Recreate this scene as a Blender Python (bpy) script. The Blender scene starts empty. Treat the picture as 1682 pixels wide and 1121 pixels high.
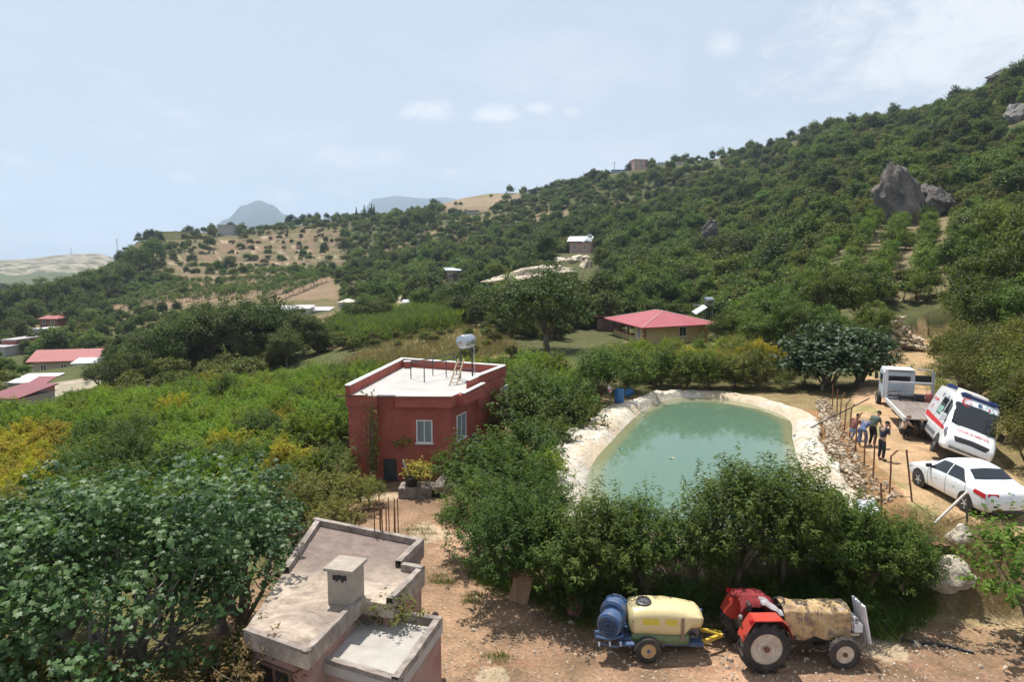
import bpy, math, random
import numpy as np
from mathutils import Vector, Matrix, Euler
R = math.radians
random.seed(7); RNG = np.random.default_rng(11)
SC = bpy.context.scene
COL = SC.collection

# ------------------------------------------------------------------ camera, sky, sun, exposure
CAM_H, PITCH, FPX = 10.2, R(6.1), 1121.33
cam_d = bpy.data.cameras.new('camera'); cam = bpy.data.objects.new('camera', cam_d); COL.objects.link(cam)
cam_d.lens = 24.0; cam_d.sensor_width = 36.0; cam_d.sensor_fit = 'HORIZONTAL'
cam_d.clip_start = 0.1; cam_d.clip_end = 30000
cam.location = (0, 0, CAM_H); cam.rotation_euler = (R(90) - PITCH, 0, 0)
SC.camera = cam

SUN_EL, SUN_AZ = R(70), math.atan2(-0.45, 0.89)          # azimuth from +Y towards +X
world = bpy.data.worlds.new('World'); SC.world = world; world.use_nodes = True
def build_world():
    nt = world.node_tree; N = nt.nodes; L = nt.links; N.clear()
    out = N.new('ShaderNodeOutputWorld'); bg = N.new('ShaderNodeBackground')
    sky = N.new('ShaderNodeTexSky'); sky.sky_type = 'NISHITA'; sky.sun_disc = False
    sky.sun_elevation = SUN_EL; sky.sun_rotation = SUN_AZ
    sky.altitude = 300; sky.air_density = 1.0; sky.dust_density = 1.6; sky.ozone_density = 2.2
    tc = N.new('ShaderNodeTexCoord')
    # cloud layer: direction projected on a flat deck, soft fractal noise
    sep = N.new('ShaderNodeSeparateXYZ'); L.new(tc.outputs['Generated'], sep.inputs[0])
    def math_(op, a, b=None, clamp=False):
        m = N.new('ShaderNodeMath'); m.operation = op; m.use_clamp = clamp
        for i, q in enumerate((a, b)):
            if q is None: continue
            if isinstance(q, (int, float)): m.inputs[i].default_value = q
            else: L.new(q, m.inputs[i])
        return m.outputs[0]
    zz = math_('MAXIMUM', sep.outputs[2], 0.0); den = math_('ADD', zz, 0.16)
    cx = math_('DIVIDE', sep.outputs[0], den); cy = math_('DIVIDE', sep.outputs[1], den)
    comb = N.new('ShaderNodeCombineXYZ'); L.new(cx, comb.inputs[0]); L.new(cy, comb.inputs[1])
    n1 = N.new('ShaderNodeTexNoise'); n1.inputs['Scale'].default_value = 0.9; n1.inputs['Detail'].default_value = 7
    n1.inputs['Roughness'].default_value = 0.56; n1.inputs['Distortion'].default_value = 0.35
    mp = N.new('ShaderNodeMapping'); mp.inputs['Location'].default_value = CLOUD_OFF
    L.new(comb.outputs[0], mp.inputs[0]); L.new(mp.outputs[0], n1.inputs['Vector'])
    r1 = N.new('ShaderNodeMapRange'); r1.interpolation_type = 'SMOOTHSTEP'
    r1.inputs['From Min'].default_value = 0.50; r1.inputs['From Max'].default_value = 0.66; r1.inputs['To Max'].default_value = 0.35
    L.new(n1.outputs['Fac'], r1.inputs['Value'])
    # a second, finer puffy layer low over the horizon
    n2 = N.new('ShaderNodeTexNoise'); n2.inputs['Scale'].default_value = 7.0; n2.inputs['Detail'].default_value = 6
    n2.inputs['Roughness'].default_value = 0.55
    mp2 = N.new('ShaderNodeMapping'); mp2.inputs['Scale'].default_value = (1, 1, 2.6); mp2.inputs['Location'].default_value = (3.1, 0.4, 1.7)
    L.new(tc.outputs['Generated'], mp2.inputs[0]); L.new(mp2.outputs[0], n2.inputs['Vector'])
    r2 = N.new('ShaderNodeMapRange'); r2.interpolation_type = 'SMOOTHSTEP'
    r2.inputs['From Min'].default_value = 0.56; r2.inputs['From Max'].default_value = 0.74; r2.inputs['To Max'].default_value = 0.55
    L.new(n2.outputs['Fac'], r2.inputs['Value'])
    lo = N.new('ShaderNodeMapRange'); lo.interpolation_type = 'SMOOTHSTEP'
    lo.inputs['From Min'].default_value = 0.34; lo.inputs['From Max'].default_value = 0.12
    L.new(sep.outputs[2], lo.inputs['Value'])
    m2 = math_('MULTIPLY', r2.outputs[0], lo.outputs[0])
    cov = math_('MAXIMUM', r1.outputs[0], m2)
    # the cloud bank and the small puffs that stand over the hills this day: soft patches broken up by noise
    azm = math_('ARCTAN2', sep.outputs[0], sep.outputs[1]); elv = math_('ARCSINE', sep.outputs[2])
    n3 = N.new('ShaderNodeTexNoise'); n3.inputs['Scale'].default_value = 17.0; n3.inputs['Detail'].default_value = 9; n3.inputs['Roughness'].default_value = 0.66; n3.inputs['Distortion'].default_value = 0.5
    mp3 = N.new('ShaderNodeMapping'); mp3.inputs['Scale'].default_value = (1, 1, 1.8); L.new(tc.outputs['Generated'], mp3.inputs[0]); L.new(mp3.outputs[0], n3.inputs['Vector'])
    tot = None
    for (a0, e0, wa, we, k) in PUFFS:
        u = math_('DIVIDE', math_('SUBTRACT', azm, a0), wa); v = math_('DIVIDE', math_('SUBTRACT', elv, e0), we)
        g = math_('MULTIPLY', math_('EXPONENT', math_('MULTIPLY', math_('ADD', math_('MULTIPLY', u, u), math_('MULTIPLY', v, v)), -1.0)), k)
        tot = g if tot is None else math_('MAXIMUM', tot, g)
    pf = N.new('ShaderNodeMapRange'); pf.interpolation_type = 'SMOOTHSTEP'; pf.inputs['From Min'].default_value = 1.02; pf.inputs['From Max'].default_value = 1.75; pf.inputs['To Max'].default_value = .9
    L.new(math_('ADD', tot, math_('MULTIPLY', n3.outputs['Fac'], 1.7)), pf.inputs['Value'])
    cov = math_('MAXIMUM', cov, pf.outputs[0])
    # pale milky veil that every summer sky has near the horizon
    veil = N.new('ShaderNodeMapRange'); veil.inputs['From Min'].default_value = 0.0; veil.inputs['From Max'].default_value = 0.7
    veil.inputs['To Min'].default_value = 0.84; veil.inputs['To Max'].default_value = 0.58
    L.new(sep.outputs[2], veil.inputs['Value'])
    mixv = N.new('ShaderNodeMixRGB'); mixv.inputs[2].default_value = (*VEIL, 1)
    L.new(veil.outputs[0], mixv.inputs[0]); L.new(sky.outputs[0], mixv.inputs[1])
    mix = N.new('ShaderNodeMixRGB'); mix.inputs[2].default_value = (*CLOUD, 1)
    L.new(cov, mix.inputs[0]); L.new(mixv.outputs[0], mix.inputs[1])
    L.new(mix.outputs[0], bg.inputs[0]); bg.inputs[1].default_value = SKY_STRENGTH
    L.new(bg.outputs[0], out.inputs[0])
def _dir(px, py):
    u, v = (px - 841) / 1121.3, (560.5 - py) / 1121.3; y = math.cos(PITCH) + v * math.sin(PITCH); z = -math.sin(PITCH) + v * math.cos(PITCH)
    return math.atan2(u, y), math.asin(z / math.sqrt(u * u + y * y + z * z))
PUFFS = [(*_dir(px, py), w / 1121, h / 1121, k) for px, py, w, h, k in [(1660,60,260,95,.85),(1400,30,120,40,.62),(1560,190,260,45,.5),(700,184,52,17,.72),(820,188,46,18,.70),(885,178,32,14,.6),(940,184,26,12,.55),(1195,78,30,26,.55),(298,292,26,12,.62),(748,284,46,12,.55),(985,276,46,12,.6),(460,325,60,14,.5),(2100,200,300,90,.8),(-500,260,200,60,.7),(-1200,400,300,90,.8)]]
CLOUD_OFF = (1.35, 0.3, 0.0)
SKY_STRENGTH = 0.09; HAZE = 0.00017
VEIL = (5.95, 6.55, 7.2); CLOUD = (8.0, 8.1, 8.3)
build_world()
sun_d = bpy.data.lights.new('sun', 'SUN'); sun_d.energy = 5.0; sun_d.angle = R(0.6); sun_d.color = (1.0, 0.955, 0.88)
sun = bpy.data.objects.new('sun', sun_d); COL.objects.link(sun)
_sv = Vector((math.sin(SUN_AZ) * math.cos(SUN_EL), math.cos(SUN_AZ) * math.cos(SUN_EL), math.sin(SUN_EL)))
sun.rotation_euler = (-_sv).to_track_quat('-Z', 'Y').to_euler(); sun.location = _sv * 300
SC.view_settings.view_transform = 'Standard'; SC.view_settings.look = 'None'
SC.view_settings.gamma = 1.0; SC.view_settings.exposure = 0.44; SC.view_settings.use_curve_mapping = False
SC.render.engine = 'CYCLES'
cy = SC.cycles
cy.max_bounces = 6; cy.diffuse_bounces = 3; cy.glossy_bounces = 3; cy.transmission_bounces = 4; cy.transparent_max_bounces = 6
cy.volume_bounces = 0; cy.use_denoising = True; cy.use_adaptive_sampling = True; cy.adaptive_threshold = 0.02
cy.caustics_reflective = False; cy.caustics_refractive = False
SC.render.use_persistent_data = False

# ------------------------------------------------------------------ pixel <-> place
CP, SP = math.cos(PITCH), math.sin(PITCH)
def ray(px, py):
    u, v = (px - 841) / FPX, (560.5 - py) / FPX
    return Vector((u, CP + v * SP, -SP + v * CP))
def AT(px, py, y):                 # the point of that sight line at ground distance y
    d = ray(px, py); t = y / d.y
    return Vector((d.x * t, y, CAM_H + d.z * t))
def ATZ(px, py, z):                # the point of that sight line at height z
    d = ray(px, py); t = (z - CAM_H) / d.z
    return Vector((d.x * t, d.y * t, z))
def project(x, y, z):
    dz = z - CAM_H
    dep = y * CP - dz * SP
    return 841 + FPX * x / dep, 560.5 - FPX * (y * SP + dz * CP) / dep

# ------------------------------------------------------------------ mesh builder
def tag(o, label=None, cat=None, group=None, kind=None):
    if label: o['label'] = label
    if cat: o['category'] = cat
    if group: o['group'] = group
    if kind: o['kind'] = kind
    return o
PROTECT = [(190,550,446,500,238),(275,560,388,440,330),(45,156,572,622,128),(932,982,382,420,208),(905,972,416,470,196),(790,905,432,480,172),(728,756,436,464,205),(553,584,490,510,172),(440,540,505,522,150),(986,1186,506,562,80),(1128,1180,484,524,98),(642,690,480,530,160),(1437,1552,256,388,118),(1036,1064,258,281,425),
           (1080,1182,262,275,430),(1003,1033,276,288,428),(0,30,556,586,150),(64,106,517,538,187),(355,388,366,390,448),(258,303,378,397,432),(762,788,344,358,470),(1158,1176,362,392,190),(12,68,624,645,94),(1658,1682,172,205,190),(1466,1524,540,600,58),(0,40,650,674,70)]
def blocks_view(px, base, top, half, y):
    return any(px + half > a and px - half < b and top < d - 3 and y < yy + 1 for a, b, c, d, yy in PROTECT if base > c)
def thing(name, label, cat, loc=(0, 0, 0), rotz=0.0, group=None, rot=None):
    o = bpy.data.objects.new(name, None); COL.objects.link(o); o.empty_display_size = 0.3
    o.location = loc; o.rotation_euler = rot if rot is not None else (0, 0, rotz)
    return tag(o, label, cat, group)
def link(name, me, parent=None, loc=None, rot=None, scale=None):
    o = bpy.data.objects.new(name, me); COL.objects.link(o)
    if parent is not None: o.parent = parent
    if loc is not None: o.location = loc
    if rot is not None: o.rotation_euler = rot
    if scale is not None: o.scale = scale if hasattr(scale, '__len__') else (scale,) * 3
    return o
class MB:
    def __init__(s): s.v = []; s.f = []
    def add(s, vs, fs):
        b = len(s.v); s.v.extend([tuple(q) for q in vs]); s.f.extend([tuple(i + b for i in q) for q in fs]); return s
    def box(s, c, d, rz=0.0, M=None):
        hx, hy, hz = d[0] / 2, d[1] / 2, d[2] / 2
        vs = [Vector((i * hx, j * hy, k * hz)) for k in (-1, 1) for j in (-1, 1) for i in (-1, 1)]
        m = M if M is not None else Matrix.Rotation(rz, 3, 'Z')
        return s.add([m @ q + Vector(c) for q in vs], [(0, 2, 3, 1), (4, 5, 7, 6), (0, 1, 5, 4), (2, 6, 7, 3), (0, 4, 6, 2), (1, 3, 7, 5)])
    def bbox(s, lo, hi):
        return s.box([(a + b) / 2 for a, b in zip(lo, hi)], [b - a for a, b in zip(lo, hi)])
    def bar(s, a, b, w, h, up=(0, 0, 1)):
        a, b = Vector(a), Vector(b); d = (b - a); n = d.length
        if n < 1e-6: return s
        x = d / n; u = Vector(up)
        if abs(x.dot(u)) > 0.98: u = Vector((0, 1, 0))
        y = u.cross(x).normalized(); z = x.cross(y)
        return s.box((a + b) / 2, (n, w, h), M=Matrix((x, y, z)).transposed())
    def prism(s, poly, z0, z1):
        n = len(poly)
        vs = [(p[0], p[1], z0) for p in poly] + [(p[0], p[1], z1) for p in poly]
        fs = [(i, (i + 1) % n, n + (i + 1) % n, n + i) for i in range(n)] + [tuple(range(n - 1, -1, -1)), tuple(range(n, 2 * n))]
        return s.add(vs, fs)
    def tube(s, pts, r, n=8, cap=True):
        pts = [Vector(p) for p in pts]; k = len(pts)
        rs = r if hasattr(r, '__len__') else [r] * k
        vs = []; x = None
        for i, p in enumerate(pts):
            t = (pts[min(i + 1, k - 1)] - pts[max(i - 1, 0)])
            t = t.normalized() if t.length > 1e-9 else Vector((0, 0, 1))
            if x is None:
                x = t.orthogonal().normalized()
            else:
                x = (x - t * x.dot(t)); x = x.normalized() if x.length > 1e-6 else t.orthogonal().normalized()
            y = t.cross(x)
            for j in range(n):
                a = 2 * math.pi * j / n
                vs.append(p + (x * math.cos(a) + y * math.sin(a)) * rs[i])
        fs = [(i * n + j, i * n + (j + 1) % n, (i + 1) * n + (j + 1) % n, (i + 1) * n + j) for i in range(k - 1) for j in range(n)]
        if cap: fs += [tuple(range(n - 1, -1, -1)), tuple(range((k - 1) * n, k * n))]
        return s.add(vs, fs)
    def lathe(s, prof, o=(0, 0, 0), axis=(0, 0, 1), n=20, closed=False):
        ax = Vector(axis).normalized(); x = ax.orthogonal().normalized(); y = ax.cross(x); o = Vector(o); k = len(prof)
        vs = []
        for (r, h) in prof:
            for j in range(n):
                a = 2 * math.pi * j / n
                vs.append(o + ax * h + (x * math.cos(a) + y * math.sin(a)) * max(r, 1e-4))
        m = k if closed else k - 1
        fs = [(i * n + j, i * n + (j + 1) % n, ((i + 1) % k) * n + (j + 1) % n, ((i + 1) % k) * n + j) for i in range(m) for j in range(n)]
        if not closed: fs += [tuple(range(n - 1, -1, -1)), tuple(range((k - 1) * n, k * n))]
        return s.add(vs, fs)
    def grid(s, fn, nu, nv, wrap=False):
        vs = [fn(i / nu, j / nv) for i in range(nu + (0 if wrap else 1)) for j in range(nv + 1)]
        m = nu if wrap else nu + 1
        fs = [(i * (nv + 1) + j, ((i + 1) % m) * (nv + 1) + j, ((i + 1) % m) * (nv + 1) + j + 1, i * (nv + 1) + j + 1)
              for i in range(nu) for j in range(nv)]
        return s.add(vs, fs)
    def mesh(s, name, mat=None, smooth=False, bevel=0):
        me = bpy.data.meshes.new(name); me.from_pydata(s.v, [], s.f)
        if mat: me.materials.append(mat)
        if smooth: me.polygons.foreach_set('use_smooth', [True] * len(me.polygons))
        me.update(); return me
    def build(s, name, mat=None, parent=None, smooth=False, loc=None, rot=None, bevel=0.0, seg=2, subsurf=0, auto=None, fix=True):
        if fix:
            import bmesh
            me = bpy.data.meshes.new(name); me.from_pydata(s.v, [], s.f); bm = bmesh.new(); bm.from_mesh(me)
            bmesh.ops.recalc_face_normals(bm, faces=bm.faces); bm.to_mesh(me); bm.free()
            if mat: me.materials.append(mat)
            if smooth: me.polygons.foreach_set('use_smooth', [True] * len(me.polygons))
        else: me = s.mesh(name, mat, smooth)
        if auto is not None:
            me.polygons.foreach_set('use_smooth', [True] * len(me.polygons)); me.set_sharp_from_angle(angle=R(auto))
        o = link(name, me, parent, loc, rot)
        if bevel:
            m = o.modifiers.new('edge', 'BEVEL'); m.width = bevel; m.segments = seg; m.limit_method = 'ANGLE'; m.angle_limit = R(40)
        if subsurf:
            m = o.modifiers.new('round', 'SUBSURF'); m.levels = subsurf; m.render_levels = subsurf
        return o
def copy_tree(o, parent=None):
    c = o.copy(); COL.objects.link(c); c.parent = parent
    for ch in o.children: copy_tree(ch, c)
    return c

# ------------------------------------------------------------------ materials
_MATS = {}
def nodes(name):
    m = bpy.data.materials.new(name); m.use_nodes = True
    nt = m.node_tree; b = nt.nodes['Principled BSDF']; return m, nt, b
def ramp(nt, fac, stops):
    r = nt.nodes.new('ShaderNodeValToRGB'); e = r.color_ramp.elements
    while len(e) < len(stops): e.new(0.5)
    for q, (p, c) in zip(e, stops): q.position = p; q.color = (*c, 1)
    nt.links.new(fac, r.inputs[0]); return r.outputs[0]
def noise(nt, scale, detail=4, rough=0.55, coord='Object', dist=0.0, stretch=None):
    tc = nt.nodes.new('ShaderNodeTexCoord'); n = nt.nodes.new('ShaderNodeTexNoise')
    n.inputs['Scale'].default_value = scale; n.inputs['Detail'].default_value = detail; n.inputs['Roughness'].default_value = rough
    n.inputs['Distortion'].default_value = dist
    if coord == 'World':
        g = nt.nodes.new('ShaderNodeNewGeometry'); src = g.outputs['Position']
    else: src = tc.outputs[coord]
    if stretch:
        mp = nt.nodes.new('ShaderNodeMapping'); mp.inputs['Scale'].default_value = stretch; nt.links.new(src, mp.inputs[0]); src = mp.outputs[0]
    nt.links.new(src, n.inputs['Vector']); return n.outputs['Fac']
def mixc(nt, fac, a, b, mode='MIX'):
    m = nt.nodes.new('ShaderNodeMixRGB'); m.blend_type = mode
    for i, q in ((0, fac), (1, a), (2, b)):
        if isinstance(q, (int, float)): m.inputs[i].default_value = q
        elif isinstance(q, tuple): m.inputs[i].default_value = (*q, 1)
        else: nt.links.new(q, m.inputs[i])
    return m.outputs[0]
def bump(nt, b, fac, strength=0.4, dist=0.02):
    n = nt.nodes.new('ShaderNodeBump'); n.inputs['Strength'].default_value = strength; n.inputs['Distance'].default_value = dist
    nt.links.new(fac, n.inputs['Height']); nt.links.new(n.outputs[0], b.inputs['Normal'])
def mat(name, col, rough=0.6, metal=0.0, var=0.12, scale=6.0, dirt=None, dirt_amt=0.35, dirt_scale=2.0, bmp=0.0, spec=None, coat=0.0, coord='Object', stretch=None):
    """plain surface: base colour with fine tonal noise, optional dirt patches and relief"""
    if name in _MATS: return _MATS[name]
    m, nt, b = nodes(name)
    lo = tuple(c * (1 - var) for c in col); hi = tuple(min(1, c * (1 + var)) for c in col)
    n = noise(nt, scale, 6, 0.6, coord, stretch=stretch); c = ramp(nt, n, [(0.3, lo), (0.7, hi)])
    if dirt:
        d = noise(nt, dirt_scale, 7, 0.65, coord, 0.4, stretch=stretch)
        f = ramp(nt, d, [(0.5 - dirt_amt * 0.3, (0, 0, 0)), (0.72, (dirt_amt * 1.6,) * 3)])
        c = mixc(nt, f, c, dirt)
    nt.links.new(c, b.inputs['Base Color'])
    b.inputs['Roughness'].default_value = rough; b.inputs['Metallic'].default_value = metal
    if spec is not None: b.inputs['Specular IOR Level'].default_value = spec
    if coat: b.inputs['Coat Weight'].default_value = coat; b.inputs['Coat Roughness'].default_value = 0.08
    if bmp: bump(nt, b, noise(nt, scale * 4, 6, 0.6, coord), bmp, 0.03)
    _MATS[name] = m; return m
def leafmat(name, dark, mid, light, trans=0.35, rough=0.58, spec=0.16):
    if name in _MATS: return _MATS[name]
    m, nt, b = nodes(name)
    at = nt.nodes.new('ShaderNodeAttribute'); at.attribute_name = 'tint'
    oi = nt.nodes.new('ShaderNodeObjectInfo')
    c = ramp(nt, at.outputs['Fac'], [(0.0, dark), (0.5, mid), (1.0, light)])
    h = nt.nodes.new('ShaderNodeHueSaturation')
    mr = nt.nodes.new('ShaderNodeMapRange'); mr.inputs['To Min'].default_value = 0.74; mr.inputs['To Max'].default_value = 1.28
    nt.links.new(oi.outputs['Random'], mr.inputs['Value']); nt.links.new(mr.outputs[0], h.inputs['Value'])
    mh = nt.nodes.new('ShaderNodeMapRange'); mh.inputs['To Min'].default_value = 0.475; mh.inputs['To Max'].default_value = 0.522
    wn = nt.nodes.new('ShaderNodeTexWhiteNoise'); wn.noise_dimensions = '1D'; nt.links.new(oi.outputs['Random'], wn.inputs['W'])
    nt.links.new(wn.outputs['Value'], mh.inputs['Value']); nt.links.new(mh.outputs[0], h.inputs['Hue'])
    nt.links.new(c, h.inputs['Color'])
    b.inputs['Roughness'].default_value = rough; b.inputs['Specular IOR Level'].default_value = spec
    nt.links.new(h.outputs[0], b.inputs['Base Color'])
    tr = nt.nodes.new('ShaderNodeBsdfTranslucent'); g = mixc(nt, 1.0, h.outputs[0], (1.25, 1.35, 0.55), 'MULTIPLY')
    nt.links.new(g, tr.inputs[0])
    mx = nt.nodes.new('ShaderNodeMixShader'); mx.inputs[0].default_value = trans
    out = nt.nodes['Material Output']
    nt.links.new(b.outputs[0], mx.inputs[1]); nt.links.new(tr.outputs[0], mx.inputs[2]); nt.links.new(mx.outputs[0], out.inputs[0])
    _MATS[name] = m; return m
# ------------------------------------------------------------------ terrain: one sheet out to the far hills
def _slope(px, py):
    d = ray(px, py); return d.z / d.y
P_ = 'p'
_COLS = [  # azimuth column: (distance, height) or (distance, image row of the ground)
 (-700, [(10,-1),(45,-3.5),(128,-11),(300,-14),(700,-14),(1300,10),(1700,25),(2600,10)]),
 (0,    [(10,-.4),(30,-1.5),(45,-2.4),(70,-5.0),(128,-8.3),(190,-9.5),(260,-9.5),(420,-12),(700,-14),(1100,(P_,455)),(1500,(P_,428)),(1700,25),(2600,0)]),
 (160,  [(10,-.2),(30,-1.2),(50,-2.4),(75,-3.4),(128,-7.0),(200,-8.0),(300,(P_,492)),(400,(P_,455)),(520,0),(800,-14),(1100,(P_,452)),(1480,(P_,414)),(1700,25),(2600,0)]),
 (260,  [(10,0),(30,-1.0),(64,-2.4),(85,-2.2),(128,-5.0),(200,-4.5),(300,(P_,470)),(400,(P_,405)),(440,(P_,394)),(520,30),(700,0),(1500,0),(2600,0)]),
 (400,  [(10,0),(30,-.4),(64,-2.0),(84,-1.7),(120,-3.0),(190,(P_,516)),(250,(P_,484)),(300,(P_,455)),(360,(P_,428)),(430,(P_,385)),(480,(P_,372)),(560,26),(800,0),(2600,0)]),
 (600,  [(10,0),(34,-.1),(62,-.9),(80,(P_,572)),(110,(P_,545)),(150,(P_,517)),(200,(P_,492)),(300,(P_,446)),(400,(P_,388)),(480,(P_,352)),(560,42),(800,20),(2600,0)]),
 (800,  [(10,0),(34,0),(62,.6),(78,(P_,560)),(100,(P_,530)),(150,(P_,492)),(220,(P_,458)),(320,(P_,410)),(450,(P_,350)),(550,(P_,322)),(700,70),(2600,30)]),
 (1000, [(10,0),(34,1.2),(50,1.6),(65,(P_,575)),(80,1.0),(95,2.4),(110,(P_,510)),(160,(P_,462)),(210,(P_,414)),(320,(P_,352)),(430,(P_,298)),(500,(P_,292)),(640,70),(2600,30)]),
 (1200, [(10,0),(34,1.8),(50,1.9),(80,1.6),(100,(P_,508)),(130,(P_,470)),(180,(P_,415)),(260,(P_,345)),(350,(P_,288)),(450,(P_,247)),(620,80),(2600,40)]),
 (1400, [(10,0),(34,2.1),(50,2.6),(70,(P_,505)),(85,(P_,465)),(110,(P_,398)),(140,(P_,352)),(200,(P_,283)),(300,(P_,220)),(380,(P_,207)),(560,80),(2600,40)]),
 (1490, [(10,0),(34,2.1),(50,2.4),(62,3.6),(72,(P_,490)),(88,(P_,440)),(110,(P_,385)),(140,(P_,330)),(200,(P_,258)),(260,(P_,212)),(340,(P_,188)),(560,80),(2600,40)]),
 (1580, [(10,.5),(20,2.0),(34,2.6),(50,4.5),(60,(P_,540)),(80,(P_,445)),(100,(P_,385)),(140,(P_,305)),(200,(P_,206)),(240,(P_,158)),(262,(P_,156)),(400,90),(2600,40)]),
 (1700, [(10,1),(22,2.6),(30,3.4),(45,6.0),(60,(P_,490)),(80,(P_,408)),(110,(P_,335)),(150,(P_,245)),(200,(P_,140)),(230,(P_,97)),(255,(P_,96)),(340,95),(2600,40)]),
 (2500, [(10,2),(22,4),(45,10),(80,22),(150,50),(230,85),(320,100),(2600,60)]),
]
_LR = np.linspace(math.log(8), math.log(2700), 220)
_CX = np.array([c for c, _ in _COLS], float)
def _col_profile(c, pts):
    d = np.array([math.log(p[0]) for p in pts]); z = np.array([CAM_H + p[0] * _slope(c, p[1][1]) if isinstance(p[1], tuple) else p[1] for p in pts], float)
    q = np.interp(_LR, d, z)
    k = np.exp(-np.linspace(-2, 2, 9) ** 2); k /= k.sum()
    return np.convolve(np.pad(q, 4, mode='edge'), k, 'valid')
_PROF = np.array([_col_profile(c, p) for c, p in _COLS])
def sstep(a, b, x):
    t = np.clip((x - a) / (b - a), 0, 1); return t * t * (3 - 2 * t)
def far_z(x, y):
    y = np.maximum(y, 1e-3); r = np.maximum(y, 8.0)
    c = 841 + FPX * x / np.maximum(y, 4.0) / CP
    c = np.clip(c, _CX[0], _CX[-1])
    i = np.clip(np.searchsorted(_CX, c) - 1, 0, len(_CX) - 2)
    t = (c - _CX[i]) / (_CX[i + 1] - _CX[i])
    lr = np.log(np.clip(r, 8, 2690)); k = (lr - _LR[0]) / (_LR[1] - _LR[0]); k0 = np.clip(k.astype(int), 0, len(_LR) - 2); kt = k - k0
    def val(j): return _PROF[j, k0] * (1 - kt) + _PROF[j, k0 + 1] * kt
    j0 = np.clip(i - 1, 0, len(_CX) - 1); j3 = np.clip(i + 2, 0, len(_CX) - 1)
    a, b, cc, d = val(j0), val(i), val(i + 1), val(j3)
    m1 = (cc - a) * 0.5 * np.where(j0 == i, 0, 1) * 0.6; m2 = (d - b) * 0.5 * np.where(j3 == i + 1, 0, 1) * 0.6
    t2, t3 = t * t, t ** 3
    return (2 * t3 - 3 * t2 + 1) * b + (t3 - 2 * t2 + t) * m1 + (-2 * t3 + 3 * t2) * cc + (t3 - t2) * m2
# value noise
_PERM = RNG.random((64, 64))
def vnoise(x, y, s=1.0):
    x = np.asarray(x) / s; y = np.asarray(y) / s
    xi = np.floor(x).astype(int); yi = np.floor(y).astype(int); fx = x - xi; fy = y - yi
    fx = fx * fx * (3 - 2 * fx); fy = fy * fy * (3 - 2 * fy)
    g = lambda a, b: _PERM[a % 64, b % 64]
    return (g(xi, yi) * (1 - fx) + g(xi + 1, yi) * fx) * (1 - fy) + (g(xi, yi + 1) * (1 - fx) + g(xi + 1, yi + 1) * fx) * fy - 0.5
# ---- pond, road and plateau outlines in the ground plane
WATER_Z, RIM_Z, ROAD_Z = 1.5, 1.95, 2.1
POND = [ATZ(a, b, WATER_Z).xy for a, b in [(1096,657),(1150,654),(1205,659),(1252,670),(1296,690),(1302,720),(1309,748),(1321,778),(1336,806),(1346,838),(1340,868),(1300,884),(1200,890),(1080,890),(990,876),(966,842),(962,806),(967,776),(984,748),(1008,722),(1030,698),(1056,676)]]
def smooth_loop(pts, n):
    pts = [Vector((p[0], p[1])) for p in pts]; m = len(pts); out = []
    per = []
    for i in range(m):
        a, b, c, d = pts[i - 1], pts[i], pts[(i + 1) % m], pts[(i + 2) % m]
        for k in range(12):
            t = k / 12
            out.append(0.5 * ((2 * b) + (c - a) * t + (2 * a - 5 * b + 4 * c - d) * t * t + (-a + 3 * b - 3 * c + d) * t ** 3))
    ln = [0]
    for i in range(len(out)): ln.append(ln[-1] + (out[(i + 1) % len(out)] - out[i]).length)
    res = []; j = 0
    for k in range(n):
        q = ln[-1] * k / n
        while ln[j + 1] < q: j += 1
        t = (q - ln[j]) / max(1e-9, ln[j + 1] - ln[j]); res.append(out[j].lerp(out[(j + 1) % len(out)], t))
    return res
POND_S = smooth_loop(POND, 160)
def seg_dist(x, y, pts, closed=True):
    d = np.full(np.shape(x), 1e9); n = len(pts)
    for i in range(n if closed else n - 1):
        a, b = pts[i], pts[(i + 1) % n]; ex, ey = b[0] - a[0], b[1] - a[1]; l2 = ex * ex + ey * ey + 1e-12
        t = np.clip(((x - a[0]) * ex + (y - a[1]) * ey) / l2, 0, 1)
        d = np.minimum(d, np.hypot(x - a[0] - t * ex, y - a[1] - t * ey))
    return d
def inside(x, y, pts):
    r = np.zeros(np.shape(x), bool); n = len(pts)
    for i in range(n):
        a, b = pts[i], pts[(i + 1) % n]
        c = ((a[1] > y) != (b[1] > y))
        with np.errstate(divide='ignore', invalid='ignore'):
            r ^= c & (x < (b[0] - a[0]) * (y - a[1]) / (b[1] - a[1] + 1e-12) + a[0])
    return r
def sdist(x, y, pts):
    d = seg_dist(x, y, pts); return np.where(inside(x, y, pts), -d, d)
PLATEAU = [(70, 19.5), (22, 19.0), (16.2, 19.2), (13.6, 20.1), (11.6, 20.9), (8.5, 20.2), (5.0, 20.2), (2.6, 21.0), (1.7, 23.5), (2.0, 27), (3.2, 32), (4.4, 38), (5.0, 46), (5.0, 75), (120, 75)]
ROAD = [(23.5, 19.8), (17.6, 21.6), (16.4, 24.0), (17.3, 27.5), (19.2, 31.5), (21.6, 36.5), (24.4, 42.0), (28.6, 49.0), (34.5, 57.0), (41, 64)]
ROAD_W = 2.5
PADS = []      # level ground cut for each distant house: x, y, radius, height, run-out
for _a, _b, _y, _r, _dy in [(957,417,208,9,3),(1051,281,425,12,4),(1098,275,429,9,3),(1130,275,434,10,3),(1168,274,440,10,3),(96,615,128,10,4),(370,389,448,12,4),(281,396,432,14,4),(742,463,205,8,3),(490,519,152,14,3),(569,509,172,7,2),(85,537,187,11,4),(16,583,150,9,4),(65,557,165,7,3),(1018,288,430,10,4),(774,358,470,10,4),(664,502,158,9,0)]:
    _p = AT(_a, _b, _y); PADS.append((_p.x, _y + _dy, _r, _p.z, _r * 1.6))
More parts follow.
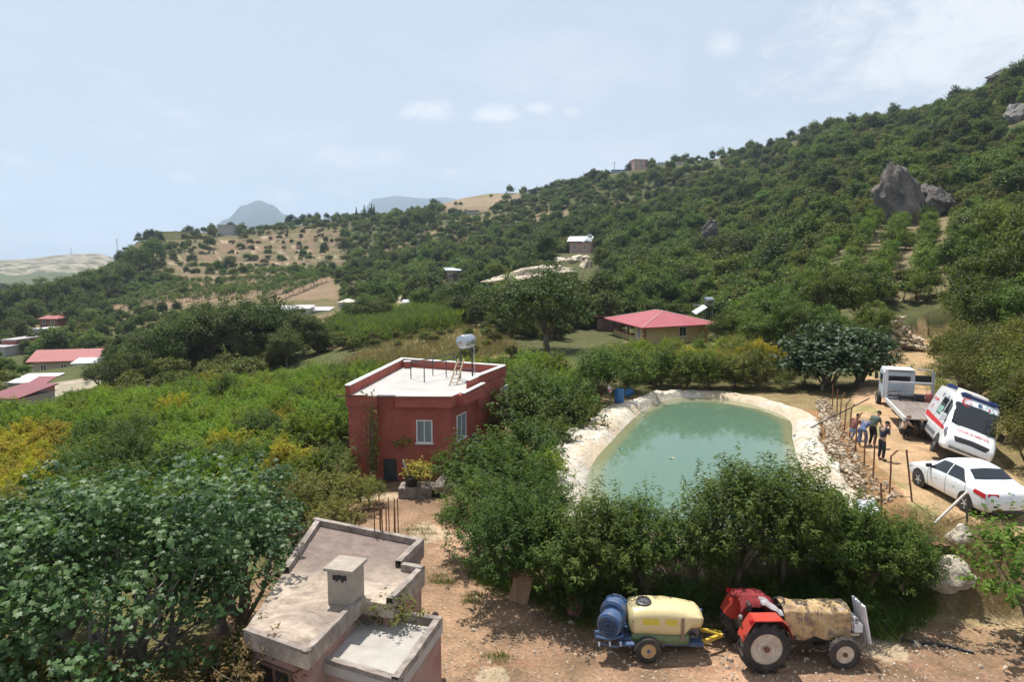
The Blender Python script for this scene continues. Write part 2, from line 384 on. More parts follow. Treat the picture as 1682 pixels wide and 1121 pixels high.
PADS.append((19.8, 91.0, 11.0, 1.1, 9.0))
POND_C = smooth_loop(POND, 56)
_PB = (min(p.x for p in POND_S) - 3, max(p.x for p in POND_S) + 3, min(p.y for p in POND_S) - 3, max(p.y for p in POND_S) + 3)
def ground_z(x, y):
    x = np.asarray(x, float); y = np.asarray(y, float); sh = np.broadcast(x, y).shape
    x = np.broadcast_to(x, sh).ravel(); y = np.broadcast_to(y, sh).ravel()
    z = far_z(x, y)
    k = np.nonzero(y < 67)[0]
    if len(k):
        X, Y = x[k], y[k]
        near = -0.055 * np.maximum(0, -X - 5) * sstep(12, 30, Y) - 0.02 * np.maximum(0, -X - 12)
        sp = sdist(X, Y, PLATEAU); up = 1 - sstep(-0.9, 1.3, sp)
        near = near + (1.86 - near) * up
        rx = np.interp(Y, [p[1] for p in ROAD], [p[0] for p in ROAD])
        rise = np.clip(X - rx - ROAD_W - 0.6, 0, 40)          # right of the road the ground climbs
        near = near + 0.30 * rise * up
        zz = near + (z[k] - near) * sstep(44, 64, Y)
        zz = zz + vnoise(X, Y, 3.1) * 0.12 + vnoise(X + 9, Y, 1.1) * 0.05
        dr = seg_dist(X, Y, ROAD, False)
        rz = np.interp(Y, [19, 24, 30, 36, 42, 50, 57, 66], [2.05, 2.1, 2.1, 2.15, 2.2, 2.35, 2.7, 3.4])
        w = 1 - sstep(ROAD_W - 0.4, ROAD_W + 1.0, dr); zz = zz + (rz - zz) * w
        q = np.nonzero((X > _PB[0]) & (X < _PB[1]) & (Y > _PB[2]) & (Y < _PB[3]))[0]
        if len(q):
            pd = sdist(X[q], Y[q], POND_C); zq = zz[q]
            zq = np.where(pd < 2.2, zq + (1.80 - zq) * (1 - sstep(0.8, 2.2, pd)), zq)
            zq = np.where(pd < 1.0, np.minimum(zq, 1.8 - 1.3 * (1 - sstep(-0.2, 1.0, pd))), zq); 
            strip = sstep(1.0, 1.6, pd) * (1 - sstep(2.6, 3.4, pd)) * sstep(2.75, 3.5, dr[q]) * (X[q] > 8) * sstep(21.3, 22.2, Y[q]) * (1 - sstep(38, 40, Y[q])); zz[q] = zq - .45 * strip
        z[k] = zz
    amp = np.clip((np.hypot(x, y) - 30) / 400, 0, 1)
    z = z + (vnoise(x, y, 37) * 7 + vnoise(x, y, 15) * 2.6) * amp * sstep(0, 1, amp * 6)
    ca = 841 + FPX * x / np.maximum(y, 4.0) / CP
    tmask = sstep(262, 320, ca) * (1 - sstep(560, 640, ca)) * sstep(262, 290, y) * (1 - sstep(440, 462, y))
    fr = (z / 3.4) % 1.0; z = z + 3.4 * (sstep(.5, .95, fr) - fr) * .8 * tmask          # terraces
    for (cx, cyy, r, pz, fall) in PADS:
        d = np.hypot(x - cx, y - cyy); w = 1 - sstep(r, r + fall, d); z = z + (pz - z) * w
    return z.reshape(sh)
def gz(x, y): return float(ground_z(np.array([x]), np.array([y]))[0])
def ground_at(px, py, lo=9.0, hi=1600.0):
    """where the sight line meets the ground"""
    d = ray(px, py); ys = np.exp(np.linspace(math.log(lo), math.log(hi), 900)); t = ys / d.y
    zz = CAM_H + d.z * t; g = ground_z(d.x * t, ys); k = np.argmax(g >= zz)
    y = ys[k] if k > 0 else ys[-1]
    return Vector((d.x * y / d.y, y, gz(d.x * y / d.y, y)))

# ---- land cover, read as soil colours (linear)
def inpoly_px(px, py, poly): return inside(px, py, poly)
ZONES = {
 'terrace': [(268,436),(330,398),(470,384),(566,380),(568,446),(470,450),(300,470)],
 'rows':    [(165,506),(296,466),(470,448),(540,440),(556,492),(380,496),(200,512)],
 'slope2':  [(566,380),(740,372),(770,420),(640,448),(568,446)],
 'hilltop': [(700,345),(745,318),(850,306),(860,330),(800,352)],
 'dryfield':[(560,600),(600,578),(655,556),(760,536),(836,548),(850,578),(760,600),(620,612)],
 'reeds':   [(540,560),(560,532),(640,518),(760,526),(742,545),(650,556),(600,572)],
 'orchard2':[(1176,486),(1300,470),(1380,405),(1440,372),(1556,356),(1560,480),(1490,500),(1400,485),(1300,500)],
 'track':   [(640,525),(655,485),(672,485),(668,512),(740,510),(768,524),(700,530)],
 'olive':   [(1290,288),(1440,208),(1468,214),(1480,236),(1350,296)],
}
def zone_masks(px, py): return {k: inpoly_px(px, py, v) for k, v in ZONES.items()}
def build_terrain():
    az = np.radians(np.linspace(-64, 64, 520)); rr = np.exp(np.linspace(math.log(3.0), math.log(2650), 640))
    A, Rr = np.meshgrid(az, rr, indexing='ij')
    X = Rr * np.tan(np.clip(A, -1.2, 1.2)) * np.cos(A) ** 0.5; Y = Rr * np.cos(A) ** 0.5
    Z = ground_z(X, Y)
    v = np.stack([X.ravel(), Y.ravel(), Z.ravel()], 1)
    na, nr = A.shape
    idx = np.arange(na * nr).reshape(na, nr)
    f = np.stack([idx[:-1, :-1], idx[1:, :-1], idx[1:, 1:], idx[:-1, 1:]], -1).reshape(-1, 4)
    f = f[:, ::-1] if True else f
    me = bpy.data.meshes.new('ground')
    me.vertices.add(len(v)); me.vertices.foreach_set('co', v.ravel())
    me.loops.add(f.size); me.loops.foreach_set('vertex_index', f.ravel().astype(np.int32))
    me.polygons.add(len(f)); me.polygons.foreach_set('loop_start', np.arange(0, f.size, 4)); me.polygons.foreach_set('loop_total', np.full(len(f), 4))
    me.update(calc_edges=True); me.validate()
    me.polygons.foreach_set('use_smooth', [True] * len(f))
    # soil colours
    x, y, z = v.T
    px, py = project(x, np.maximum(y, 2), z)
    j = 10 * np.clip(60 / np.maximum(y, 1), .3, 1)
    px = px + vnoise(x, y, 2.3) * j * 2; py = py + vnoise(x + 50, y, 2.9) * j
    c = np.tile(np.array([0.13, 0.115, 0.058]), (len(v), 1))                       # scrub floor
    far = y > 62
    n1 = vnoise(x, y, 21) + 0.5 * vnoise(x, y, 8)
    c[far & (n1 > 0.30)] = (0.20, 0.155, 0.098)
    zm = zone_masks(px, py)
    def put(m, col): c[m] = col
    put(zm['terrace'] & far, (0.205, 0.145, 0.10)); put(zm['rows'] & far, (0.22, 0.16, 0.11)); put(zm['slope2'] & far & (n1 > .05), (0.20, 0.155, 0.10))
    tm = zm['terrace'] & far; put(tm & (np.abs((z / 3.4) % 1 - .35) < .22), (0.13, 0.125, 0.065)); put(tm & (np.abs((z / 3.4) % 1 - .65) < .10), (0.34, 0.28, 0.21))
    put(zm['hilltop'] & far, (0.26, 0.20, 0.145)); put(zm['dryfield'] & (y > 50), (0.25, 0.20, 0.105))
    put(zm['dryfield'] & (y > 50) & (n1 > .12), (0.14, 0.15, 0.055))
    put(zm['orchard2'] & (y > 55), (0.20, 0.165, 0.10)); put(zm['track'] & far, (0.52, 0.44, 0.34)); put(zm['olive'] & far, (0.20, 0.18, 0.13))
    nearm = y < 46
    sp = sdist(x, y, PLATEAU)
    put(nearm & (sp > 0), (0.275, 0.178, 0.124))                                       # yard
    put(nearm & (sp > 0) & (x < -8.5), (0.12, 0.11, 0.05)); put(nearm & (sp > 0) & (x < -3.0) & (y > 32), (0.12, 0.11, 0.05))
    put(nearm & (np.abs(sp) < 1.3) & (x < 11) , (0.16, 0.13, 0.07)); put(nearm & (np.abs(sp) < 1.6) & (x >= 11), (0.30, 0.22, 0.14))
    put(nearm & (sp <= -.6), (0.22, 0.17, 0.09))
    rd = seg_dist(x, y, ROAD, False); put((rd < ROAD_W + .3) & (y < 75), (0.42, 0.285, 0.18))
    put((rd < ROAD_W + .3) & (rd > 1.5) & (vnoise(x, y, 1.7) > .05) & (y < 75), (0.28, 0.24, 0.12))
    pd = sdist(x, y, POND_S); put((pd > .8) & (pd < 2.8) & (x > 9) & (y < 40), (0.30, 0.18, 0.10))
    yd = nearm & (sp > 0) & (x > -8.5) & (y < 34)
    c[yd] *= (1 + .55 * vnoise(x, y, 2.4) + .35 * vnoise(x + 31, y, .9))[yd][:, None]
    put(yd & (vnoise(x + 77, y * .6, 1.5) > .27), (0.40, 0.31, 0.23)); rut = np.minimum(np.abs(y - 15.2 - .12 * np.sin(x * .9)), np.abs(y - 16.6 - .12 * np.sin(x * .9 + .5))); put(yd & (rut < .14) & (x > -1.5) & (vnoise(x, y, 1.3) > -.2), (0.24, 0.145, 0.098))
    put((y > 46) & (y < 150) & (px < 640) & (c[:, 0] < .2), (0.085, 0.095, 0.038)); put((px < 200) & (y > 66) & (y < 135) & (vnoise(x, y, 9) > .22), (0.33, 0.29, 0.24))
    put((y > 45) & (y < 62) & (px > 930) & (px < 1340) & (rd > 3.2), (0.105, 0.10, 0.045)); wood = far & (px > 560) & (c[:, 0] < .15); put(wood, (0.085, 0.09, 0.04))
    fh = y > 1000
    put(fh, (0.27, 0.24, 0.205)); put(fh & (vnoise(x, y, 17) > .04), (0.12, 0.125, 0.08)); put(fh & (vnoise(x + 9, y, 12) > .2), (0.36, 0.32, 0.27)); put((y > 560) & (y < 1130), (0.10, 0.12, 0.07))
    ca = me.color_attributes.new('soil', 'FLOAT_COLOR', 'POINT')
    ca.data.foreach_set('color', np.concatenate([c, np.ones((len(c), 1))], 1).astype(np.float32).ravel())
    m, nt, b = nodes('ground_soil')
    at = nt.nodes.new('ShaderNodeAttribute'); at.attribute_name = 'soil'
    n_f = noise(nt, 9.0, 8, 0.68, 'World'); n_m = noise(nt, 0.9, 6, 0.6, 'World', 0.5); n_b = noise(nt, 0.07, 5, 0.6, 'World')
    k1 = ramp(nt, n_f, [(0.32, (0.62,) * 3), (0.52, (1.0,) * 3), (0.70, (1.42, 1.36, 1.28))])
    k2 = ramp(nt, n_m, [(0.32, (0.72, 0.74, 0.70)), (0.68, (1.25, 1.2, 1.15))])
    k3 = ramp(nt, n_b, [(0.35, (0.84, 0.90, 0.80)), (0.65, (1.12, 1.08, 1.08))])
    c1 = mixc(nt, 1.0, at.outputs['Color'], k1, 'MULTIPLY'); c2 = mixc(nt, 1.0, c1, k2, 'MULTIPLY'); c3 = mixc(nt, 1.0, c2, k3, 'MULTIPLY')
    # loose limestone chips
    vo = nt.nodes.new('ShaderNodeTexVoronoi'); vo.inputs['Scale'].default_value = 7.0
    g = nt.nodes.new('ShaderNodeNewGeometry'); nt.links.new(g.outputs['Position'], vo.inputs['Vector'])
    chip = ramp(nt, vo.outputs['Distance'], [(0.10, (0.5,) * 3), (0.2, (0,) * 3)])
    cm = ramp(nt, n_m, [(0.52, (0,) * 3), (0.66, (1,) * 3)]); chipm = mixc(nt, 1.0, chip, cm, 'MULTIPLY')
    c4 = mixc(nt, chipm, c3, (0.55, 0.47, 0.37))
    nt.links.new(c4, b.inputs['Base Color']); b.inputs['Roughness'].default_value = 0.95; b.inputs['Specular IOR Level'].default_value = 0.1
    bump(nt, b, n_f, 0.55, 0.06)
    me.materials.append(m)
    o = link('ground', me); o['kind'] = 'structure'; o['label'] = 'brown soil of the yard, fields and wooded hillsides'
    return o
build_terrain()

# ---- far blue mountains
def mountain(name, label, pts, y, depth, col):
    base = AT(pts[0][0], 470, y).z
    def fn(u, v):
        k = u * (len(pts) - 1); i = min(int(k), len(pts) - 2); t = k - i; t = t * t * (3 - 2 * t)
        px = pts[i][0] + (pts[i + 1][0] - pts[i][0]) * (k - i); py = pts[i][1] + (pts[i + 1][1] - pts[i][1]) * t
        top = AT(px, py, y); h = (1 - abs(2 * v - 1) ** 1.25)
        zz = base + (top.z - base) * h + float(vnoise(u * 40 + 5, v * 18)) * 30 * h * (1 - h) * 4 * .5
        return Vector((top.x * (1 + (v - .5) * depth / y), y + (v - .5) * depth, zz))
    o = MB().grid(fn, 60, 24).build(name, mat('mountain_scrub', (0.045, 0.065, 0.060), 0.95, var=.3, scale=.004, coord='Object'), smooth=True, fix=False)
    o['kind'] = 'structure'; o['label'] = label
mountain('mountain', 'hazy blue conical mountain beyond the terraced ridge', [(300,400),(340,380),(372,360),(400,337),(425,329),(446,336),(468,352),(500,372),(560,400)], 4200, 1600, None)
mountain('mountain', 'hazy blue long low mountain ridge behind the cypress trees', [(540,390),(590,352),(615,326),(650,322),(700,326),(730,324),(780,334),(860,350),(960,400)], 5200, 2000, None)

# ------------------------------------------------------------------ the pond: water and its liner
def build_pond():
    n = len(POND_S)
    ctr = sum((Vector(p) for p in POND_S), Vector((0, 0))) / n
    rings = [1.03, 0.93, 0.84, 0.7, 0.45, 0.0]
    mb = MB(); vs = []; sh = []
    for k, q in enumerate(rings[:-1]):
        for p in POND_S:
            d = p - ctr; vs.append((ctr.x + d.x * q, ctr.y + d.y * q, WATER_Z)); sh.append([1, .8, .35, .1, 0][k])
    vs.append((ctr.x, ctr.y, WATER_Z)); sh.append(0)
    fs = [(k * n + j, k * n + (j + 1) % n, (k + 1) * n + (j + 1) % n, (k + 1) * n + j) for k in range(4) for j in range(n)] + [(4 * n + j, 4 * n + (j + 1) % n, 5 * n) for j in range(n)]
    mb.add(vs, fs)
    m, nt, b = nodes('pond_water')
    at = nt.nodes.new('ShaderNodeAttribute'); at.attribute_name = 'shallow'
    nn = noise(nt, 0.35, 4, 0.5); e = mixc(nt, 0.35, at.outputs['Fac'], nn, 'ADD')
    c = ramp(nt, e, [(0.12, (0.085, 0.155, 0.108)), (0.55, (0.105, 0.165, 0.105)), (0.95, (0.19, 0.195, 0.11))])
    nt.links.new(c, b.inputs['Base Color']); b.inputs['Roughness'].default_value = 0.02; b.inputs['IOR'].default_value = 1.33
    bump(nt, b, noise(nt, 3.5, 3, 0.5), 0.035, 0.03)
    o = mb.build('water', m, smooth=True, fix=False); o['kind'] = 'structure'; o['label'] = 'murky green water of the lined irrigation pond'
    a = o.data.attributes.new('shallow', 'FLOAT', 'POINT'); a.data.foreach_set('value', sh)
    # liner sheet
    lm, nt, b = nodes('pond_liner')
    n1 = noise(nt, 1.3, 7, 0.65, dist=.6); n2 = noise(nt, 6, 6, 0.6); n3 = noise(nt, 0.35, 3, .5)
    c = ramp(nt, n1, [(0.34, (0.46, 0.38, 0.28)), (0.50, (0.66, 0.59, 0.48)), (0.68, (0.78, 0.75, 0.69))])
    c = mixc(nt, ramp(nt, n3, [(.48, (0,) * 3), (.62, (.75,) * 3)]), c, (0.62, 0.47, 0.30))
    c = mixc(nt, ramp(nt, n2, [(0.60, (0,) * 3), (0.72, (.55,) * 3)]), c, (0.26, 0.21, 0.15))
    nt.links.new(c, b.inputs['Base Color']); b.inputs['Roughness'].default_value = 0.55
    bump(nt, b, noise(nt, 2.6, 8, .68, dist=2.2), 1.0, 0.16)
    P = smooth_loop(POND, 520); n = len(P)
    prof = [(-.14, -.5), (-.03, -.10), (.02, .04), (.07, .14), (.12, .24), (.18, .34), (.25, .42), (.33, .47), (.42, .50), (.52, .52), (.62, .51), (.72, .50), (.82, .47), (.91, .43), (.97, .36), (1.0, .22)]; NS = len(prof)
    vs = []
    for i, p in enumerate(P):
        t = (P[(i + 4) % n] - P[i - 4]).normalized(); nv = Vector((t.y, -t.x))
        if (p + nv * .3 - ctr).length < (p - ctr).length: nv = -nv
        px, py = project(p.x, p.y, WATER_Z)
        left = 1.0 if px < 1095 and p.y > 23 else 0.0
        w = 1.15 + 1.25 * left * max(0, 1 - abs((p.y - 31) / 13) ** 2) + .5 * float(vnoise(i * .07, 3))
        if px > 1290: w = 1.3 + .3 * float(vnoise(i * .05, 5))
        if p.y > 41: w = 1.0
        for k, (u, h) in enumerate(prof):
            d = u * w if u > 0 else u * 3
            wr = 0 if k < 1 or k == NS - 1 else 1
            a1 = i * .17 + k * .33; fold = abs(float(vnoise(a1, k * .55 + 11))) * .20 + abs(float(vnoise(i * .45 - k * .4, k * .9 + 40))) * .13 + float(vnoise(i * .9, k * 1.7 + 80)) * .07
            zz = WATER_Z + h * (0.85 + .5 * float(vnoise(i * .035, 9.0))) + wr * (fold - .06) * min(1, max(0, (k - 2) / 4)) 
            q = p + nv * (d + float(vnoise(i * .12, 70 + k * .3)) * .34 * max(0, u) + float(vnoise(i * .6, 90)) * .12 * max(0, u - .5))
            if k >= NS - 5: zz = max(zz, gz(q.x, q.y) + (.05 if k < NS - 1 else -.1))
            vs.append((q.x, q.y, zz))
    fs = [(i * NS + k, ((i + 1) % n) * NS + k, ((i + 1) % n) * NS + k + 1, i * NS + k + 1) for i in range(n) for k in range(NS - 1)]
    o = MB().add(vs, fs).build('pond_liner', lm, auto=22)
    tag(o, 'wrinkled pale geotextile sheet lining the rim of the pond', 'pond liner')
build_pond()
# ------------------------------------------------------------------ plants: prototypes
def mesh_np(name, v, f, m, tint=None, smooth=False):
    me = bpy.data.meshes.new(name); k = f.shape[1]
    me.vertices.add(len(v)); me.vertices.foreach_set('co', np.ascontiguousarray(v, np.float32).ravel())
    me.loops.add(f.size); me.loops.foreach_set('vertex_index', f.ravel().astype(np.int32))
    me.polygons.add(len(f)); me.polygons.foreach_set('loop_start', np.arange(0, f.size, k)); me.polygons.foreach_set('loop_total', np.full(len(f), k))
    me.update(calc_edges=True)
    if smooth: me.polygons.foreach_set('use_smooth', [True] * len(f))
    if tint is not None:
        a = me.attributes.new('tint', 'FLOAT', 'POINT'); a.data.foreach_set('value', np.ascontiguousarray(tint, np.float32))
    me.materials.append(m); return me
QUAD = (np.array([(0, 0, 0), (.42, .5, .10), (1, 0, -.06), (.42, -.5, .10)]), np.array([(0, 1, 2, 3)]))
def _lobed():
    v = [(0, 0, 0)]
    for a, r in [(-150, .55), (-108, .80), (-82, .62), (-50, .96), (-25, .70), (0, 1.12), (25, .70), (50, .96), (82, .62), (108, .80), (150, .55)]:
        v.append((r * math.cos(R(a)) * .62 + .35, r * math.sin(R(a)) * .62, -.10 * r + .05))
    v[0] = (.33, 0, .07)
    f = [(0, i, i + 1) for i in range(1, 11)]
    return np.array(v), np.array(f)
LOBED = _lobed()
def unit(a): return a / np.maximum(np.linalg.norm(a, axis=-1, keepdims=True), 1e-9)
def leaves(name, c, nrm, dirs, ln, wd, m, tint, tmpl=QUAD, rng=RNG):
    """leaf faces at c, facing nrm, pointing along dirs"""
    n = unit(nrm); d = dirs - n * np.sum(dirs * n, 1, keepdims=True); d = unit(d); s = np.cross(n, d)
    tv, tf = tmpl; ln = np.broadcast_to(ln, (len(c),)); wd = np.broadcast_to(wd, (len(c),))
    v = c[:, None, :] + tv[None, :, 0:1] * d[:, None, :] * ln[:, None, None] + tv[None, :, 1:2] * s[:, None, :] * wd[:, None, None] + tv[None, :, 2:3] * n[:, None, :] * ln[:, None, None]
    f = tf[None] + (np.arange(len(c)) * len(tv))[:, None, None]
    return mesh_np(name, v.reshape(-1, 3), f.reshape(-1, tf.shape[1]), m, np.repeat(tint, len(tv)))
def rnd_dir(n, rng): return unit(rng.normal(size=(n, 3)))
def crown_clumps(seed, w, h, z0, nclump, per, rc, leaf, m, flat=0.85, tmpl=QUAD, lw=.6, up=.7, hollow=.35, tintvar=.5, gap=0.0, name='crown'):
    """rounded crown: leaf clumps scattered through the outer part of a lumpy ellipsoid"""
    rng = np.random.default_rng(seed)
    d = rnd_dir(nclump, rng); d[:, 2] = np.where(d[:, 2] < -.45, -d[:, 2] * .6, d[:, 2])
    lump = 1 + .22 * np.sin(d[:, 0] * 3.1 + seed) * np.cos(d[:, 1] * 2.7 + seed * 2) + .16 * np.sin(d[:, 2] * 5 + d[:, 0] * 4 + seed)
    rad = (hollow + (1 - hollow) * rng.random(nclump) ** .45) * lump
    cc = d * rad[:, None] * np.array([w / 2 - rc * .6, w / 2 - rc * .6, h / 2 - rc * .5]) + np.array([0, 0, z0 + h / 2])
    if gap:      # hollows between the boughs
        q = np.sin(cc[:, 0] * 2.3 + seed) * np.sin(cc[:, 1] * 2.6 + seed * 2) + np.sin(cc[:, 2] * 2.9 + cc[:, 0] * 1.3 + seed) * .8
        cc = cc[q > np.quantile(q, gap)]; nclump = len(cc)
    k = np.repeat(np.arange(nclump), per); N = len(k)
    o = rnd_dir(N, rng) * (rng.random(N) ** .5)[:, None] * (rc * (.7 + .6 * rng.random(nclump)))[k][:, None] * np.array([1, 1, flat])
    c = cc[k] + o
    nr = unit(o) * .8 + np.array([0, 0, up]) + rng.normal(size=(N, 3)) * .45
    dr = unit(o) + rng.normal(size=(N, 3)) * .7 + np.array([0, 0, -.25])
    t = np.clip(.5 + (rng.random(nclump) - .5)[k] * tintvar * 1.1 + rng.normal(size=N) * .16, 0, 1)
    sz = leaf * (.7 + .6 * rng.random(N))
    return leaves(name, c, nr, dr, sz, sz * lw, m, t, tmpl)
def crown_shoots(seed, w, h, z0, nsh, per, leaf, m, slen=.8, lw=.36, upb=.8, tintvar=.5, spread=.07, tall=.25, name='crown'):
    """open crown of upright leafy shoots: spiky outline, gaps between"""
    rng = np.random.default_rng(seed)
    d = rnd_dir(nsh, rng); d[:, 2] = np.abs(d[:, 2]) * 1.1 - .35
    rad = .30 + .62 * rng.random(nsh) ** .55
    lump = 1 + .2 * np.sin(np.arctan2(d[:, 1], d[:, 0]) * 3 + seed)
    st = d * (rad * lump)[:, None] * np.array([w / 2, w / 2, h / 2]) + np.array([0, 0, z0 + h * .45])
    sd = unit(d * np.array([.9, .9, .5]) + np.array([0, 0, upb]) + rng.normal(size=(nsh, 3)) * .3)
    L = slen * (.55 + .7 * rng.random(nsh)) * (1 + tall * (rng.random(nsh) < .1) * 2)
    k = np.repeat(np.arange(nsh), per); N = len(k); u = rng.random(N)
    c = st[k] + sd[k] * (u * L[k])[:, None] + rng.normal(size=(N, 3)) * (spread * (1.25 - u))[:, None]
    side = rnd_dir(N, rng); side = unit(side - sd[k] * np.sum(side * sd[k], 1, keepdims=True))
    dr = side * .9 + sd[k] * .45 + np.array([0, 0, -.35])
    nr = sd[k] * .55 + np.array([0, 0, .8]) + rng.normal(size=(N, 3)) * .4
    t = np.clip(.45 + (rng.random(nsh) - .5)[k] * tintvar + .2 * (u - .5) + rng.normal(size=N) * .15, 0, 1)
    sz = leaf * (.65 + .6 * rng.random(N))
    return leaves(name, c, nr, dr, sz, sz * lw, m, t)
BARK = mat('bark', (0.16, 0.12, 0.085), 0.95, var=.4, scale=5, bmp=.6)
BARK_G = mat('bark_grey', (0.24, 0.21, 0.18), 0.95, var=.35, scale=5, bmp=.6)
def trunk_mesh(seed, h, r, limbs=5, spread=.5, fork=.3, m=None, stems=1):
    rng = random.Random(seed); mb = MB()
    for s_ in range(stems):
        a0 = rng.random() * 6.28; ox = Vector((math.cos(a0), math.sin(a0), 0)) * (r * 1.6 if stems > 1 else 0)
        lean = Vector((rng.uniform(-.12, .12), rng.uniform(-.12, .12), 0)) + (ox * 1.2 if stems > 1 else Vector())
        p = [ox + lean * h * t + Vector((rng.uniform(-.03, .03) * h, rng.uniform(-.03, .03) * h, h * t)) * (1 if t else 1) for t in (0, fork * .55, fork)]
        p[0] = ox + Vector((0, 0, -.25))
        mb.tube(p, [r * 1.35, r, r * .85], 8)
        top = p[-1]
        for i in range(limbs):
            a = 6.283 * i / limbs + rng.uniform(-.5, .5); q = [top - Vector((0, 0, rng.uniform(0, .12) * h))]
            o = Vector((math.cos(a), math.sin(a), 0)) * spread * h * rng.uniform(.6, 1); zt = h * rng.uniform(.72, .95)
            for t in (.3, .65, 1): q.append(top + o * t ** .8 + Vector((rng.uniform(-.05, .05) * h, rng.uniform(-.05, .05) * h, (zt - top.z) * t)))
            mb.tube(q, [r * .62, r * .42, r * .25, r * .08], 6)
            for b in range(3):
                s = q[1 + b % 2].lerp(q[2 + b % 2], rng.random()); e = s + Vector((rng.uniform(-1, 1), rng.uniform(-1, 1), rng.uniform(.2, 1))).normalized() * h * .22
                mb.tube([s, s.lerp(e, .5) + Vector((0, 0, -.02 * h)), e], [r * .25, r * .16, r * .05], 5)
    return mb.mesh('trunk', m or BARK, True)
# leaf colours: plain leaf reflectances
LM = dict(
 peach=leafmat('leaf_peach', (.040, .072, .015), (.075, .125, .024), (.128, .185, .040), .36),
 citrus=leafmat('leaf_citrus', (0.076, 0.129, 0.012), (0.130, 0.198, 0.020), (0.202, 0.258, 0.030), 0.42),
 yellow=leafmat('leaf_yellowing', (0.153, 0.153, 0.012), (0.270, 0.243, 0.016), (0.396, 0.333, 0.022), 0.36),
 dark=leafmat('leaf_pomegranate', (0.042, 0.072, 0.016), (0.078, 0.122, 0.024), (0.135, 0.175, 0.038), 0.36),
 olivey=leafmat('leaf_olive_green', (0.072, 0.085, 0.02), (0.125, 0.138, 0.032), (0.185, 0.185, 0.046), 0.34),
 fig=leafmat('leaf_fig', (.034, .072, .022), (.074, .135, .040), (.135, .200, .075), .26, .48, .30),
 figd=leafmat('leaf_fig_dark', (.024, .046, .018), (.044, .080, .030), (.078, .120, .050), .22, .5, .25),
 oak=leafmat('leaf_oak', (0.04, 0.06, 0.018), (0.07, 0.096, 0.028), (0.115, 0.14, 0.046), 0.26),
 wood=leafmat('leaf_broadleaf', (0.05, 0.078, 0.02), (0.088, 0.126, 0.03), (0.145, 0.188, 0.046), 0.34),
 maquis=leafmat('leaf_maquis', (0.058, 0.07, 0.018), (0.104, 0.118, 0.028), (0.17, 0.176, 0.046), 0.3),
 conif=leafmat('leaf_conifer', (0.017, 0.028, 0.012), (0.029, 0.046, 0.017), (0.048, 0.068, 0.024), .1),
 reed=leafmat('leaf_reed', (.095, .155, .036), (.15, .23, .055), (.22, .31, .09), .3),
 mulb=leafmat('leaf_mulberry', (0.074, 0.130, 0.017), (0.126, 0.200, 0.025), (0.200, 0.280, 0.043), .4),
 red=leafmat('leaf_reddish', (0.074, 0.060, 0.019), (0.137, 0.100, 0.038), (0.231, 0.150, 0.068), .25),
 young=leafmat('leaf_young_tree', (0.06, 0.1, 0.024), (0.1, 0.15, 0.034), (0.16, 0.21, 0.058), 0.34),
)
PRO = {}
def proto(key, crown, trunk): PRO.setdefault(key, []).append((crown, trunk))
for s in range(3):
    proto('peach', crown_shoots(10 + s, 3.1, 3.3, .05, 270, 42, .125, LM['peach'], .85, .36, .95, .6, .08, .12), trunk_mesh(10 + s, 3.0, .075, 5, .36, .2, BARK))
    proto('citrus', crown_shoots(20 + s, 2.9, 2.7, .0, 200, 32, .135, LM['citrus'], .55, .46, .75, .45, .09, .1), trunk_mesh(20 + s, 2.3, .07, 4, .36, .2))
    proto('dark', crown_shoots(30 + s, 3.0, 3.2, .0, 200, 24, .15, LM['dark'], .6, .42, .7, .5, .10), trunk_mesh(30 + s, 2.8, .07, 4, .36, .2))
    proto('oak', crown_clumps(40 + s, 7.4, 7.6, .25, 190, 48, .78, .25, LM['oak'], .75, gap=.22), trunk_mesh(40 + s, 7, .22, 6, .36, .25))
    proto('walnut', crown_clumps(50 + s, 6.8, 7.0, .3, 200, 55, .62, .22, LM['wood'], .7, gap=.25), trunk_mesh(50 + s, 6.4, .18, 6, .38, .22))
    proto('far', crown_clumps(60 + s, 5.2, 5.4, .0, 110, 30, .72, .31, LM['wood'], .8, lw=.75), trunk_mesh(60 + s, 4.6, .14, 4, .34, .25))
    proto('shrub', crown_clumps(70 + s, 4.2, 3.4, -.1, 80, 28, .60, .27, LM['maquis'], .8, lw=.75, tintvar=.7), trunk_mesh(70 + s, 2.8, .07, 4, .4, .15, None, 2))
    proto('young', crown_shoots(80 + s, 2.0, 3.0, .5, 60, 22, .22, LM['young'], .7, .45, 1.1, .5, .12), trunk_mesh(80 + s, 2.8, .05, 3, .24, .25))
    proto('near_shrub', crown_clumps(90 + s, 3.6, 3.4, 0.0, 150, 45, .42, .13, LM['maquis'], .8, lw=.5, tintvar=.6), trunk_mesh(90 + s, 3.0, .06, 5, .42, .12, None, 2))
    proto('fardark', crown_clumps(120 + s, 4.4, 6.2, .0, 90, 30, .70, .31, LM['oak'], .85, lw=.7), trunk_mesh(120 + s, 4.6, .14, 4, .34, .25))
    proto('farlight', crown_clumps(130 + s, 5.4, 4.6, .0, 100, 30, .66, .30, LM['young'], .75, lw=.7), trunk_mesh(130 + s, 4.0, .12, 4, .36, .2))
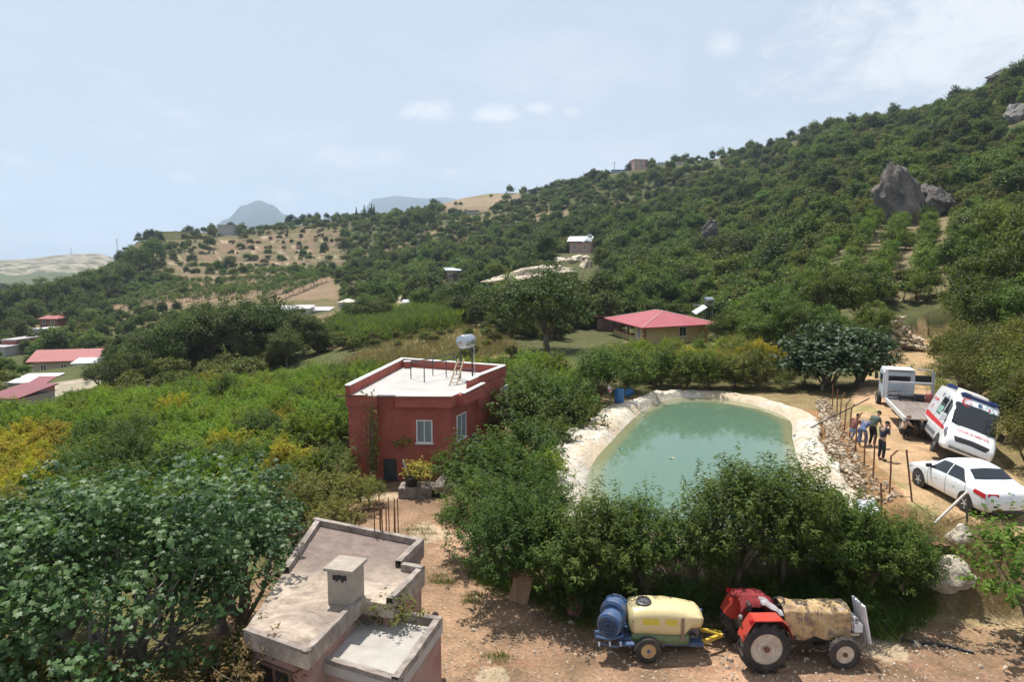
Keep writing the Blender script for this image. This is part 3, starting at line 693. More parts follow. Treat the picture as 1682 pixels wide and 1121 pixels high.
for s in range(2):
    proto('yellow', crown_shoots(25 + s, 2.9, 2.7, .0, 200, 32, .135, LM['yellow'], .55, .46, .75, .45, .09, .1), trunk_mesh(25 + s, 2.3, .07, 4, .36, .2))
    proto('olivey', crown_shoots(35 + s, 2.8, 2.8, .0, 190, 22, .15, LM['olivey'], .6, .4, .75, .5, .10), trunk_mesh(35 + s, 2.4, .06, 4, .36, .2))
    proto('figmid', crown_clumps(55 + s, 5.8, 5.0, -.2, 330, 17, .50, .22, LM['figd'], .7, LOBED, 1.0, .9), trunk_mesh(55 + s, 4.2, .12, 5, .42, .12, BARK_G, 3))
    proto('pine', crown_clumps(65 + s, 5.4, 7.5, 1.0, 80, 22, .8, .42, LM['conif'], .7, lw=.5), trunk_mesh(65 + s, 8, .2, 3, .2, .6))
proto('fig', crown_clumps(100, 7.0, 6.2, .1, 700, 24, .38, .125, LM['fig'], .55, LOBED, 1.0, 1.0, .30, 1.0, .14), trunk_mesh(100, 4.3, .15, 6, .42, .14, BARK_G, 3))
proto('fig', crown_clumps(101, 5.2, 5.0, .1, 420, 24, .38, .125, LM['fig'], .55, LOBED, 1.0, 1.0, .30, 1.0, .14), trunk_mesh(101, 3.5, .13, 5, .42, .14, BARK_G, 3))
proto('mulb', crown_shoots(110, 3.2, 3.6, .6, 120, 26, .15, LM['mulb'], .9, .7, .8, .5, .08), trunk_mesh(110, 3.6, .08, 5, .38, .2))
proto('redshrub', crown_shoots(112, 2.4, 2.6, .1, 150, 44, .10, LM['red'], .6, .34, .9, .9, .08), trunk_mesh(112, 2.4, .05, 5, .4, .1, None, 2))
def column_crown(seed, h, w, n, leaf, m, taper=1.0):
    rng = np.random.default_rng(seed); u = rng.random(n) ** .8; a = rng.random(n) * 6.283
    prof = np.minimum(1, (1 - u) * 2.2 / taper) * np.minimum(1, .45 + u * 3); rr = w / 2 * prof * (.55 + .45 * rng.random(n) ** .4)
    c = np.stack([np.cos(a) * rr, np.sin(a) * rr, .2 + u * (h - .2)], 1)
    nr = np.stack([np.cos(a), np.sin(a), .5 + 0 * a], 1) + rng.normal(size=(n, 3)) * .3
    sz = leaf * (.7 + .6 * rng.random(n)); t = np.clip(.5 + rng.normal(size=n) * .22, 0, 1)
    return leaves('crown', c, nr, np.array([0, 0, 1.0]) + rng.normal(size=(n, 3)) * .35, sz, sz * .4, m, t)
proto('cypress', column_crown(1, 9, 1.7, 700, .5, LM['conif']), trunk_mesh(1, 4, .1, 0, .1, .5))
proto('poplar', column_crown(2, 15, 2.4, 1000, .55, LM['wood'], 1.2), trunk_mesh(2, 8, .16, 0, .1, .5, BARK_G))
NAMES = dict(peach='peach_tree', citrus='citrus_tree', dark='pomegranate_tree', yellow='citrus_tree', olivey='orchard_tree', oak='oak_tree', walnut='walnut_tree', far='hillside_tree', fardark='hillside_tree', farlight='hillside_tree', shrub='maquis_shrub',
             young='young_orchard_tree', near_shrub='bushy_shrub', figmid='fig_tree', fig='fig_tree', pine='pine_tree', mulb='mulberry_tree', redshrub='reddish_shrub', cypress='cypress_tree', poplar='poplar_tree')
_prng = random.Random(5)
def plant(kind, x, y, s, label, group=None, v=None, rz=None, z=None, sxy=None, cat=None, parts=True):
    var = PRO[kind]; cr, tr = var[_prng.randrange(len(var)) if v is None else v % len(var)]
    z = gz(x, y) if z is None else z
    o = thing(NAMES[kind], label, cat or ('shrub' if 'shrub' in NAMES[kind] else 'tree'), (x, y, z), _prng.random() * 6.283 if rz is None else rz, group)
    k = sxy or s; o.scale = (k, k, s)
    link('trunk', tr, o); link('crown', cr, o)
    return o
def plant_px(kind, px, y, s, label, group=None, **kw):
    x = (px - 841) / FPX * (y * CP + (CAM_H - 1) * SP)
    return plant(kind, x, y, s, label, group, **kw)

# ------------------------------------------------------------------ the hillsides: scattered trees
def visible_ground(x, y, top):
    """is a thing reaching height top above the ground at x, y in the camera's sight"""
    z = ground_z(x, y) + top; s = (z - CAM_H) / y; ok = np.ones(len(x), bool)
    for t in np.linspace(.12, .96, 34):
        g = ground_z(x * t, y * t) + (1.5 if t < .9 else .3)
        ok &= (g - CAM_H) / (y * t) < s + .002
    return ok
def scatter_hills():
    rng = np.random.default_rng(3)
    lo, hi = math.log(60), math.log(640)
    n = 60000
    y = np.exp(lo + (hi - lo) * rng.random(n) ** .82); px = -60 + 1810 * rng.random(n)
    x = (px - 841) / FPX * y
    z = ground_z(x, y); px, py = project(x, y, z)
    zm = zone_masks(px, py)
    n1 = vnoise(x, y, 21) + .5 * vnoise(x, y, 8)
    dens = np.full(n, .82)
    dens[(px < 560) & (y > 90)] = .55
    dens[(n1 > .30) & (px < 1050)] *= .35
    for k, d in (('terrace', .10), ('rows', .02), ('slope2', .60), ('hilltop', .05), ('dryfield', 0), ('reeds', 0), ('orchard2', 0), ('track', 0)): dens[zm[k]] = d
    dens[(px < 170) & (y < 150)] = .12; dens[(px < 640) & (y < 110)] = 0; dens[(px > 930) & (px < 1195) & (y < 100)] = 0
    dens[(px > 800) & (px < 1000) & (y < 80)] = 0; dens[(px >= 640) & (px < 830) & (y < 95)] = 0
    dens[(px > 1190) & (py > 478) & (y < 72)] = .0; dens[(px > 1420) & (y < 66)] = 0
    dens[(y > 520)] *= .5
    for (cx, cyy, rr) in KEEP: dens[np.hypot(x - cx, y - cyy) < rr] = 0
    bench = zm['terrace'] & (np.abs((z / 3.4) % 1 - .42) < .10); dens[bench] = np.maximum(dens[bench], .75)
    hh = 3.6; pt = project(x, y, z + hh)[1]; hw = 2.0 / y * FPX
    for a, b, c_, d_, yy in PROTECT: dens[(px + hw > a) & (px - hw < b) & (pt < d_ - 3) & (py > c_) & (y < yy + 1)] = 0
    keep = (rng.random(n) < dens) & (px > -40) & (px < 1725)
    bench_ = bench[keep]; x, y, z, px, py = (q[keep] for q in (x, y, z, px, py))
    vis = visible_ground(x, y, 4.0); x, y, z, px, py, bench_ = (q[vis] for q in (x, y, z, px, py, bench_))
    # thin out: Poisson style
    order = np.argsort(y); got = []; cell = {}
    for i in order:
        md = (1.55 + y[i] * .0058) * (.8 + .5 * rng.random())
        if px[i] > 850: md *= .86
        if bench_[i]: md *= .5
        c = (int(x[i] // 6), int(y[i] // 6)); bad = False
        for a in (-1, 0, 1):
            for b in (-1, 0, 1):
                for j in cell.get((c[0] + a, c[1] + b), ()):
                    if (x[i] - x[j]) ** 2 + (y[i] - y[j]) ** 2 < md * md: bad = True; break
        if not bad: cell.setdefault(c, []).append(i); got.append(i)
    g = np.array(got); return x[g], y[g], z[g], px[g], py[g], bench_[g]
# places that trees stay clear of: (x, y, radius)
def _pxy(px, y): return (px - 841) / FPX * y
KEEP = [(-4.3, 35.5, 7.2), (-1.5, 31, 4.5), (-2.7, 29.5, 3.2), (_pxy(100, 128), 128, 12), (_pxy(957, 210), 210, 11), (_pxy(930, 165), 165, 14), (_pxy(1080, 82), 82, 12), (_pxy(1475, 125), 125, 10)]
def hill_label(kind, px, y, py=0):
    t = {'far': 'rounded green tree', 'fardark': 'dark upright tree', 'farlight': 'pale green spreading tree', 'shrub': 'low olive green shrub'}[kind]
    lv = 'high on' if py < (330 if px > 860 else 400) else 'halfway up' if py < (420 if px > 860 else 470) else 'at the foot of'
    if px < 270: return t + ' in the valley by the distant village', 'village'
    if px < 860: return t + ' ' + lv + ' the terraced slope under the ridge', 'terraced slope'
    if px < 1190: return t + ' ' + lv + ' the wooded slope below the pink ridge building', 'slope below the ridge building'
    return t + ' ' + lv + (' the steep hill left of the grey crag' if px < 1440 else ' the steep hill right of the grey crag'), 'hill around the crag'
def build_hills():
    x, y, z, px, py, bn = scatter_hills(); rng = np.random.default_rng(8); n = len(x)
    kind = np.where((px > 1150) & (py < 420) | (y > 300), rng.random(n) < .62, rng.random(n) < .30)   # True = shrub
    s = np.where(kind, .5 + .7 * rng.random(n) ** 1.4, .5 + .85 * rng.random(n) ** 2.2) * np.where(y > 200, 1.12, 1.0)
    kind = kind | bn; s = np.where(bn, s * .55, s); s = np.where(y < 100, s * .85, s); s = np.where((px > 170) & (px < 620) & (y < 260), s * .62, s)
    sp = rng.random(n) + .5 * vnoise(x, y, 30); sub = np.where(kind, 0, np.where(sp < .30, 1, np.where(sp > .78, 2, 0)))      # species of the trees
    cnt = {0: 0, 1: 0}; rest = []
    for i in range(n):
        k = int(kind[i])
        if cnt[k] < (150 if k else 150):
            cnt[k] += 1; key = 'shrub' if k else ('far', 'fardark', 'farlight')[sub[i]]; lb, gr = hill_label(key, px[i], y[i], py[i])
            plant(key, x[i], y[i], float(s[i]), lb, ('shrubs' if k else 'trees') + ' on the ' + gr, z=float(z[i]) - .1)
        else: rest.append(i)
    rest = np.array(rest)
    me = bpy.data.meshes.new('forest'); me.vertices.add(len(rest))
    me.vertices.foreach_set('co', np.stack([x[rest], y[rest], z[rest] - .1], 1).astype(np.float32).ravel())
    def attr(nm, tp, val): a = me.attributes.new(nm, tp, 'POINT'); a.data.foreach_set('value', val)
    attr('scl', 'FLOAT', s[rest].astype(np.float32)); attr('rz', 'FLOAT', (rng.random(len(rest)) * 6.283).astype(np.float32))
    attr('idx', 'INT', (np.where(kind[rest], 9, sub[rest] * 3) + rng.integers(0, 3, len(rest))).astype(np.int32))
    o = link('forest', me); tag(o, 'distant mass of trees and scrub covering the hills', kind='stuff')
    # crowns of standing trees are the pieces that are repeated
    src = []
    for key in ('far', 'fardark', 'farlight', 'shrub'):
        for cr, tr in PRO[key]: src.append(next(q for q in COL.objects if q.data == cr))
    ng = bpy.data.node_groups.new('forest_scatter', 'GeometryNodeTree')
    ng.interface.new_socket('Geometry', in_out='INPUT', socket_type='NodeSocketGeometry'); ng.interface.new_socket('Geometry', in_out='OUTPUT', socket_type='NodeSocketGeometry')
    N, L = ng.nodes, ng.links; gi = N.new('NodeGroupInput'); go = N.new('NodeGroupOutput'); ip = N.new('GeometryNodeInstanceOnPoints')
    j = N.new('GeometryNodeJoinGeometry')
    for q in reversed(src):
        oi = N.new('GeometryNodeObjectInfo'); oi.inputs['Object'].default_value = q; oi.inputs['As Instance'].default_value = True; oi.transform_space = 'ORIGINAL'
        L.new(oi.outputs['Geometry'], j.inputs[0])
    def named(nm, tp): a = N.new('GeometryNodeInputNamedAttribute'); a.data_type = tp; a.inputs['Name'].default_value = nm; return a.outputs['Attribute']
    cb = N.new('ShaderNodeCombineXYZ'); L.new(named('rz', 'FLOAT'), cb.inputs[2]); e2r = N.new('FunctionNodeEulerToRotation'); L.new(cb.outputs[0], e2r.inputs[0])
    L.new(gi.outputs[0], ip.inputs['Points']); L.new(j.outputs[0], ip.inputs['Instance']); ip.inputs['Pick Instance'].default_value = True
    L.new(named('idx', 'INT'), ip.inputs['Instance Index']); L.new(e2r.outputs[0], ip.inputs['Rotation']); L.new(named('scl', 'FLOAT'), ip.inputs['Scale'])
    L.new(ip.outputs[0], go.inputs[0])
    md = o.modifiers.new('scatter', 'NODES'); md.node_group = ng
    print('HILL', n, 'rest', len(rest))
build_hills()

# ---- planted rows: young trees on the two orchard terraces
def rows_from_px(zone, spacing, step, ang, jitter, kind, label, group, smin, smax, ymin, ymax, maxn):
    rng = random.Random(4); poly = ZONES[zone]; cnt = 0
    pxs = [p[0] for p in poly]; 
    c = ground_at(sum(pxs) / len(pxs), sum(p[1] for p in poly) / len(poly), 50)
    ca, sa = math.cos(ang), math.sin(ang)
    for i in range(-40, 41):
        for k in range(-60, 61):
            u, w = i * spacing + rng.uniform(-1, 1) * jitter, k * step + rng.uniform(-1, 1) * jitter
            x, y = c.x + u * ca - w * sa, c.y + u * sa + w * ca
            if not ymin < y < ymax: continue
            z = gz(x, y); px, py = project(x, y, z)
            if not inpoly_px(np.array([px]), np.array([py]), poly)[0] or rng.random() < .08: continue
            if any((x - a) ** 2 + (y - b) ** 2 < r * r for a, b, r in KEEP): continue
            plant(kind, x, y, rng.uniform(smin, smax), label, group, z=z); cnt += 1
            if cnt > maxn: return
rows_from_px('orchard2', 3.9, 1.9, R(-32), .35, 'young', 'young fruit tree in the straight rows below the grey crag', 'young trees in rows below the crag', .8, 1.25, 58, 135, 240)
yr = random.Random(41)
for k in range(26):
    p = ground_at(yr.uniform(1478, 1545), yr.uniform(395, 500), 58, 140); plant(yr.choice(['young', 'young', 'shrub']), p.x, p.y, yr.uniform(.45, .85), 'young tree or bush filling the gaps right of the planted rows', 'infill beside the planted rows', z=p.z)
rows_from_px('rows', 7.0, 3.2, R(-8), .5, 'young', 'small tree in the planted rows on the distant terraced slope', 'planted rows on the terraced slope', .9, 1.3, 150, 380, 260)

# ---- citrus orchard left of the red house
def orchard():
    rng = random.Random(12)
    for i in range(-26, 16):
        for k in range(0, 24):
            x = i * 2.35 + (k % 2) * .9 + rng.uniform(-.45, .45); y = 24.5 + k * 2.15 + rng.uniform(-.45, .45)
            z = gz(x, y); px, py = project(x, y, z + 2.2)
            if px < -90 or px > 640: continue
            if any((x - a) ** 2 + (y - b) ** 2 < r * r for a, b, r in KEEP): continue
            edge = np.interp(px, [-90, 0, 300, 430, 570, 640], [52, 52, 62, 64, 64, 60])
            if y > edge: continue
            if px > 395 and y < 29: continue
            if px > 430 and y < 31: continue
            kind = 'citrus'
            if px < 95 and 690 < py < 800 or (px < 190 and 715 < py < 738 and rng.random() < .6): kind = 'yellow'
            elif 45 < px < 240 and 705 < py < 800 or (240 < px < 440 and 690 < py < 760 and rng.random() < .35) or rng.random() < .03: kind = 'dark'
            elif py > 765 and rng.random() < .6: kind = 'olivey'
            elif rng.random() < .05: kind = 'yellow'
            lb = {'citrus': 'bright citrus tree in the dense orchard beside the red house', 'yellow': 'yellowing citrus tree in the dense orchard beside the red house',
                  'dark': 'dark green pomegranate tree within the bright citrus orchard', 'olivey': 'dull olive green tree at the near edge of the citrus orchard'}[kind]
            lb = lb.replace('in the dense orchard', ('in the near rows' if y < 36 else 'in the middle rows' if y < 48 else 'in the far rows') + ' of orchard').replace('beside the red house', 'beside the red house' if px > 400 else 'midway to the red house' if px > 170 else 'far left of the red house')
            plant(kind, x, y, rng.uniform(.88, 1.18) * (1.05 if kind == 'dark' else 1), lb, {'citrus': 'bright citrus orchard', 'yellow': 'yellowing citrus trees', 'dark': 'pomegranates in the orchard', 'olivey': 'dull trees at the orchard edge'}[kind], z=z - .05, sxy=rng.uniform(.86, 1.1))
orchard()
# ---- trees standing singly or in small groups: (kind, image column, distance, size, label, group)
ORD = ['first', 'second', 'third', 'fourth', 'fifth', 'sixth', 'seventh', 'eighth', 'ninth', 'tenth', 'eleventh', 'twelfth', 'thirteenth', 'fourteenth', 'fifteenth', 'sixteenth', 'seventeenth', 'eighteenth', 'nineteenth', 'twentieth']
def fol(lst, label, group):
    for i, (k, px, y, s, *r) in enumerate(sorted(lst, key=lambda q: q[1])):
        kw = dict(r[0]) if r else {}; plant_px(k, px, y, s, label + (', %s from left' % ORD[i] if i < 20 and len(label.split()) < 14 else ''), group, **kw)
PEACH = [(782,23.2,.92),(850,20.4,1.12),(912,19.8,.98),(985,19.4,1.12),(1050,19.5,.90),(1146,19.3,.74),(1212,19.3,1.22),(1284,19.5,1.20),(1356,19.6,1.0),(1424,19.5,1.04),(1484,19.8,.80)]
PL = ['low leafy peach tree at the path beside the red house wall', 'large dark peach tree with a board leaning against its trunk', 'peach tree behind the crumpled red sack on the grass',
      'peach tree behind the blue fan of the sprayer', 'peach tree behind the cream sprayer tank', 'low peach tree behind the sprayer drawbar', 'tall peach tree with upright shoots behind the tractor seat',
      'tall peach tree behind the covered tractor bonnet', 'peach tree behind the front wheels of the tractor', 'peach tree behind the white blade of the tractor', 'peach tree beside the rusty sheet and big boulders']
for (px, y, s), lb in zip(PEACH, PL): plant_px('peach', px, y, s, lb, 'peach trees along the near pond bank', sxy=s * .92)
fol([('peach',950,18.9,.45),('peach',1110,18.7,.42),('peach',1255,18.7,.45),('peach',1330,18.8,.42),('peach',1395,18.8,.5)], 'low peach sapling at the yard edge', 'low peach trees at the yard edge')
fol([('dark',790,27.5,1.2),('peach',842,25.6,1.1),('peach',880,23.6,.85),('citrus',893,27.2,.85),('dark',862,30,1.2),('dark',902,32.5,1.05)], 'leafy tree in the thicket between the red house and the pond', 'thicket between house and pond')
fol([('dark',858,36,1.45),('dark',905,37,1.4),('dark',936,36,1.15),('dark',938,40,1.3),('dark',985,42,1.25),('dark',880,42,1.4),('dark',1030,45,1.2),('dark',1000,47,1.1),('citrus',930,46,1.3),('dark',850,46,1.35)], 'dark dense tree beyond the red house and the pond head', 'dark trees beyond the red house')
fol([('citrus',620,52,1.1),('citrus',660,55,1.1),('citrus',700,56,1.05),('citrus',740,57,1.1),('citrus',780,56,1.1),('citrus',820,55,1.15),('citrus',760,51,1.05),('citrus',800,50,1.1),('citrus',690,51,1),('citrus',845,51,1.2),('citrus',870,55,1.2),('citrus',905,54,1.15),('citrus',640,47,1.0),('citrus',600,46,1.1)], 'bright citrus tree in the strip behind the red house roof', 'citrus strip behind the red house')
er = random.Random(77); extra = []
for k in range(34):
    extra.append((er.choice(['citrus', 'olivey', 'yellow', 'dark', 'olivey', 'citrus']), er.uniform(1000, 1330), er.uniform(49, 68), er.uniform(.6, .85)))
for k, px, y, s_ in extra:
    if (px > 1180 or y < 62) and not (960 < px < 1190 and y > 64): plant_px(k, px, y, s_ * (1.15 if px > 1190 else .9), {'citrus': 'small green citrus tree in the thick planting behind the pond', 'olivey': 'dull olive green tree in the thick planting behind the pond', 'yellow': 'yellow leaved tree in the thick planting behind the pond', 'dark': 'dark green tree in the thick planting behind the pond'}[k], 'thick planting behind the pond')
for px, y in [(1075, 47), (1115, 46.5), (1160, 46.5), (1205, 46.5), (1245, 46), (1285, 45.5), (1035, 45), (1320, 48), (985, 46), (960, 44)]: plant_px('near_shrub', px, y, er.uniform(.4, .6), 'low bush along the far rim of the pond', 'low bushes on the far pond rim')
for k in range(26): plant_px('shrub', er.uniform(560, 850), er.uniform(66, 92), er.uniform(.25, .5), 'small bush in the dry grass field behind the red house', 'bushes in the dry field')
fol([('yellow',1085,53,0.79),('yellow',1130,55,0.83),('yellow',1175,52,0.83),('citrus',1105,50,0.76),('olivey',1060,52,0.86),('olivey',1150,50,0.79),('olivey',1205,54,1.17),('yellow',1222,50,1.08),('olivey',1240,47,1.1),('citrus',1190,58,0.94),('yellow',1250,54,0.99),('olivey',1110,58,0.86),('dark',1085,48,1.0),('dark',1130,47,1.0),('dark',1165,47,1.0),('olivey',1205,47,1.0),('citrus',1150,61,0.86),('citrus',1100,62,0.79),('citrus',1050,58,0.86),('olivey',1020,56,0.79)],
    'tree of the mixed orchard below the red hipped roof', 'mixed orchard behind the pond')
plant_px('oak', 898, 70, 1.18, 'big dark round walnut tree standing alone beside the red hipped roof', v=1, sxy=1.35)
plant_px('figmid', 1350, 46.5, .92, 'dark glossy fig tree beside the tow truck', v=0, sxy=1.15); plant_px('figmid', 1405, 47.0, .95, 'dark glossy fig tree overhanging the fence beside the tow truck', v=1)
fol([('walnut',1225,66,.75),('walnut',1275,62,.85),('walnut',1320,66,.85),('walnut',1365,62,.85),('walnut',1410,64,.8),('walnut',1300,57,.7),('walnut',1250,58,.65),('walnut',1350,56,.62),('walnut',1430,58,.6),('walnut',1215,74,.75),('walnut',1290,74,.8),('walnut',1400,54,.5),('walnut',1190,68,.6)], 'broad pale green tree in the grove above the pond', 'grove above the pond')
fol([('walnut',1600,62,1.15),('walnut',1660,56,1.15),('walnut',1570,70,1.0),('walnut',1640,70,1.2),('walnut',1700,62,1.2),('walnut',1615,52,.85),('walnut',1690,48,.9)], 'tall dark tree on the slope right of the stone heap', 'tall trees right of the stone heap')
fol([('near_shrub',1570,50,1.2),('near_shrub',1600,46,1.2),('near_shrub',1640,43,1.25),('near_shrub',1680,40,1.3),('near_shrub',1640,37,1.15),('near_shrub',1676,34,1.1),('near_shrub',1700,30,1.0),('near_shrub',1668,31,.85),('near_shrub',1610,41,1.0),('near_shrub',1576,44.5,.85),('near_shrub',1720,36,1.3),('near_shrub',1560,53,.9),('near_shrub',1690,27,.75)], 'bushy shrub on the bank above the ambulance', 'shrubs on the bank above the ambulance')
fol([('oak',292,82,0.95),('oak',350,84,1.01),('oak',405,83,1.03),('oak',455,85,1.06),('oak',320,88,0.99),('oak',430,90,1.08),('oak',380,90,1.08),('oak',246,84,0.77),('oak',470,79,0.63),('oak',520,84,0.56),('oak',498,84,0.77)], 'dark oak in the broad clump behind the citrus orchard', 'oak clump behind the orchard')
fol([('oak',185,72,.55),('oak',215,76,.6),('oak',160,74,.5)], 'low dark oak at the left end of the oak clump', 'low oaks left of the clump')
fol([('oak',600,112,.75),('oak',625,115,.7),('walnut',585,116,.7)], 'dark tree behind the reed bed', 'dark trees behind the reed bed')
fol([('oak',765,120,.9),('oak',735,130,.8),('far',690,140,1.0),('far',705,150,1.1)], 'tree beside the gravel track beyond the reeds', 'trees beside the gravel track')
fol([('walnut',20,240,2.1),('walnut',60,255,2.2),('walnut',100,250,2.1),('walnut',140,265,2.2),('walnut',175,280,2.1),('walnut',-15,250,2.0),('walnut',205,300,2.0),('walnut',230,330,2.1),('walnut',255,340,2.1),('walnut',120,230,1.7),('walnut',45,225,1.6),('walnut',200,320,1.8)], 'tall bushy tree in the grove beyond the left village', 'grove beyond the village')
plant_px('cypress', 58, 238, 1.1, 'lone dark cypress in the grove beyond the village')
fol([('cypress',601,478,1.05),('cypress',613,478,1.1),('cypress',617,479,1.0),('cypress',588,480,.95)], 'slim dark cypress in the row on the skyline', 'skyline cypresses')
fol([('pine',483,462,1.05),('pine',500,466,.95),('pine',512,468,.9),('pine',525,470,.95),('pine',540,470,.85),('pine',556,474,.9),('pine',572,476,.8)], 'dark pine in the grove on the skyline by the cypresses', 'skyline pines')
fol([('pine',245,437,.9),('pine',262,437,.85),('pine',232,434,.8)], 'dark pine on the left shoulder of the terraced hill', 'pines on the left shoulder')
plant_px('far', 838, 545, 1.35, 'single round tree on the bare hilltop skyline')
plant_px('poplar', 627, 300, 1.0, 'tall slender poplar rising from the middle slope')
fol([('walnut',706,395,1.45),('far',690,400,1.7),('far',665,405,1.5),('far',640,410,1.5)], 'tree in the row just below the bare hilltop', 'trees below the bare hilltop')
fr = random.Random(31)
for k in range(480):
    px = fr.uniform(-20, 640); y = fr.uniform(66, 140); x = (px - 841) / FPX * y
    if any((x - a) ** 2 + (y - b) ** 2 < r * r for a, b, r in KEEP) or (px < 150 and 84 < y < 125 and fr.random() < .3) or (px > 430 and y < 78) : continue
    g_ = gz(x, y); b_ = project(x, y, g_)[1]
    if inside(np.array([px]), np.array([b_]), ZONES['reeds'])[0] or inside(np.array([px]), np.array([b_]), ZONES['dryfield'])[0]: continue
    s_ = fr.uniform(.28, .85)
    if blocks_view(px, b_, project(x, y, g_ + 4.4 * s_)[1], 2.2 * s_ / y * FPX, y): continue
    k_ = fr.choice(['shrub', 'shrub', 'far', 'farlight', 'fardark']) if y > 85 else 'shrub'
    plant(k_, x, y, s_, {'shrub': 'low olive green bush', 'far': 'small rounded tree', 'farlight': 'small pale green tree', 'fardark': 'small dark upright tree'}[k_] + (' in front of' if y < 100 else ' behind') + (' the red roofed village houses' if px < 190 else ' the oak clump' if px < 440 else ' the long reed bed'), 'bushes between orchard and village')
# fig trees and shrubs beside the concrete roof
plant('fig', -8.9, 14.6, 1.0, 'huge fig tree with large lobed leaves beside the concrete roof', v=0, sxy=1.06)
plant('fig', -7.9, 18.2, .95, 'fig tree reaching over the left edge of the concrete roof', v=1)
plant('fig', -12.3, 17.0, .95, 'fig tree behind the huge one at the left picture edge', v=1, sxy=1.1)
plant('redshrub', -5.25, 12.6, 1.15, 'reddish tipped shrub against the pink wall of the low building')
plant('redshrub', -6.6, 11.6, 1.1, 'reddish tipped shrub under the huge fig tree'); plant('redshrub', -8.4, 11.4, 1.0, 'reddish tipped shrub at the bottom left below the fig'); plant('near_shrub', -8.2, 12.6, .75, 'bushy shrub in the shade of the huge fig tree'); plant('near_shrub', -10.2, 13.0, .8, 'bushy shrub at the left edge under the huge fig'); plant('near_shrub', -5.9, 13.9, .7, 'bushy shrub between the huge fig and the low building')
plant('peach', -4.4, 15.2, .62, 'small green tree squeezed between fig and concrete roof')
fol([('olivey',470,25.5,.9),('olivey',520,27.2,.85),('olivey',570,27.6,.7),('dark',440,27.5,.9),('olivey',606,28.8,.5),('olivey',545,24.8,.7),('citrus',500,29.6,.9),('dark',545,30.2,.85)], 'dull green tree between the concrete roof and the red house', 'trees between the two red buildings')
plant_px('mulb', 1688, 17.6, .95, 'light green mulberry tree at the right picture edge beside the white car')
# ------------------------------------------------------------------ rocks
from mathutils import noise as mnoise
def rock_mesh(name, seed, dims, m, sub=4, amp=.35, sharp=1.6, crack=.12, squash=.3):
    import bmesh
    bm = bmesh.new(); bmesh.ops.create_icosphere(bm, subdivisions=sub, radius=1.0); off = Vector((seed * 7.3, seed * 3.1, seed * 1.7))
    rng = random.Random(seed); cuts = [(Vector((rng.uniform(-1, 1), rng.uniform(-1, 1), rng.uniform(-.4, 1))).normalized(), rng.uniform(.62, .9)) for _ in range(9)]
    for v in bm.verts:
        p = v.co.copy()
        for nrm, d in cuts:
            k = p.dot(nrm) - d
            if k > 0: p -= nrm * k * .88
        q = p * sharp + off
        t = mnoise.noise(q) * amp + mnoise.noise(q * 2.3) * amp * .45 + mnoise.noise(q * 5.1) * amp * .22
        t -= abs(mnoise.noise(q * 1.7 + off)) * crack * 1.5
        p = p * (1 + t); v.co = Vector((p.x * dims[0] / 2, p.y * dims[1] / 2, p.z * dims[2] / 2))
    me = bpy.data.meshes.new(name); bm.to_mesh(me); bm.free(); me.materials.append(m)
    me.polygons.foreach_set('use_smooth', [True] * len(me.polygons)); me.set_sharp_from_angle(angle=R(32)); return me
def rockmat(name, a, b, c, scale=1.0):
    if name in _MATS: return _MATS[name]
    m, nt, bs = nodes(name)
    n1 = noise(nt, 1.1 * scale, 8, .68, 'World', .8, (1, 1, .45)); n2 = noise(nt, 5 * scale, 7, .65, 'World')
    col = ramp(nt, n1, [(.34, a), (.5, b), (.66, c)]); col = mixc(nt, ramp(nt, n2, [(.5, (0,) * 3), (.7, (.45,) * 3)]), col, tuple(q * .45 for q in a))
    nt.links.new(col, bs.inputs['Base Color']); bs.inputs['Roughness'].default_value = .93; bs.inputs['Specular IOR Level'].default_value = .15
    bump(nt, bs, n2, .9, .25 / scale); _MATS[name] = m; return m
ROCK_GREY = rockmat('limestone_grey', (.085, .080, .076), (.155, .142, .13), (.27, .215, .175), .35)
ROCK_PALE = rockmat('limestone_pale', (.42, .35, .26), (.58, .51, .41), (.70, .64, .54), 1.6)
ROCK_PALE_FAR = rockmat('limestone_pale_far', (.42, .33, .23), (.60, .52, .40), (.72, .65, .53), .4)
def rock(name, label, px, py, y, dims, seed, m, rz=0, rot=None, sub=4, **kw):
    p = AT(px, py, y)
    o = link(name, rock_mesh(name, seed, dims, m, sub, **kw), loc=p, rot=rot or (0, 0, rz)); tag(o, label, 'rock'); return o
rock('crag', 'tall weathered grey limestone crag jutting from the wooded hillside', 1474, 328, 122, (7.6, 8, 15.0), 3, ROCK_GREY, rot=(0, R(12), 2.2), sub=5, amp=.30, sharp=1.25, crack=.2)
rock('crag', 'smaller grey rock shoulder joined to the right of the tall crag', 1516, 326, 126, (6.0, 6, 5.5), 8, ROCK_GREY, rot=(0, R(14), 0), sub=5, amp=.34)
rock('rock_outcrop', 'broken grey rock half hidden by bushes right of the crag', 1544, 334, 120, (4.6, 5, 5.5), 5, ROCK_GREY)
rock('rock_outcrop', 'small pale rock showing among trees below the ridge', 1167, 377, 190, (4.5, 4, 6), 6, ROCK_GREY)
_g = ground_at(1672, 196, 60, 260); rock('rock_outcrop', 'bare grey rock face at the right picture edge', 1672, 190, _g.y, (.055 * _g.y, .04 * _g.y, .034 * _g.y), 7, rockmat('limestone_face', (.16, .15, .14), (.26, .245, .225), (.36, .33, .30), .5), rot=(0, R(-20), 0))
rock('rock_outcrop', 'pale rock ledge on the top right skyline', 1654, 127, 230, (12, 9, 5), 10, ROCK_GREY)
rock('limestone_ledge', 'bright limestone bluff below the small pink house', 940, 436, 196, (12, 9, 7.5), 12, ROCK_PALE_FAR, sub=5); rock('limestone_ledge', 'pale limestone spur at the right of the bluff', 962, 450, 186, (5, 5, 8.5), 13, ROCK_PALE_FAR)
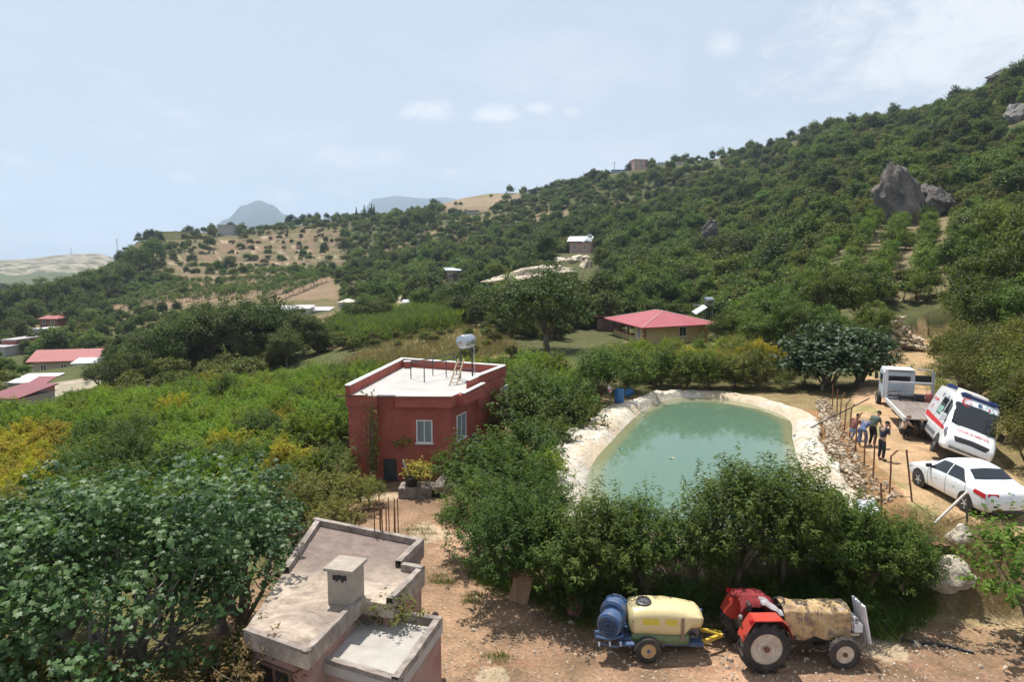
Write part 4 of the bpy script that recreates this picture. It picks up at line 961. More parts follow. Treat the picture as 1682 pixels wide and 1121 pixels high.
rock('limestone_ledge', 'long low limestone ledge sloping down from the bluff', 862, 455, 172, (26, 9, 5.5), 14, ROCK_PALE_FAR, rot=(0, R(-10), .25), sub=5); rock('limestone_ledge', 'dark undercut rock at the foot of the long ledge', 798, 488, 150, (6, 5, 5), 15, ROCK_GREY)

# ------------------------------------------------------------------ houses
def wallmat(name, col, dirt=(.3, .24, .2), amt=.25, var=.10, sc=3.0, ds=1.2): return mat(name, col, .9, var=var, scale=sc, dirt=dirt, dirt_amt=amt, dirt_scale=ds, bmp=.15, spec=.2)
GLASS = mat('window_glass', (.035, .045, .055), .08, var=.1, spec=.6)
WHITE_FRAME = mat('white_frame', (.72, .72, .70), .45, var=.05)
def window_on(parent, o, ex, up, w, h, frame=WHITE_FRAME, glass=GLASS, split=1, depth=.05, label=None, fw=.055):
    """window centred at o; ex along the wall, outward normal = ex x up"""
    ex = Vector(ex).normalized(); up = Vector(up).normalized(); n = ex.cross(up)
    M = Matrix((ex, n, up)).transposed(); o = Vector(o)
    fr = MB()
    for s in (-1, 1): fr.box(o + ex * s * (w / 2 - fw / 2) + n * depth / 2, (fw, depth, h), M=M); fr.box(o + up * s * (h / 2 - fw / 2) + n * depth / 2, (w - 2 * fw, depth, fw), M=M)
    for k in range(split): fr.box(o + ex * (-w / 2 + w * (k + 1) / (split + 1)) + n * depth / 2, (fw * .8, depth * .98, h - 2 * fw), M=M)
    wi = fr.build('window', frame, parent)
    for k in range(split + 1):
        a = w / (split + 1); MB().box(o + ex * (-w / 2 + a * (k + .5)) + n * .012, (a - fw * .9, .014, h - 2 * fw), M=M).build('pane', glass, wi)
    sl = MB().box(o - up * (h / 2 + .03) + n * (depth * .9), (w + .12, depth * 2.2, .05), M=M).build('sill', frame, wi)
    if label: wi['label'] = label
    return wi
def roof_concrete():
    m, nt, b = nodes('roof_concrete'); n1 = noise(nt, .75, 8, .66, dist=1.4); n2 = noise(nt, 5, 8, .7); n3 = noise(nt, .32, 3, .5)
    c = ramp(nt, n1, [(.36, (.22, .175, .145)), (.46, (.36, .295, .235)), (.58, (.50, .415, .33))])
    tc = nt.nodes.new('ShaderNodeTexCoord'); sx = nt.nodes.new('ShaderNodeSeparateXYZ'); nt.links.new(tc.outputs['Object'], sx.inputs[0]); ad = nt.nodes.new('ShaderNodeMath'); ad.operation = 'MULTIPLY_ADD'; ad.inputs[1].default_value = .16; nt.links.new(sx.outputs[1], ad.inputs[0]); nt.links.new(n1, ad.inputs[2])
    c = mixc(nt, ramp(nt, ad.outputs[0], [(.52, (0,) * 3), (.70, (.85,) * 3)]), c, (.17, .128, .115)); c = mixc(nt, ramp(nt, n3, [(.36, (.6,) * 3), (.48, (0,) * 3)]), c, (.20, .155, .138))
    c = mixc(nt, 1.0, c, ramp(nt, n2, [(.3, (.70,) * 3), (.7, (1.22,) * 3)]), 'MULTIPLY'); nt.links.new(c, b.inputs['Base Color']); b.inputs['Roughness'].default_value = .95; b.inputs['Specular IOR Level'].default_value = .12; bump(nt, b, n2, .5, .03); return m
CONC = roof_concrete()
CONC_L = mat('roof_screed', (.40, .375, .34), .92, var=.10, scale=3, dirt=(.30, .265, .23), dirt_amt=.4, bmp=.12, spec=.15)
CONC_EDGE = mat('weathered_concrete', (.40, .34, .30), .95, var=.18, scale=5, dirt=(.12, .10, .085), dirt_amt=.62, dirt_scale=2.6, bmp=.5, spec=.1)
PINK_WALL = mat('faded_pink_render', (.31, .150, .122), .95, var=.18, scale=3, dirt=(.33, .27, .235), dirt_amt=.62, dirt_scale=1.3, bmp=.3, spec=.1)
def low_building():
    ZT, ZA = 3.1, 2.55
    P = [ATZ(a, b, ZT) for a, b in [(520,860),(697,896),(659,934),(698,941),(645,995),(594,987),(505,1077),(399,1039)]]
    t = thing('low_building', 'low pink building with stained flat concrete roof and box chimney', 'building', (-3.8, 14.5, 0))
    O = Vector((-3.8, 14.5, 0)); L = [p - O for p in P]
    ctr = sum(L, Vector()) / len(L)
    def inset(q, k): d = (ctr - q); d.z = 0; return q + d.normalized() * k
    MB().prism([(q.x, q.y) for q in L], ZT - .32, ZT).build('roof_slab', CONC, t, bevel=.02)
    MB().prism([(inset(q, .16).x, inset(q, .16).y) for q in L], -.6, ZT - .322).build('wall', PINK_WALL, t)
    def kerb(a, b, h=.17, w=.15, z=ZT):
        a, b = Vector(a), Vector(b); d = (b - a).normalized(); n = Vector((-d.y, d.x, 0))
        if n.dot(ctr - (a + b) / 2) < 0: n = -n
        a, b = a + n * (w / 2 + .004) , b + n * (w / 2 + .004)
        k = 9; vs = MB(); 
        pts = [a.lerp(b, i / k) for i in range(k + 1)]
        def fn(u, v):
            p = a.lerp(b, u); q = v * 5; s = [(-w / 2, .002), (-w / 2, h), (-w * .1, h * 1.04), (w / 2, h), (w / 2, .002), (w / 2, .002)][int(round(q))]
            jt = .012 * mnoise.noise(p * 3 + Vector((0, 0, v * 3)))
            return Vector((p.x + n.x * (s[0] + jt), p.y + n.y * (s[0] + jt), z + s[1] + jt * (1 if s[1] > .05 else 0)))
        vs.grid(fn, 14, 5).build('parapet', CONC_EDGE, t)
    kerb(L[0], L[1]); kerb(L[1], L[2]); kerb(L[2].lerp(L[3], .12), L[3]); kerb(L[3], L[4], .14); kerb(L[7].lerp(L[0], .45), L[0].lerp(L[7], .02), .15)
    kerb(L[5], L[6], .06, .12); kerb(L[6], L[7], .05, .12)
    # annex with its lower roof
    A = [ATZ(a, b, ZA) for a, b in [(594,1019),(648,1014),(727,1026),(655,1128),(512,1085)]]; B = [p - O for p in A]; c2 = sum(B, Vector()) / 5
    an = MB().prism([(q.x, q.y) for q in B], ZA - .2, ZA).build('annex_roof', CONC_L, t)
    MB().prism([((q + (c2 - q) * .03).x, (q + (c2 - q) * .03).y) for q in B], -.6, ZA - .202).build('annex_wall', PINK_WALL, t)
    ctr_s = ctr.copy(); ctr.x, ctr.y = c2.x, c2.y
    kerb(B[1].lerp(B[2], .02), B[2], .17, .14, ZA); kerb(B[2], B[3], .16, .14, ZA); kerb(B[3], B[4], .10, .14, ZA)
    ctr.x, ctr.y = ctr_s.x, ctr_s.y
    # chimney: rendered box with a slab cap and a broken slot
    c = ATZ(564, 996, ZT) - O; e = (L[6] - L[5]); rz = math.atan2(e.y, e.x)
    CH = mat('chimney_render', (.37, .32, .26), .95, var=.12, scale=4, dirt=(.24, .20, .17), dirt_amt=.4, bmp=.25, spec=.1)
    ch = MB().box((c.x, c.y + .28, ZT + .372), (.58, .56, .74), rz).build('chimney', CH, t, bevel=.012)
    MB().box((c.x, c.y + .28, ZT + .78), (.70, .68, .07), rz).build('cap', mat('chimney_cap', (.36, .31, .26), .95, var=.15, scale=5, dirt=(.22, .18, .15), dirt_amt=.4), ch, bevel=.01)
    dv = Vector((math.cos(rz), math.sin(rz), 0)); nv = Vector((-dv.y, dv.x, 0))
    if nv.y > 0: nv = -nv
    fd = -dv if dv.y > 0 else dv
    side = nv if nv.x < 0 or abs(nv.x) < .01 else -nv
    f = max((dv, -dv, nv, -nv), key=lambda q: -q.y + .0 * q.x); g = Vector((-f.y, f.x, 0))
    half = .29 if abs(f.dot(dv)) > .9 else .28
    s = MB()
    for k in range(5): s.box(Vector((c.x, c.y + .28, ZT + .62 + random.uniform(-.03, .03))) + f * (half + .004) + g * (-.12 + .065 * k), (.06, .02, .10 + .03 * (k % 2)), math.atan2(g.y, g.x))
    s.build('vent_slot', mat('soot', (.03, .028, .026), .95), ch)
    # bars and window in the front wall
    w0, w1 = inset(L[6], .16), inset(L[7], .16); ex = (w0 - w1).normalized()
    wp = w1.lerp(w0, .40); wp.z = 2.05
    window_on(t, wp, ex, (0, 0, 1), .92, .95, mat('old_frame', (.15, .085, .06), .7), mat('dark_room', (.018, .015, .014), .6), 1, .05)
    # stepped wall stub
    return t
low_building()
# rebar bundle behind the roof
RUST = mat('rusty_steel', (.19, .085, .05), .85, .2, var=.3, scale=8)
q = ATZ(634, 884, 3.1)
for i in range(9):
    a = Vector((q.x - .30 + i * .075 + random.uniform(-.02, .02), q.y + .22 + random.uniform(-.08, .08), gz(q.x, q.y))); tp = a + Vector((random.uniform(-.14, .14), random.uniform(-.1, .1), 4.0 + random.uniform(-.25, .35)))
    o = MB().tube([a, a.lerp(tp, .5) + Vector((random.uniform(-.03, .03), 0, 0)), tp], .017, 6).build('reinforcing_bar', RUST); tag(o, 'rusty upright reinforcing bar in the bundle behind the concrete roof', 'steel bar', 'reinforcing bars behind the concrete roof')

# ---- the red house
RED_WALL = wallmat('dark_red_render', (.375, .108, .082), (.23, .065, .05), .40, .09)
WHITE_TOP = mat('white_coping', (.74, .73, .70), .8, var=.04, dirt=(.5, .46, .42), dirt_amt=.2)
ROOF_W = mat('white_roof_screed', (.46, .45, .43), .85, var=.09, scale=2, dirt=(.33, .31, .285), dirt_amt=.6, dirt_scale=.5, bmp=.06)
HZ = 4.15
def red_house():
    L_, F_, R_, B_ = ATZ(567, 634, HZ + .5), ATZ(741, 653, HZ), ATZ(831, 601, HZ + .5), ATZ(660, 589, HZ + .5)
    O = Vector((-4.2, 36, 0)); t = thing('red_house', 'dark red two level house with white flat roof and parapet', 'house', O)
    L, F, Rr, B = [Vector((p.x, p.y, 0)) - O for p in (L_, F_, R_, B_)]
    ef = (F - L).normalized(); nf = Vector((ef.y, -ef.x, 0)); lf = (F - L).length
    es = (Rr - F).normalized(); ns = Vector((es.y, -es.x, 0)); ls = (Rr - F).length
    def fp(u, d=0, z=0): return L + ef * u * lf - nf * d + Vector((0, 0, z))
    def sp(v, d=0, z=0): return F + es * v - ns * d + Vector((0, 0, z))
    # slab with its overhang and the walls below
    slab = [L, fp(.30), fp(.30, .22), fp(.47, .22), fp(.47), F, sp(.7), sp(.7, -.35), sp(3.4, -.35), sp(3.4), Rr, B]
    MB().prism([(q.x, q.y) for q in slab], HZ - .52, HZ).build('roof_slab', RED_WALL, t)
    inn = [fp(.02, .05), fp(.298, .05), fp(.298, .26), fp(.5, .26), fp(.985, .32), sp(.75, .30), sp(3.4, .30), sp(3.45, .03), sp(ls - .02, .03), B + Vector((.05, -.1, 0)), L + Vector((.05, .15, 0))]
    inn = [fp(.02, .05), fp(.298, .05), fp(.298, .27), fp(.985, .27), sp(3.4, .22), sp(3.45, .04), sp(ls - .05, .04), B + (Rr - B).normalized() * .06, ]
    MB().prism([(q.x, q.y) for q in inn], -1.2, HZ - .522).build('wall', RED_WALL, t)
    # roof surface
    ri = [L + ef * .2, fp(.3, .006), fp(.3, .226), fp(.47, .226), fp(.47, .006), F + (B - F).normalized() * .01, sp(ls - .25, .25), B + (F - B).normalized() * .3]
    MB().prism([(q.x, q.y) for q in ri], HZ + .004, HZ + .03).build('roof_surface', ROOF_W, t)
    def para(a, b, h0, h1, w=.2, z=HZ + .032, nm='parapet'):
        a, b = Vector(a), Vector(b); d = (b - a).normalized(); n = Vector((-d.y, d.x, 0)); c = (L + F + Rr + B) / 4
        if n.dot(c - (a + b) / 2) < 0: n = -n
        q = [a, b, b + n * w, a + n * w]
        mb = MB(); mb.add([(p.x, p.y, z) for p in q] + [(q[0].x, q[0].y, z + h0), (q[1].x, q[1].y, z + h1), (q[2].x, q[2].y, z + h1), (q[3].x, q[3].y, z + h0)],
                          [(0, 1, 2, 3), (4, 5, 6, 7), (0, 1, 5, 4), (1, 2, 6, 5), (2, 3, 7, 6), (3, 0, 4, 7)])
        pa = mb.build(nm, RED_WALL, t)
        n2 = n * .03; q = [a - n2, b - n2, b + n * (w + .03), a + n * (w + .03)]
        MB().add([(p.x, p.y, z + h + .002 + dz) for dz in (0, .05) for p, h in zip(q, (h0, h1, h1, h0))], [(0, 1, 2, 3), (4, 5, 6, 7), (0, 1, 5, 4), (1, 2, 6, 5), (2, 3, 7, 6), (3, 0, 4, 7)]).build('coping', WHITE_TOP, pa)
    para(L, B, .46, .46); para(B + (Rr - B).normalized() * .24, Rr, .46, .46); para(Rr - es * .26, sp(3.45), .46, .46); para(sp(3.4), sp(2.2), .44, .40, .18); para(sp(.72, -.348), sp(3.38, -.348), .02, .10, .16)
    # low white upstand in the step of the front edge
    MB().bar(fp(.30, .11, HZ + .06), fp(.47, .11, HZ + .06), .24, .07).build('coping', WHITE_TOP, t)
    MB().bar(fp(.30, -.03, HZ - .05), fp(1.0, -.03, HZ + .015), .05, .05).build('roof_edge_bar', RUST, t)
    MB().bar(fp(-.09, .0, HZ + .02), fp(.2, -.02, HZ + .03), .05, .06).build('roof_edge_bar', RUST, t)
    up = (0, 0, 1)
    CURT = mat('curtained_glass', (.20, .24, .27), .12, var=.25, scale=3, stretch=(9, 9, .2))
    window_on(t, fp(.735, .27, 2.42), ef, up, .78, 1.12, glass=CURT)
    wa, wb = fp(.985, .27), sp(3.4, .22); wp = wa.lerp(wb, .40); wp.z = 2.42; window_on(t, wp, (wb - wa), up, 1.15, 1.25, glass=CURT)
    window_on(t, sp(7.2, .04, 2.9), es, up, 1.0, 1.2, glass=CURT)
    window_on(t, fp(.40, .27, .55), ef, up, .62, 1.0, mat('dark_shutter', (.03, .04, .045), .5), mat('dark_shutter', (.03, .04, .045), .5), 0, label='small dark shuttered opening near the ground')
    MB().tube([fp(.222, -.10, -.6), fp(.222, -.10, HZ - .6)], .055, 10).build('drainpipe', mat('red_post', (.30, .12, .09), .7), t)
    MB().tube([fp(.246, -.14, -.6), fp(.25, -.10, 2.6)], .03, 8).build('drainpipe', mat('grey_pvc', (.42, .43, .44), .5), t)
    MB().tube([fp(.535, .21, 1.02), fp(.535, .13, 1.06), fp(.535, .08, .98), fp(.58, -.02, .45), fp(.62, -.12, -.25)], .045, 10).build('waste_pipe', mat('white_pvc', (.62, .61, .58), .5), t, smooth=True)
    # air conditioner and its bracket on the side wall
    ac = MB().box(sp(2.9, -.02, 1.35), (.75, .30, .55), math.atan2(es.y, es.x)).build('air_conditioner', mat('ac_dark', (.045, .055, .08), .5), t, bevel=.02)
    MB().lathe([(.2, 0), (.2, .02)], sp(2.9, -.17, 1.35), ns, 16).build('fan_grille', mat('ac_grille', (.10, .11, .13), .5), ac)
    return t, O, fp, sp
rh, RO, rfp, rsp = red_house()
# railing around the stair opening on the roof
STEEL = mat('dark_steel_pipe', (.075, .075, .08), .45, .6, var=.1); GALV = mat('galvanised', (.50, .52, .54), .32, .85, var=.12, scale=10)
def roof_pt(px, py, dz=0.0): return ATZ(px, py, HZ + .03) + Vector((0, 0, dz))
def railing():
    base = [roof_pt(675, 623), roof_pt(697, 628), roof_pt(733, 620), roof_pt(750, 614)]; back = [roof_pt(711, 617), roof_pt(746, 607)]
    o = base[0]; t = thing('roof_railing', 'dark pipe railing around the stair opening on the white roof', 'railing', o)
    h = .95
    for p in base + back: MB().tube([p - o, p - o + Vector((0, 0, h))], .028, 8).build('post', STEEL, t)
    MB().tube([p - o + Vector((0, 0, h)) for p in base], .03, 8).build('top_rail', STEEL, t); MB().tube([p - o + Vector((0, 0, h)) for p in [base[0]] + back], .03, 8).build('top_rail', STEEL, t)
railing()
def tank_on_stand():
    p = roof_pt(766, 625); o = p; h = 1.72
    t = thing('water_tank', 'silver cylindrical water tank on a tall pipe stand on the red house roof', 'water tank', o)
    c = Vector((0, .1, h + .38)); ax = Vector((.55, .83, .0)).normalized()
    MB().lathe([(.001, -.48), (.24, -.46), (.36, -.42), (.37, -.40), (.37, .40), (.36, .42), (.24, .46), (.001, .48)], c, ax, 28).build('tank', GALV, t, auto=35)
    MB().lathe([(.05, .46), (.05, .56)], c, -ax, 12).build('valve', mat('brass', (.42, .31, .12), .4, .9), t)
    for s in (-.3, .3): MB().lathe([(.373, -.02), (.378, -.02), (.378, .02), (.373, .02)], c + ax * s, ax, 28).build('band', GALV, t)
    for sx in (-.34, .34):
        for sy in (-.38, .38):
            b = Vector((sx, sy + .1, 0)); MB().tube([b, Vector((sx * .85, sy * .85 + .1, h))], .024, 6).build('leg', STEEL, t)
    for z in (.55, h): 
        k = 1 - .15 * z / h; q = [Vector((a * .34 * k, b * .38 * k + .1, z)) for a, b in ((-1, -1), (1, -1), (1, 1), (-1, 1), (-1, -1))]
        MB().tube(q, .02, 6).build('brace', STEEL, t)
    MB().tube([Vector((.45, .3, 0)), Vector((.40, .3, 1.9)), Vector((.2, .3, 2.0))], .018, 6).build('pipe', mat('white_pvc', (.62, .61, .58), .5), t)
tank_on_stand()
def ladder():
    a = roof_pt(738, 634); b = AT(753, 590, a.y + 1.0); t = thing('wooden_ladder', 'pale wooden ladder leaning at the tank stand on the roof', 'ladder', a); W = mat('pale_timber', (.46, .35, .22), .8, var=.15)
    d = b - a; x = Vector((.36, .12, 0))
    for s in (0, 1): MB().bar(x * s, d + x * s * .8, .05, .07).build('rail', W, t)
    for k in range(6): q = (k + .7) / 6.5; MB().bar(d * q, d * q + x * (1 - .2 * q), .03, .04).build('rung', W, t)
ladder()
bl = MB().box((0, 0, .20), (.34, .26, .40)).build('chimney_stub', RED_WALL, rh, loc=roof_pt(669, 605) - RO); MB().box((0, 0, .42), (.42, .34, .05)).build('cap', WHITE_TOP, bl)

# ---- yellow house under the red hipped roof
def hip_house():
    F, Lc, Rc = ATZ(1055, 539, 3.3), ATZ(993, 523, 3.3), ATZ(1183, 532, 3.3); Bc = Lc + Rc - F; ctr = (F + Bc) / 2
    O = Vector((ctr.x, ctr.y, 1.1)); t = thing('hipped_house', 'pale yellow house under a broad red hipped metal roof', 'house', O)
    f, l, r, b = [p - O for p in (F, Lc, Rc, Bc)]; ap = 1.35
    m1 = ((f + r) / 2).lerp((l + b) / 2, .42); m2 = ((f + r) / 2).lerp((l + b) / 2, .58); m1.z = m2.z = f.z + ap
    RR = mat('red_sheet_roof', (.30, .050, .062), .55, var=.08, scale=.6, dirt=(.36, .10, .11), dirt_amt=.3, dirt_scale=.5)
    rf = MB(); rf.add([f, r, b, l, m1, m2, f - Vector((0, 0, .12)), r - Vector((0, 0, .12)), b - Vector((0, 0, .12)), l - Vector((0, 0, .12))],
        [(0, 1, 4), (1, 2, 5, 4), (2, 3, 5), (3, 0, 4, 5), (0, 1, 7, 6), (1, 2, 8, 7), (2, 3, 9, 8), (3, 0, 6, 9), (6, 7, 8, 9)])
    ro = rf.build('roof', RR, t)
    CAP = mat('ridge_cap', (.55, .33, .30), .6)
    for a, c in ((f, m1), (r, m1), (b, m2), (l, m2), (m1, m2)): MB().tube([a + Vector((0, 0, .02)), c + Vector((0, 0, .02))], .07, 6).build('ridge_cap', CAP, ro)
    def ins(p, k): d = -(p); d.z = 0; return p + d.normalized() * k
    q = [ins(p, 1.5) for p in (f, r, b, l)]; zt = f.z - .13
    # walls: full house on the right half, open porch on the left
    YW = wallmat('pale_yellow_render', (.52, .44, .23), (.42, .36, .2), .2, .05)
    porch = .42
    pl = [q[0], q[1], q[2], q[3].lerp(q[2], porch) , q[0].lerp(q[3], porch)]
    pl = [q[0], q[1], q[2], q[2].lerp(q[3], .55), q[0].lerp(q[3], .30)]
    MB().prism([(p.x, p.y) for p in pl], -.8, zt).build('wall', YW, t)
    e = (q[1] - q[0]).normalized(); el = (q[3] - q[0]).normalized()
    for k in range(4): MB().box(q[0] + el * .1 - e * .05 + Vector((0, 0, .5 - q[0].z + .42 * k + .2)), (.34, .34, .2), math.atan2(e.y, e.x)).build('quoin', mat('red_quoin', (.42, .10, .08), .8), t)
    w1 = q[0] + e * 6.2; w1.z = 1.35; window_on(t, w1, e, (0, 0, 1), 1.2, 1.2, glass=GLASS); 
    w2 = q[0].lerp(q[3], .16); w2.z = 1.35; window_on(t, w2, -el, (0, 0, 1), 1.1, 1.5, glass=mat('curtained_glass', (.2, .24, .27), .12))
    for k in (.5, .75, 1.0): p = q[0].lerp(q[3], k); MB().box((p.x, p.y, zt / 2 - .2), (.22, .22, zt + .4)).build('porch_post', mat('porch_timber', (.16, .08, .05), .7), t)
    p = r + (f - r).normalized() * 1.6 - r.normalized() * .6; MB().box((p.x, p.y, zt / 2 - .2), (.35, .35, zt + .4)).build('porch_post', mat('red_quoin', (.42, .10, .08), .8), t)
    a, c = q[0].lerp(q[3], .32), q[3]; pw = MB().bar((a.x, a.y, .35), (c.x, c.y, .35), .2, .7).build('porch_wall', YW, t); MB().bar((a.x, a.y, .74), (c.x, c.y, .74), .3, .08).build('coping', mat('red_quoin', (.42, .10, .08), .8), pw)
    MB().tube([q[0] + e * .0 - el * .25 + Vector((0, 0, -3)), q[0] - el * .25 + Vector((0, 0, .1))], .06, 6).build('drainpipe', STEEL, t)
    # shed roof glimpsed behind on the left
    s = AT(998, 521, 100); sh = thing('shed', 'low red roofed shed behind the left end of the hipped roof', 'shed', (s.x, s.y, gz(s.x, s.y))); zz = s.z - gz(s.x, s.y)
    MB().bbox((-1.6, -1.4, -.5), (1.6, 1.4, zz - .1)).build('wall', wallmat('shed_boards', (.14, .08, .06)), sh); MB().box((0, 0, zz), (4.0, 3.4, .12), M=Euler((R(-6), 0, 0)).to_matrix()).build('roof', RR, sh)
hip_house()
def solar_heater(px, py, y, s, label, base=None):
    p = AT(px, py, y); g = gz(p.x, p.y) if base is None else base
    t = thing('solar_water_heater', label, 'solar heater', (p.x, p.y, g)); h = p.z - g
    MB().lathe([(.001, -.62), (.4, -.6), (.5, -.52), (.5, .52), (.4, .6), (.001, .62)], (0, 0, h), (.95, .3, 0), 22).build('tank', GALV, t, auto=35).scale = (s, s, 1) if False else (1, 1, 1)
    MB().box((-1.5, -.9, h - 1.25), (2.0, 1.1, .08), M=Euler((R(22), R(-30), R(10))).to_matrix()).build('panel', mat('solar_panel', (.16, .20, .26), .45, 0, spec=.4), t)
    for sx in (-.5, .5):
        for sy in (-.4, .4): MB().tube([(sx * 1.1, sy * 1.1, -.4), (sx, sy, h - .25)], .035, 6).build('leg', GALV, t)
    MB().bar((-2.2, 0, h - .62), (.8, 0, h - .62), .06, .1).build('brace', WHITE_FRAME, t)
solar_heater(1164, 494, 98, 1, 'solar heater with silver tank and blue panel behind the hipped roof')

# ---- background houses
_hb = dict(pink=(.52, .33, .29), white=(.60, .58, .55), yellow=(.50, .46, .17), cream=(.50, .42, .33), grey=(.40, .38, .36), maroon=(.28, .10, .085), blue=(.20, .34, .46), tan=(.42, .31, .24), brick=(.34, .15, .10))
def far_house(name, label, px0, px1, pyt, pyb, y, col, roof='flat', rcol=(.42, .40, .38), depth=8.0, wins=(3, 1), rz=0.0, eave=.4, rise=1.2, floors_line=False, wsize=(1.0, 1.2)):
    a, b = AT(px0, pyb, y), AT(px1, pyb, y); top = AT((px0 + px1) / 2, pyt, y).z; w = b.x - a.x; cx = (a.x + b.x) / 2; z0 = min(a.z, gz(cx, y)) ; h = top - a.z
    t = thing(name, label, 'house' if 'house' in name else 'building', (cx, y + depth / 2, a.z), rz)
    W = wallmat('wall_' + '_'.join(str(int(c * 100)) for c in _hb[col]), _hb[col]); RC = mat('roof_' + '_'.join(str(int(c * 100)) for c in rcol), rcol, .6, var=.10, scale=.8, dirt=tuple(c * .7 for c in rcol), dirt_amt=.3)
    MB().bbox((-w / 2, -depth / 2, -4), (w / 2, depth / 2, h)).build('wall', W, t)
    if roof == 'flat':
        ro = MB().bbox((-w / 2 - eave, -depth / 2 - eave, h + .003), (w / 2 + eave, depth / 2 + eave, h + .25)).build('roof', RC, t)
    elif roof == 'gable':
        x, d = w / 2 + eave, depth / 2 + eave
        MB().add([(-x, -d, h), (x, -d, h), (x, d, h), (-x, d, h), (-x, 0, h + rise), (x, 0, h + rise), (-x, -d, h + .14), (x, -d, h + .14), (x, d, h + .14), (-x, d, h + .14), (-x, 0, h + rise + .14), (x, 0, h + rise + .14)],
                 [(0, 1, 5, 4), (3, 2, 5, 4), (6, 7, 11, 10), (9, 8, 11, 10), (0, 1, 7, 6), (3, 2, 8, 9), (0, 4, 10, 6), (4, 3, 9, 10), (1, 5, 11, 7), (5, 2, 8, 11)]).build('roof', RC, t)
        for sx in (-1, 1): MB().add([(sx * w / 2, -depth / 2, h), (sx * w / 2, depth / 2, h), (sx * w / 2, 0, h + rise)], [(0, 1, 2)]).build('gable', W, t)
    elif roof == 'mono':
        x, d = w / 2 + eave, depth / 2 + eave
        MB().add([(-x, -d, h), (x, -d, h), (x, d, h + rise), (-x, d, h + rise), (-x, -d, h + .12), (x, -d, h + .12), (x, d, h + rise + .12), (-x, d, h + rise + .12)], [(0, 1, 2, 3), (4, 5, 6, 7), (0, 1, 5, 4), (1, 2, 6, 5), (2, 3, 7, 6), (3, 0, 4, 7)]).build('roof', RC, t)
    elif roof == 'hip':
        x, d = w / 2 + eave, depth / 2 + eave; k = min(x, d) * .8
        MB().add([(-x, -d, h), (x, -d, h), (x, d, h), (-x, d, h), (-x + k, 0, h + rise), (x - k, 0, h + rise)], [(0, 1, 5, 4), (1, 2, 5), (2, 3, 4, 5), (3, 0, 4), (0, 1, 2, 3)]).build('roof', RC, t)
    nx, nz = wins
    for i in range(nx):
        for k in range(nz):
            fh = h / nz; window_on(t, (-w / 2 + w * (i + .5) / nx, -depth / 2, fh * (k + .52)), (1, 0, 0), (0, 0, 1), min(wsize[0], w / nx * .6), min(wsize[1], fh * .5), depth=.08, fw=.09)
    return t
WHT, GRY, RDR, BLU = (.62, .63, .64), (.40, .39, .38), (.30, .075, .07), (.24, .32, .42)
far_house('pink_house', 'small pink house with pale metal roof above the limestone bluff', 940, 973, 397, 416, 208, 'pink', 'gable', WHT, 7, (2, 1), R(-14), .7, 1.6, wsize=(.8, 1.5))
solar_heater(969, 388, 208, .8, 'silver solar tank on the roof of the small pink house', base=AT(969, 394, 208).z)
o = far_house('shed', 'white flat shed roof among trees right of the small pink house', 1013, 1023, 410, 414, 205, 'white', 'flat', WHT, 3, (1, 1), .2); o['category'] = 'shed'
far_house('ridge_building', 'three storey pink building on the ridge skyline', 1039, 1063, 262, 282, 425, 'pink', 'flat', (.52, .40, .36), 9, (3, 3), R(10), .2, wsize=(1.3, 1.3))
far_house('ridge_building', 'blue roofed open shed beside the pink ridge building', 1006, 1031, 279, 288, 428, 'blue', 'mono', BLU, 8, (3, 1), 0, .5, .8)
for i, (a, b, tp, c) in enumerate([(1083, 1112, 270, 'white'), (1114, 1136, 269, 'cream'), (1140, 1156, 272, 'brick'), (1158, 1180, 268, 'brick')]):
    far_house('ridge_building', ['low white row house right of the pink ridge building', 'low cream row house in the ridge row', 'small brick house in the ridge row', 'brick house at the right end of the ridge row'][i], a, b, tp - 3, tp + 6, 428 + 4 * i, c, 'mono', GRY if c != 'brick' else (.40, .22, .16), 7, (3, 1), 0, .4, .8)
far_house('slope_house', 'grey two storey house on pillars at the top of the terraces', 358, 383, 370, 388, 448, 'grey', 'flat', GRY, 9, (3, 2), 0, .5)
far_house('slope_house', 'yellow green house among pines on the left shoulder', 262, 301, 381, 395, 432, 'yellow', 'flat', GRY, 9, (4, 1), R(-12), .4)
far_house('slope_house', 'grey open house under the bare hilltop', 764, 785, 346, 357, 470, 'grey', 'flat', GRY, 8, (2, 1), 0, .6)
far_house('slope_house', 'house with a blue grey roof in the trees of the middle slope', 731, 753, 445, 462, 205, 'tan', 'mono', (.42, .47, .54), 6, (2, 1), R(12), .4, .8)
far_house('slope_house', 'small tan hut among the terrace rows', 553, 573, 447, 458, 255, 'tan', 'flat', (.40, .33, .28), 5, (1, 1), 0, .2)
far_house('slope_house', 'little cream house with hipped roof below the terraces', 556, 582, 497, 508, 172, 'cream', 'hip', (.50, .44, .36), 5, (2, 1), 0, .3, .8)
for i, (a, b, tp) in enumerate([(443, 476, 509), (478, 505, 508), (506, 538, 511)]):
    far_house('greenhouse_shed', ['long white roofed shed at the left of the row behind the oaks', 'white roofed shed in the middle of the row behind the oaks', 'grey roofed shed at the right of the row behind the oaks'][i], a, b, tp, tp + 8, 150 + 3 * i, 'white', 'mono', [(.42, .42, .42), (.46, .45, .44), GRY][i], 6, (2, 1), R(4), .3, .5)
far_house('village_house', 'long cream village house with a red gabled roof', 52, 140, 594, 614, 128, 'cream', 'gable', RDR, 8.5, (3, 1), R(14), .9, 1.7, wsize=(1.1, 1.2))
far_house('village_house', 'maroon walled house with white roof tank at the left edge', 4, 28, 560, 582, 150, 'maroon', 'flat', GRY, 8, (2, 1), 0, .1)
far_house('village_house', 'grey walled house cut by the left picture edge', -40, 10, 572, 592, 146, 'grey', 'flat', GRY, 8, (3, 1), 0, .1)
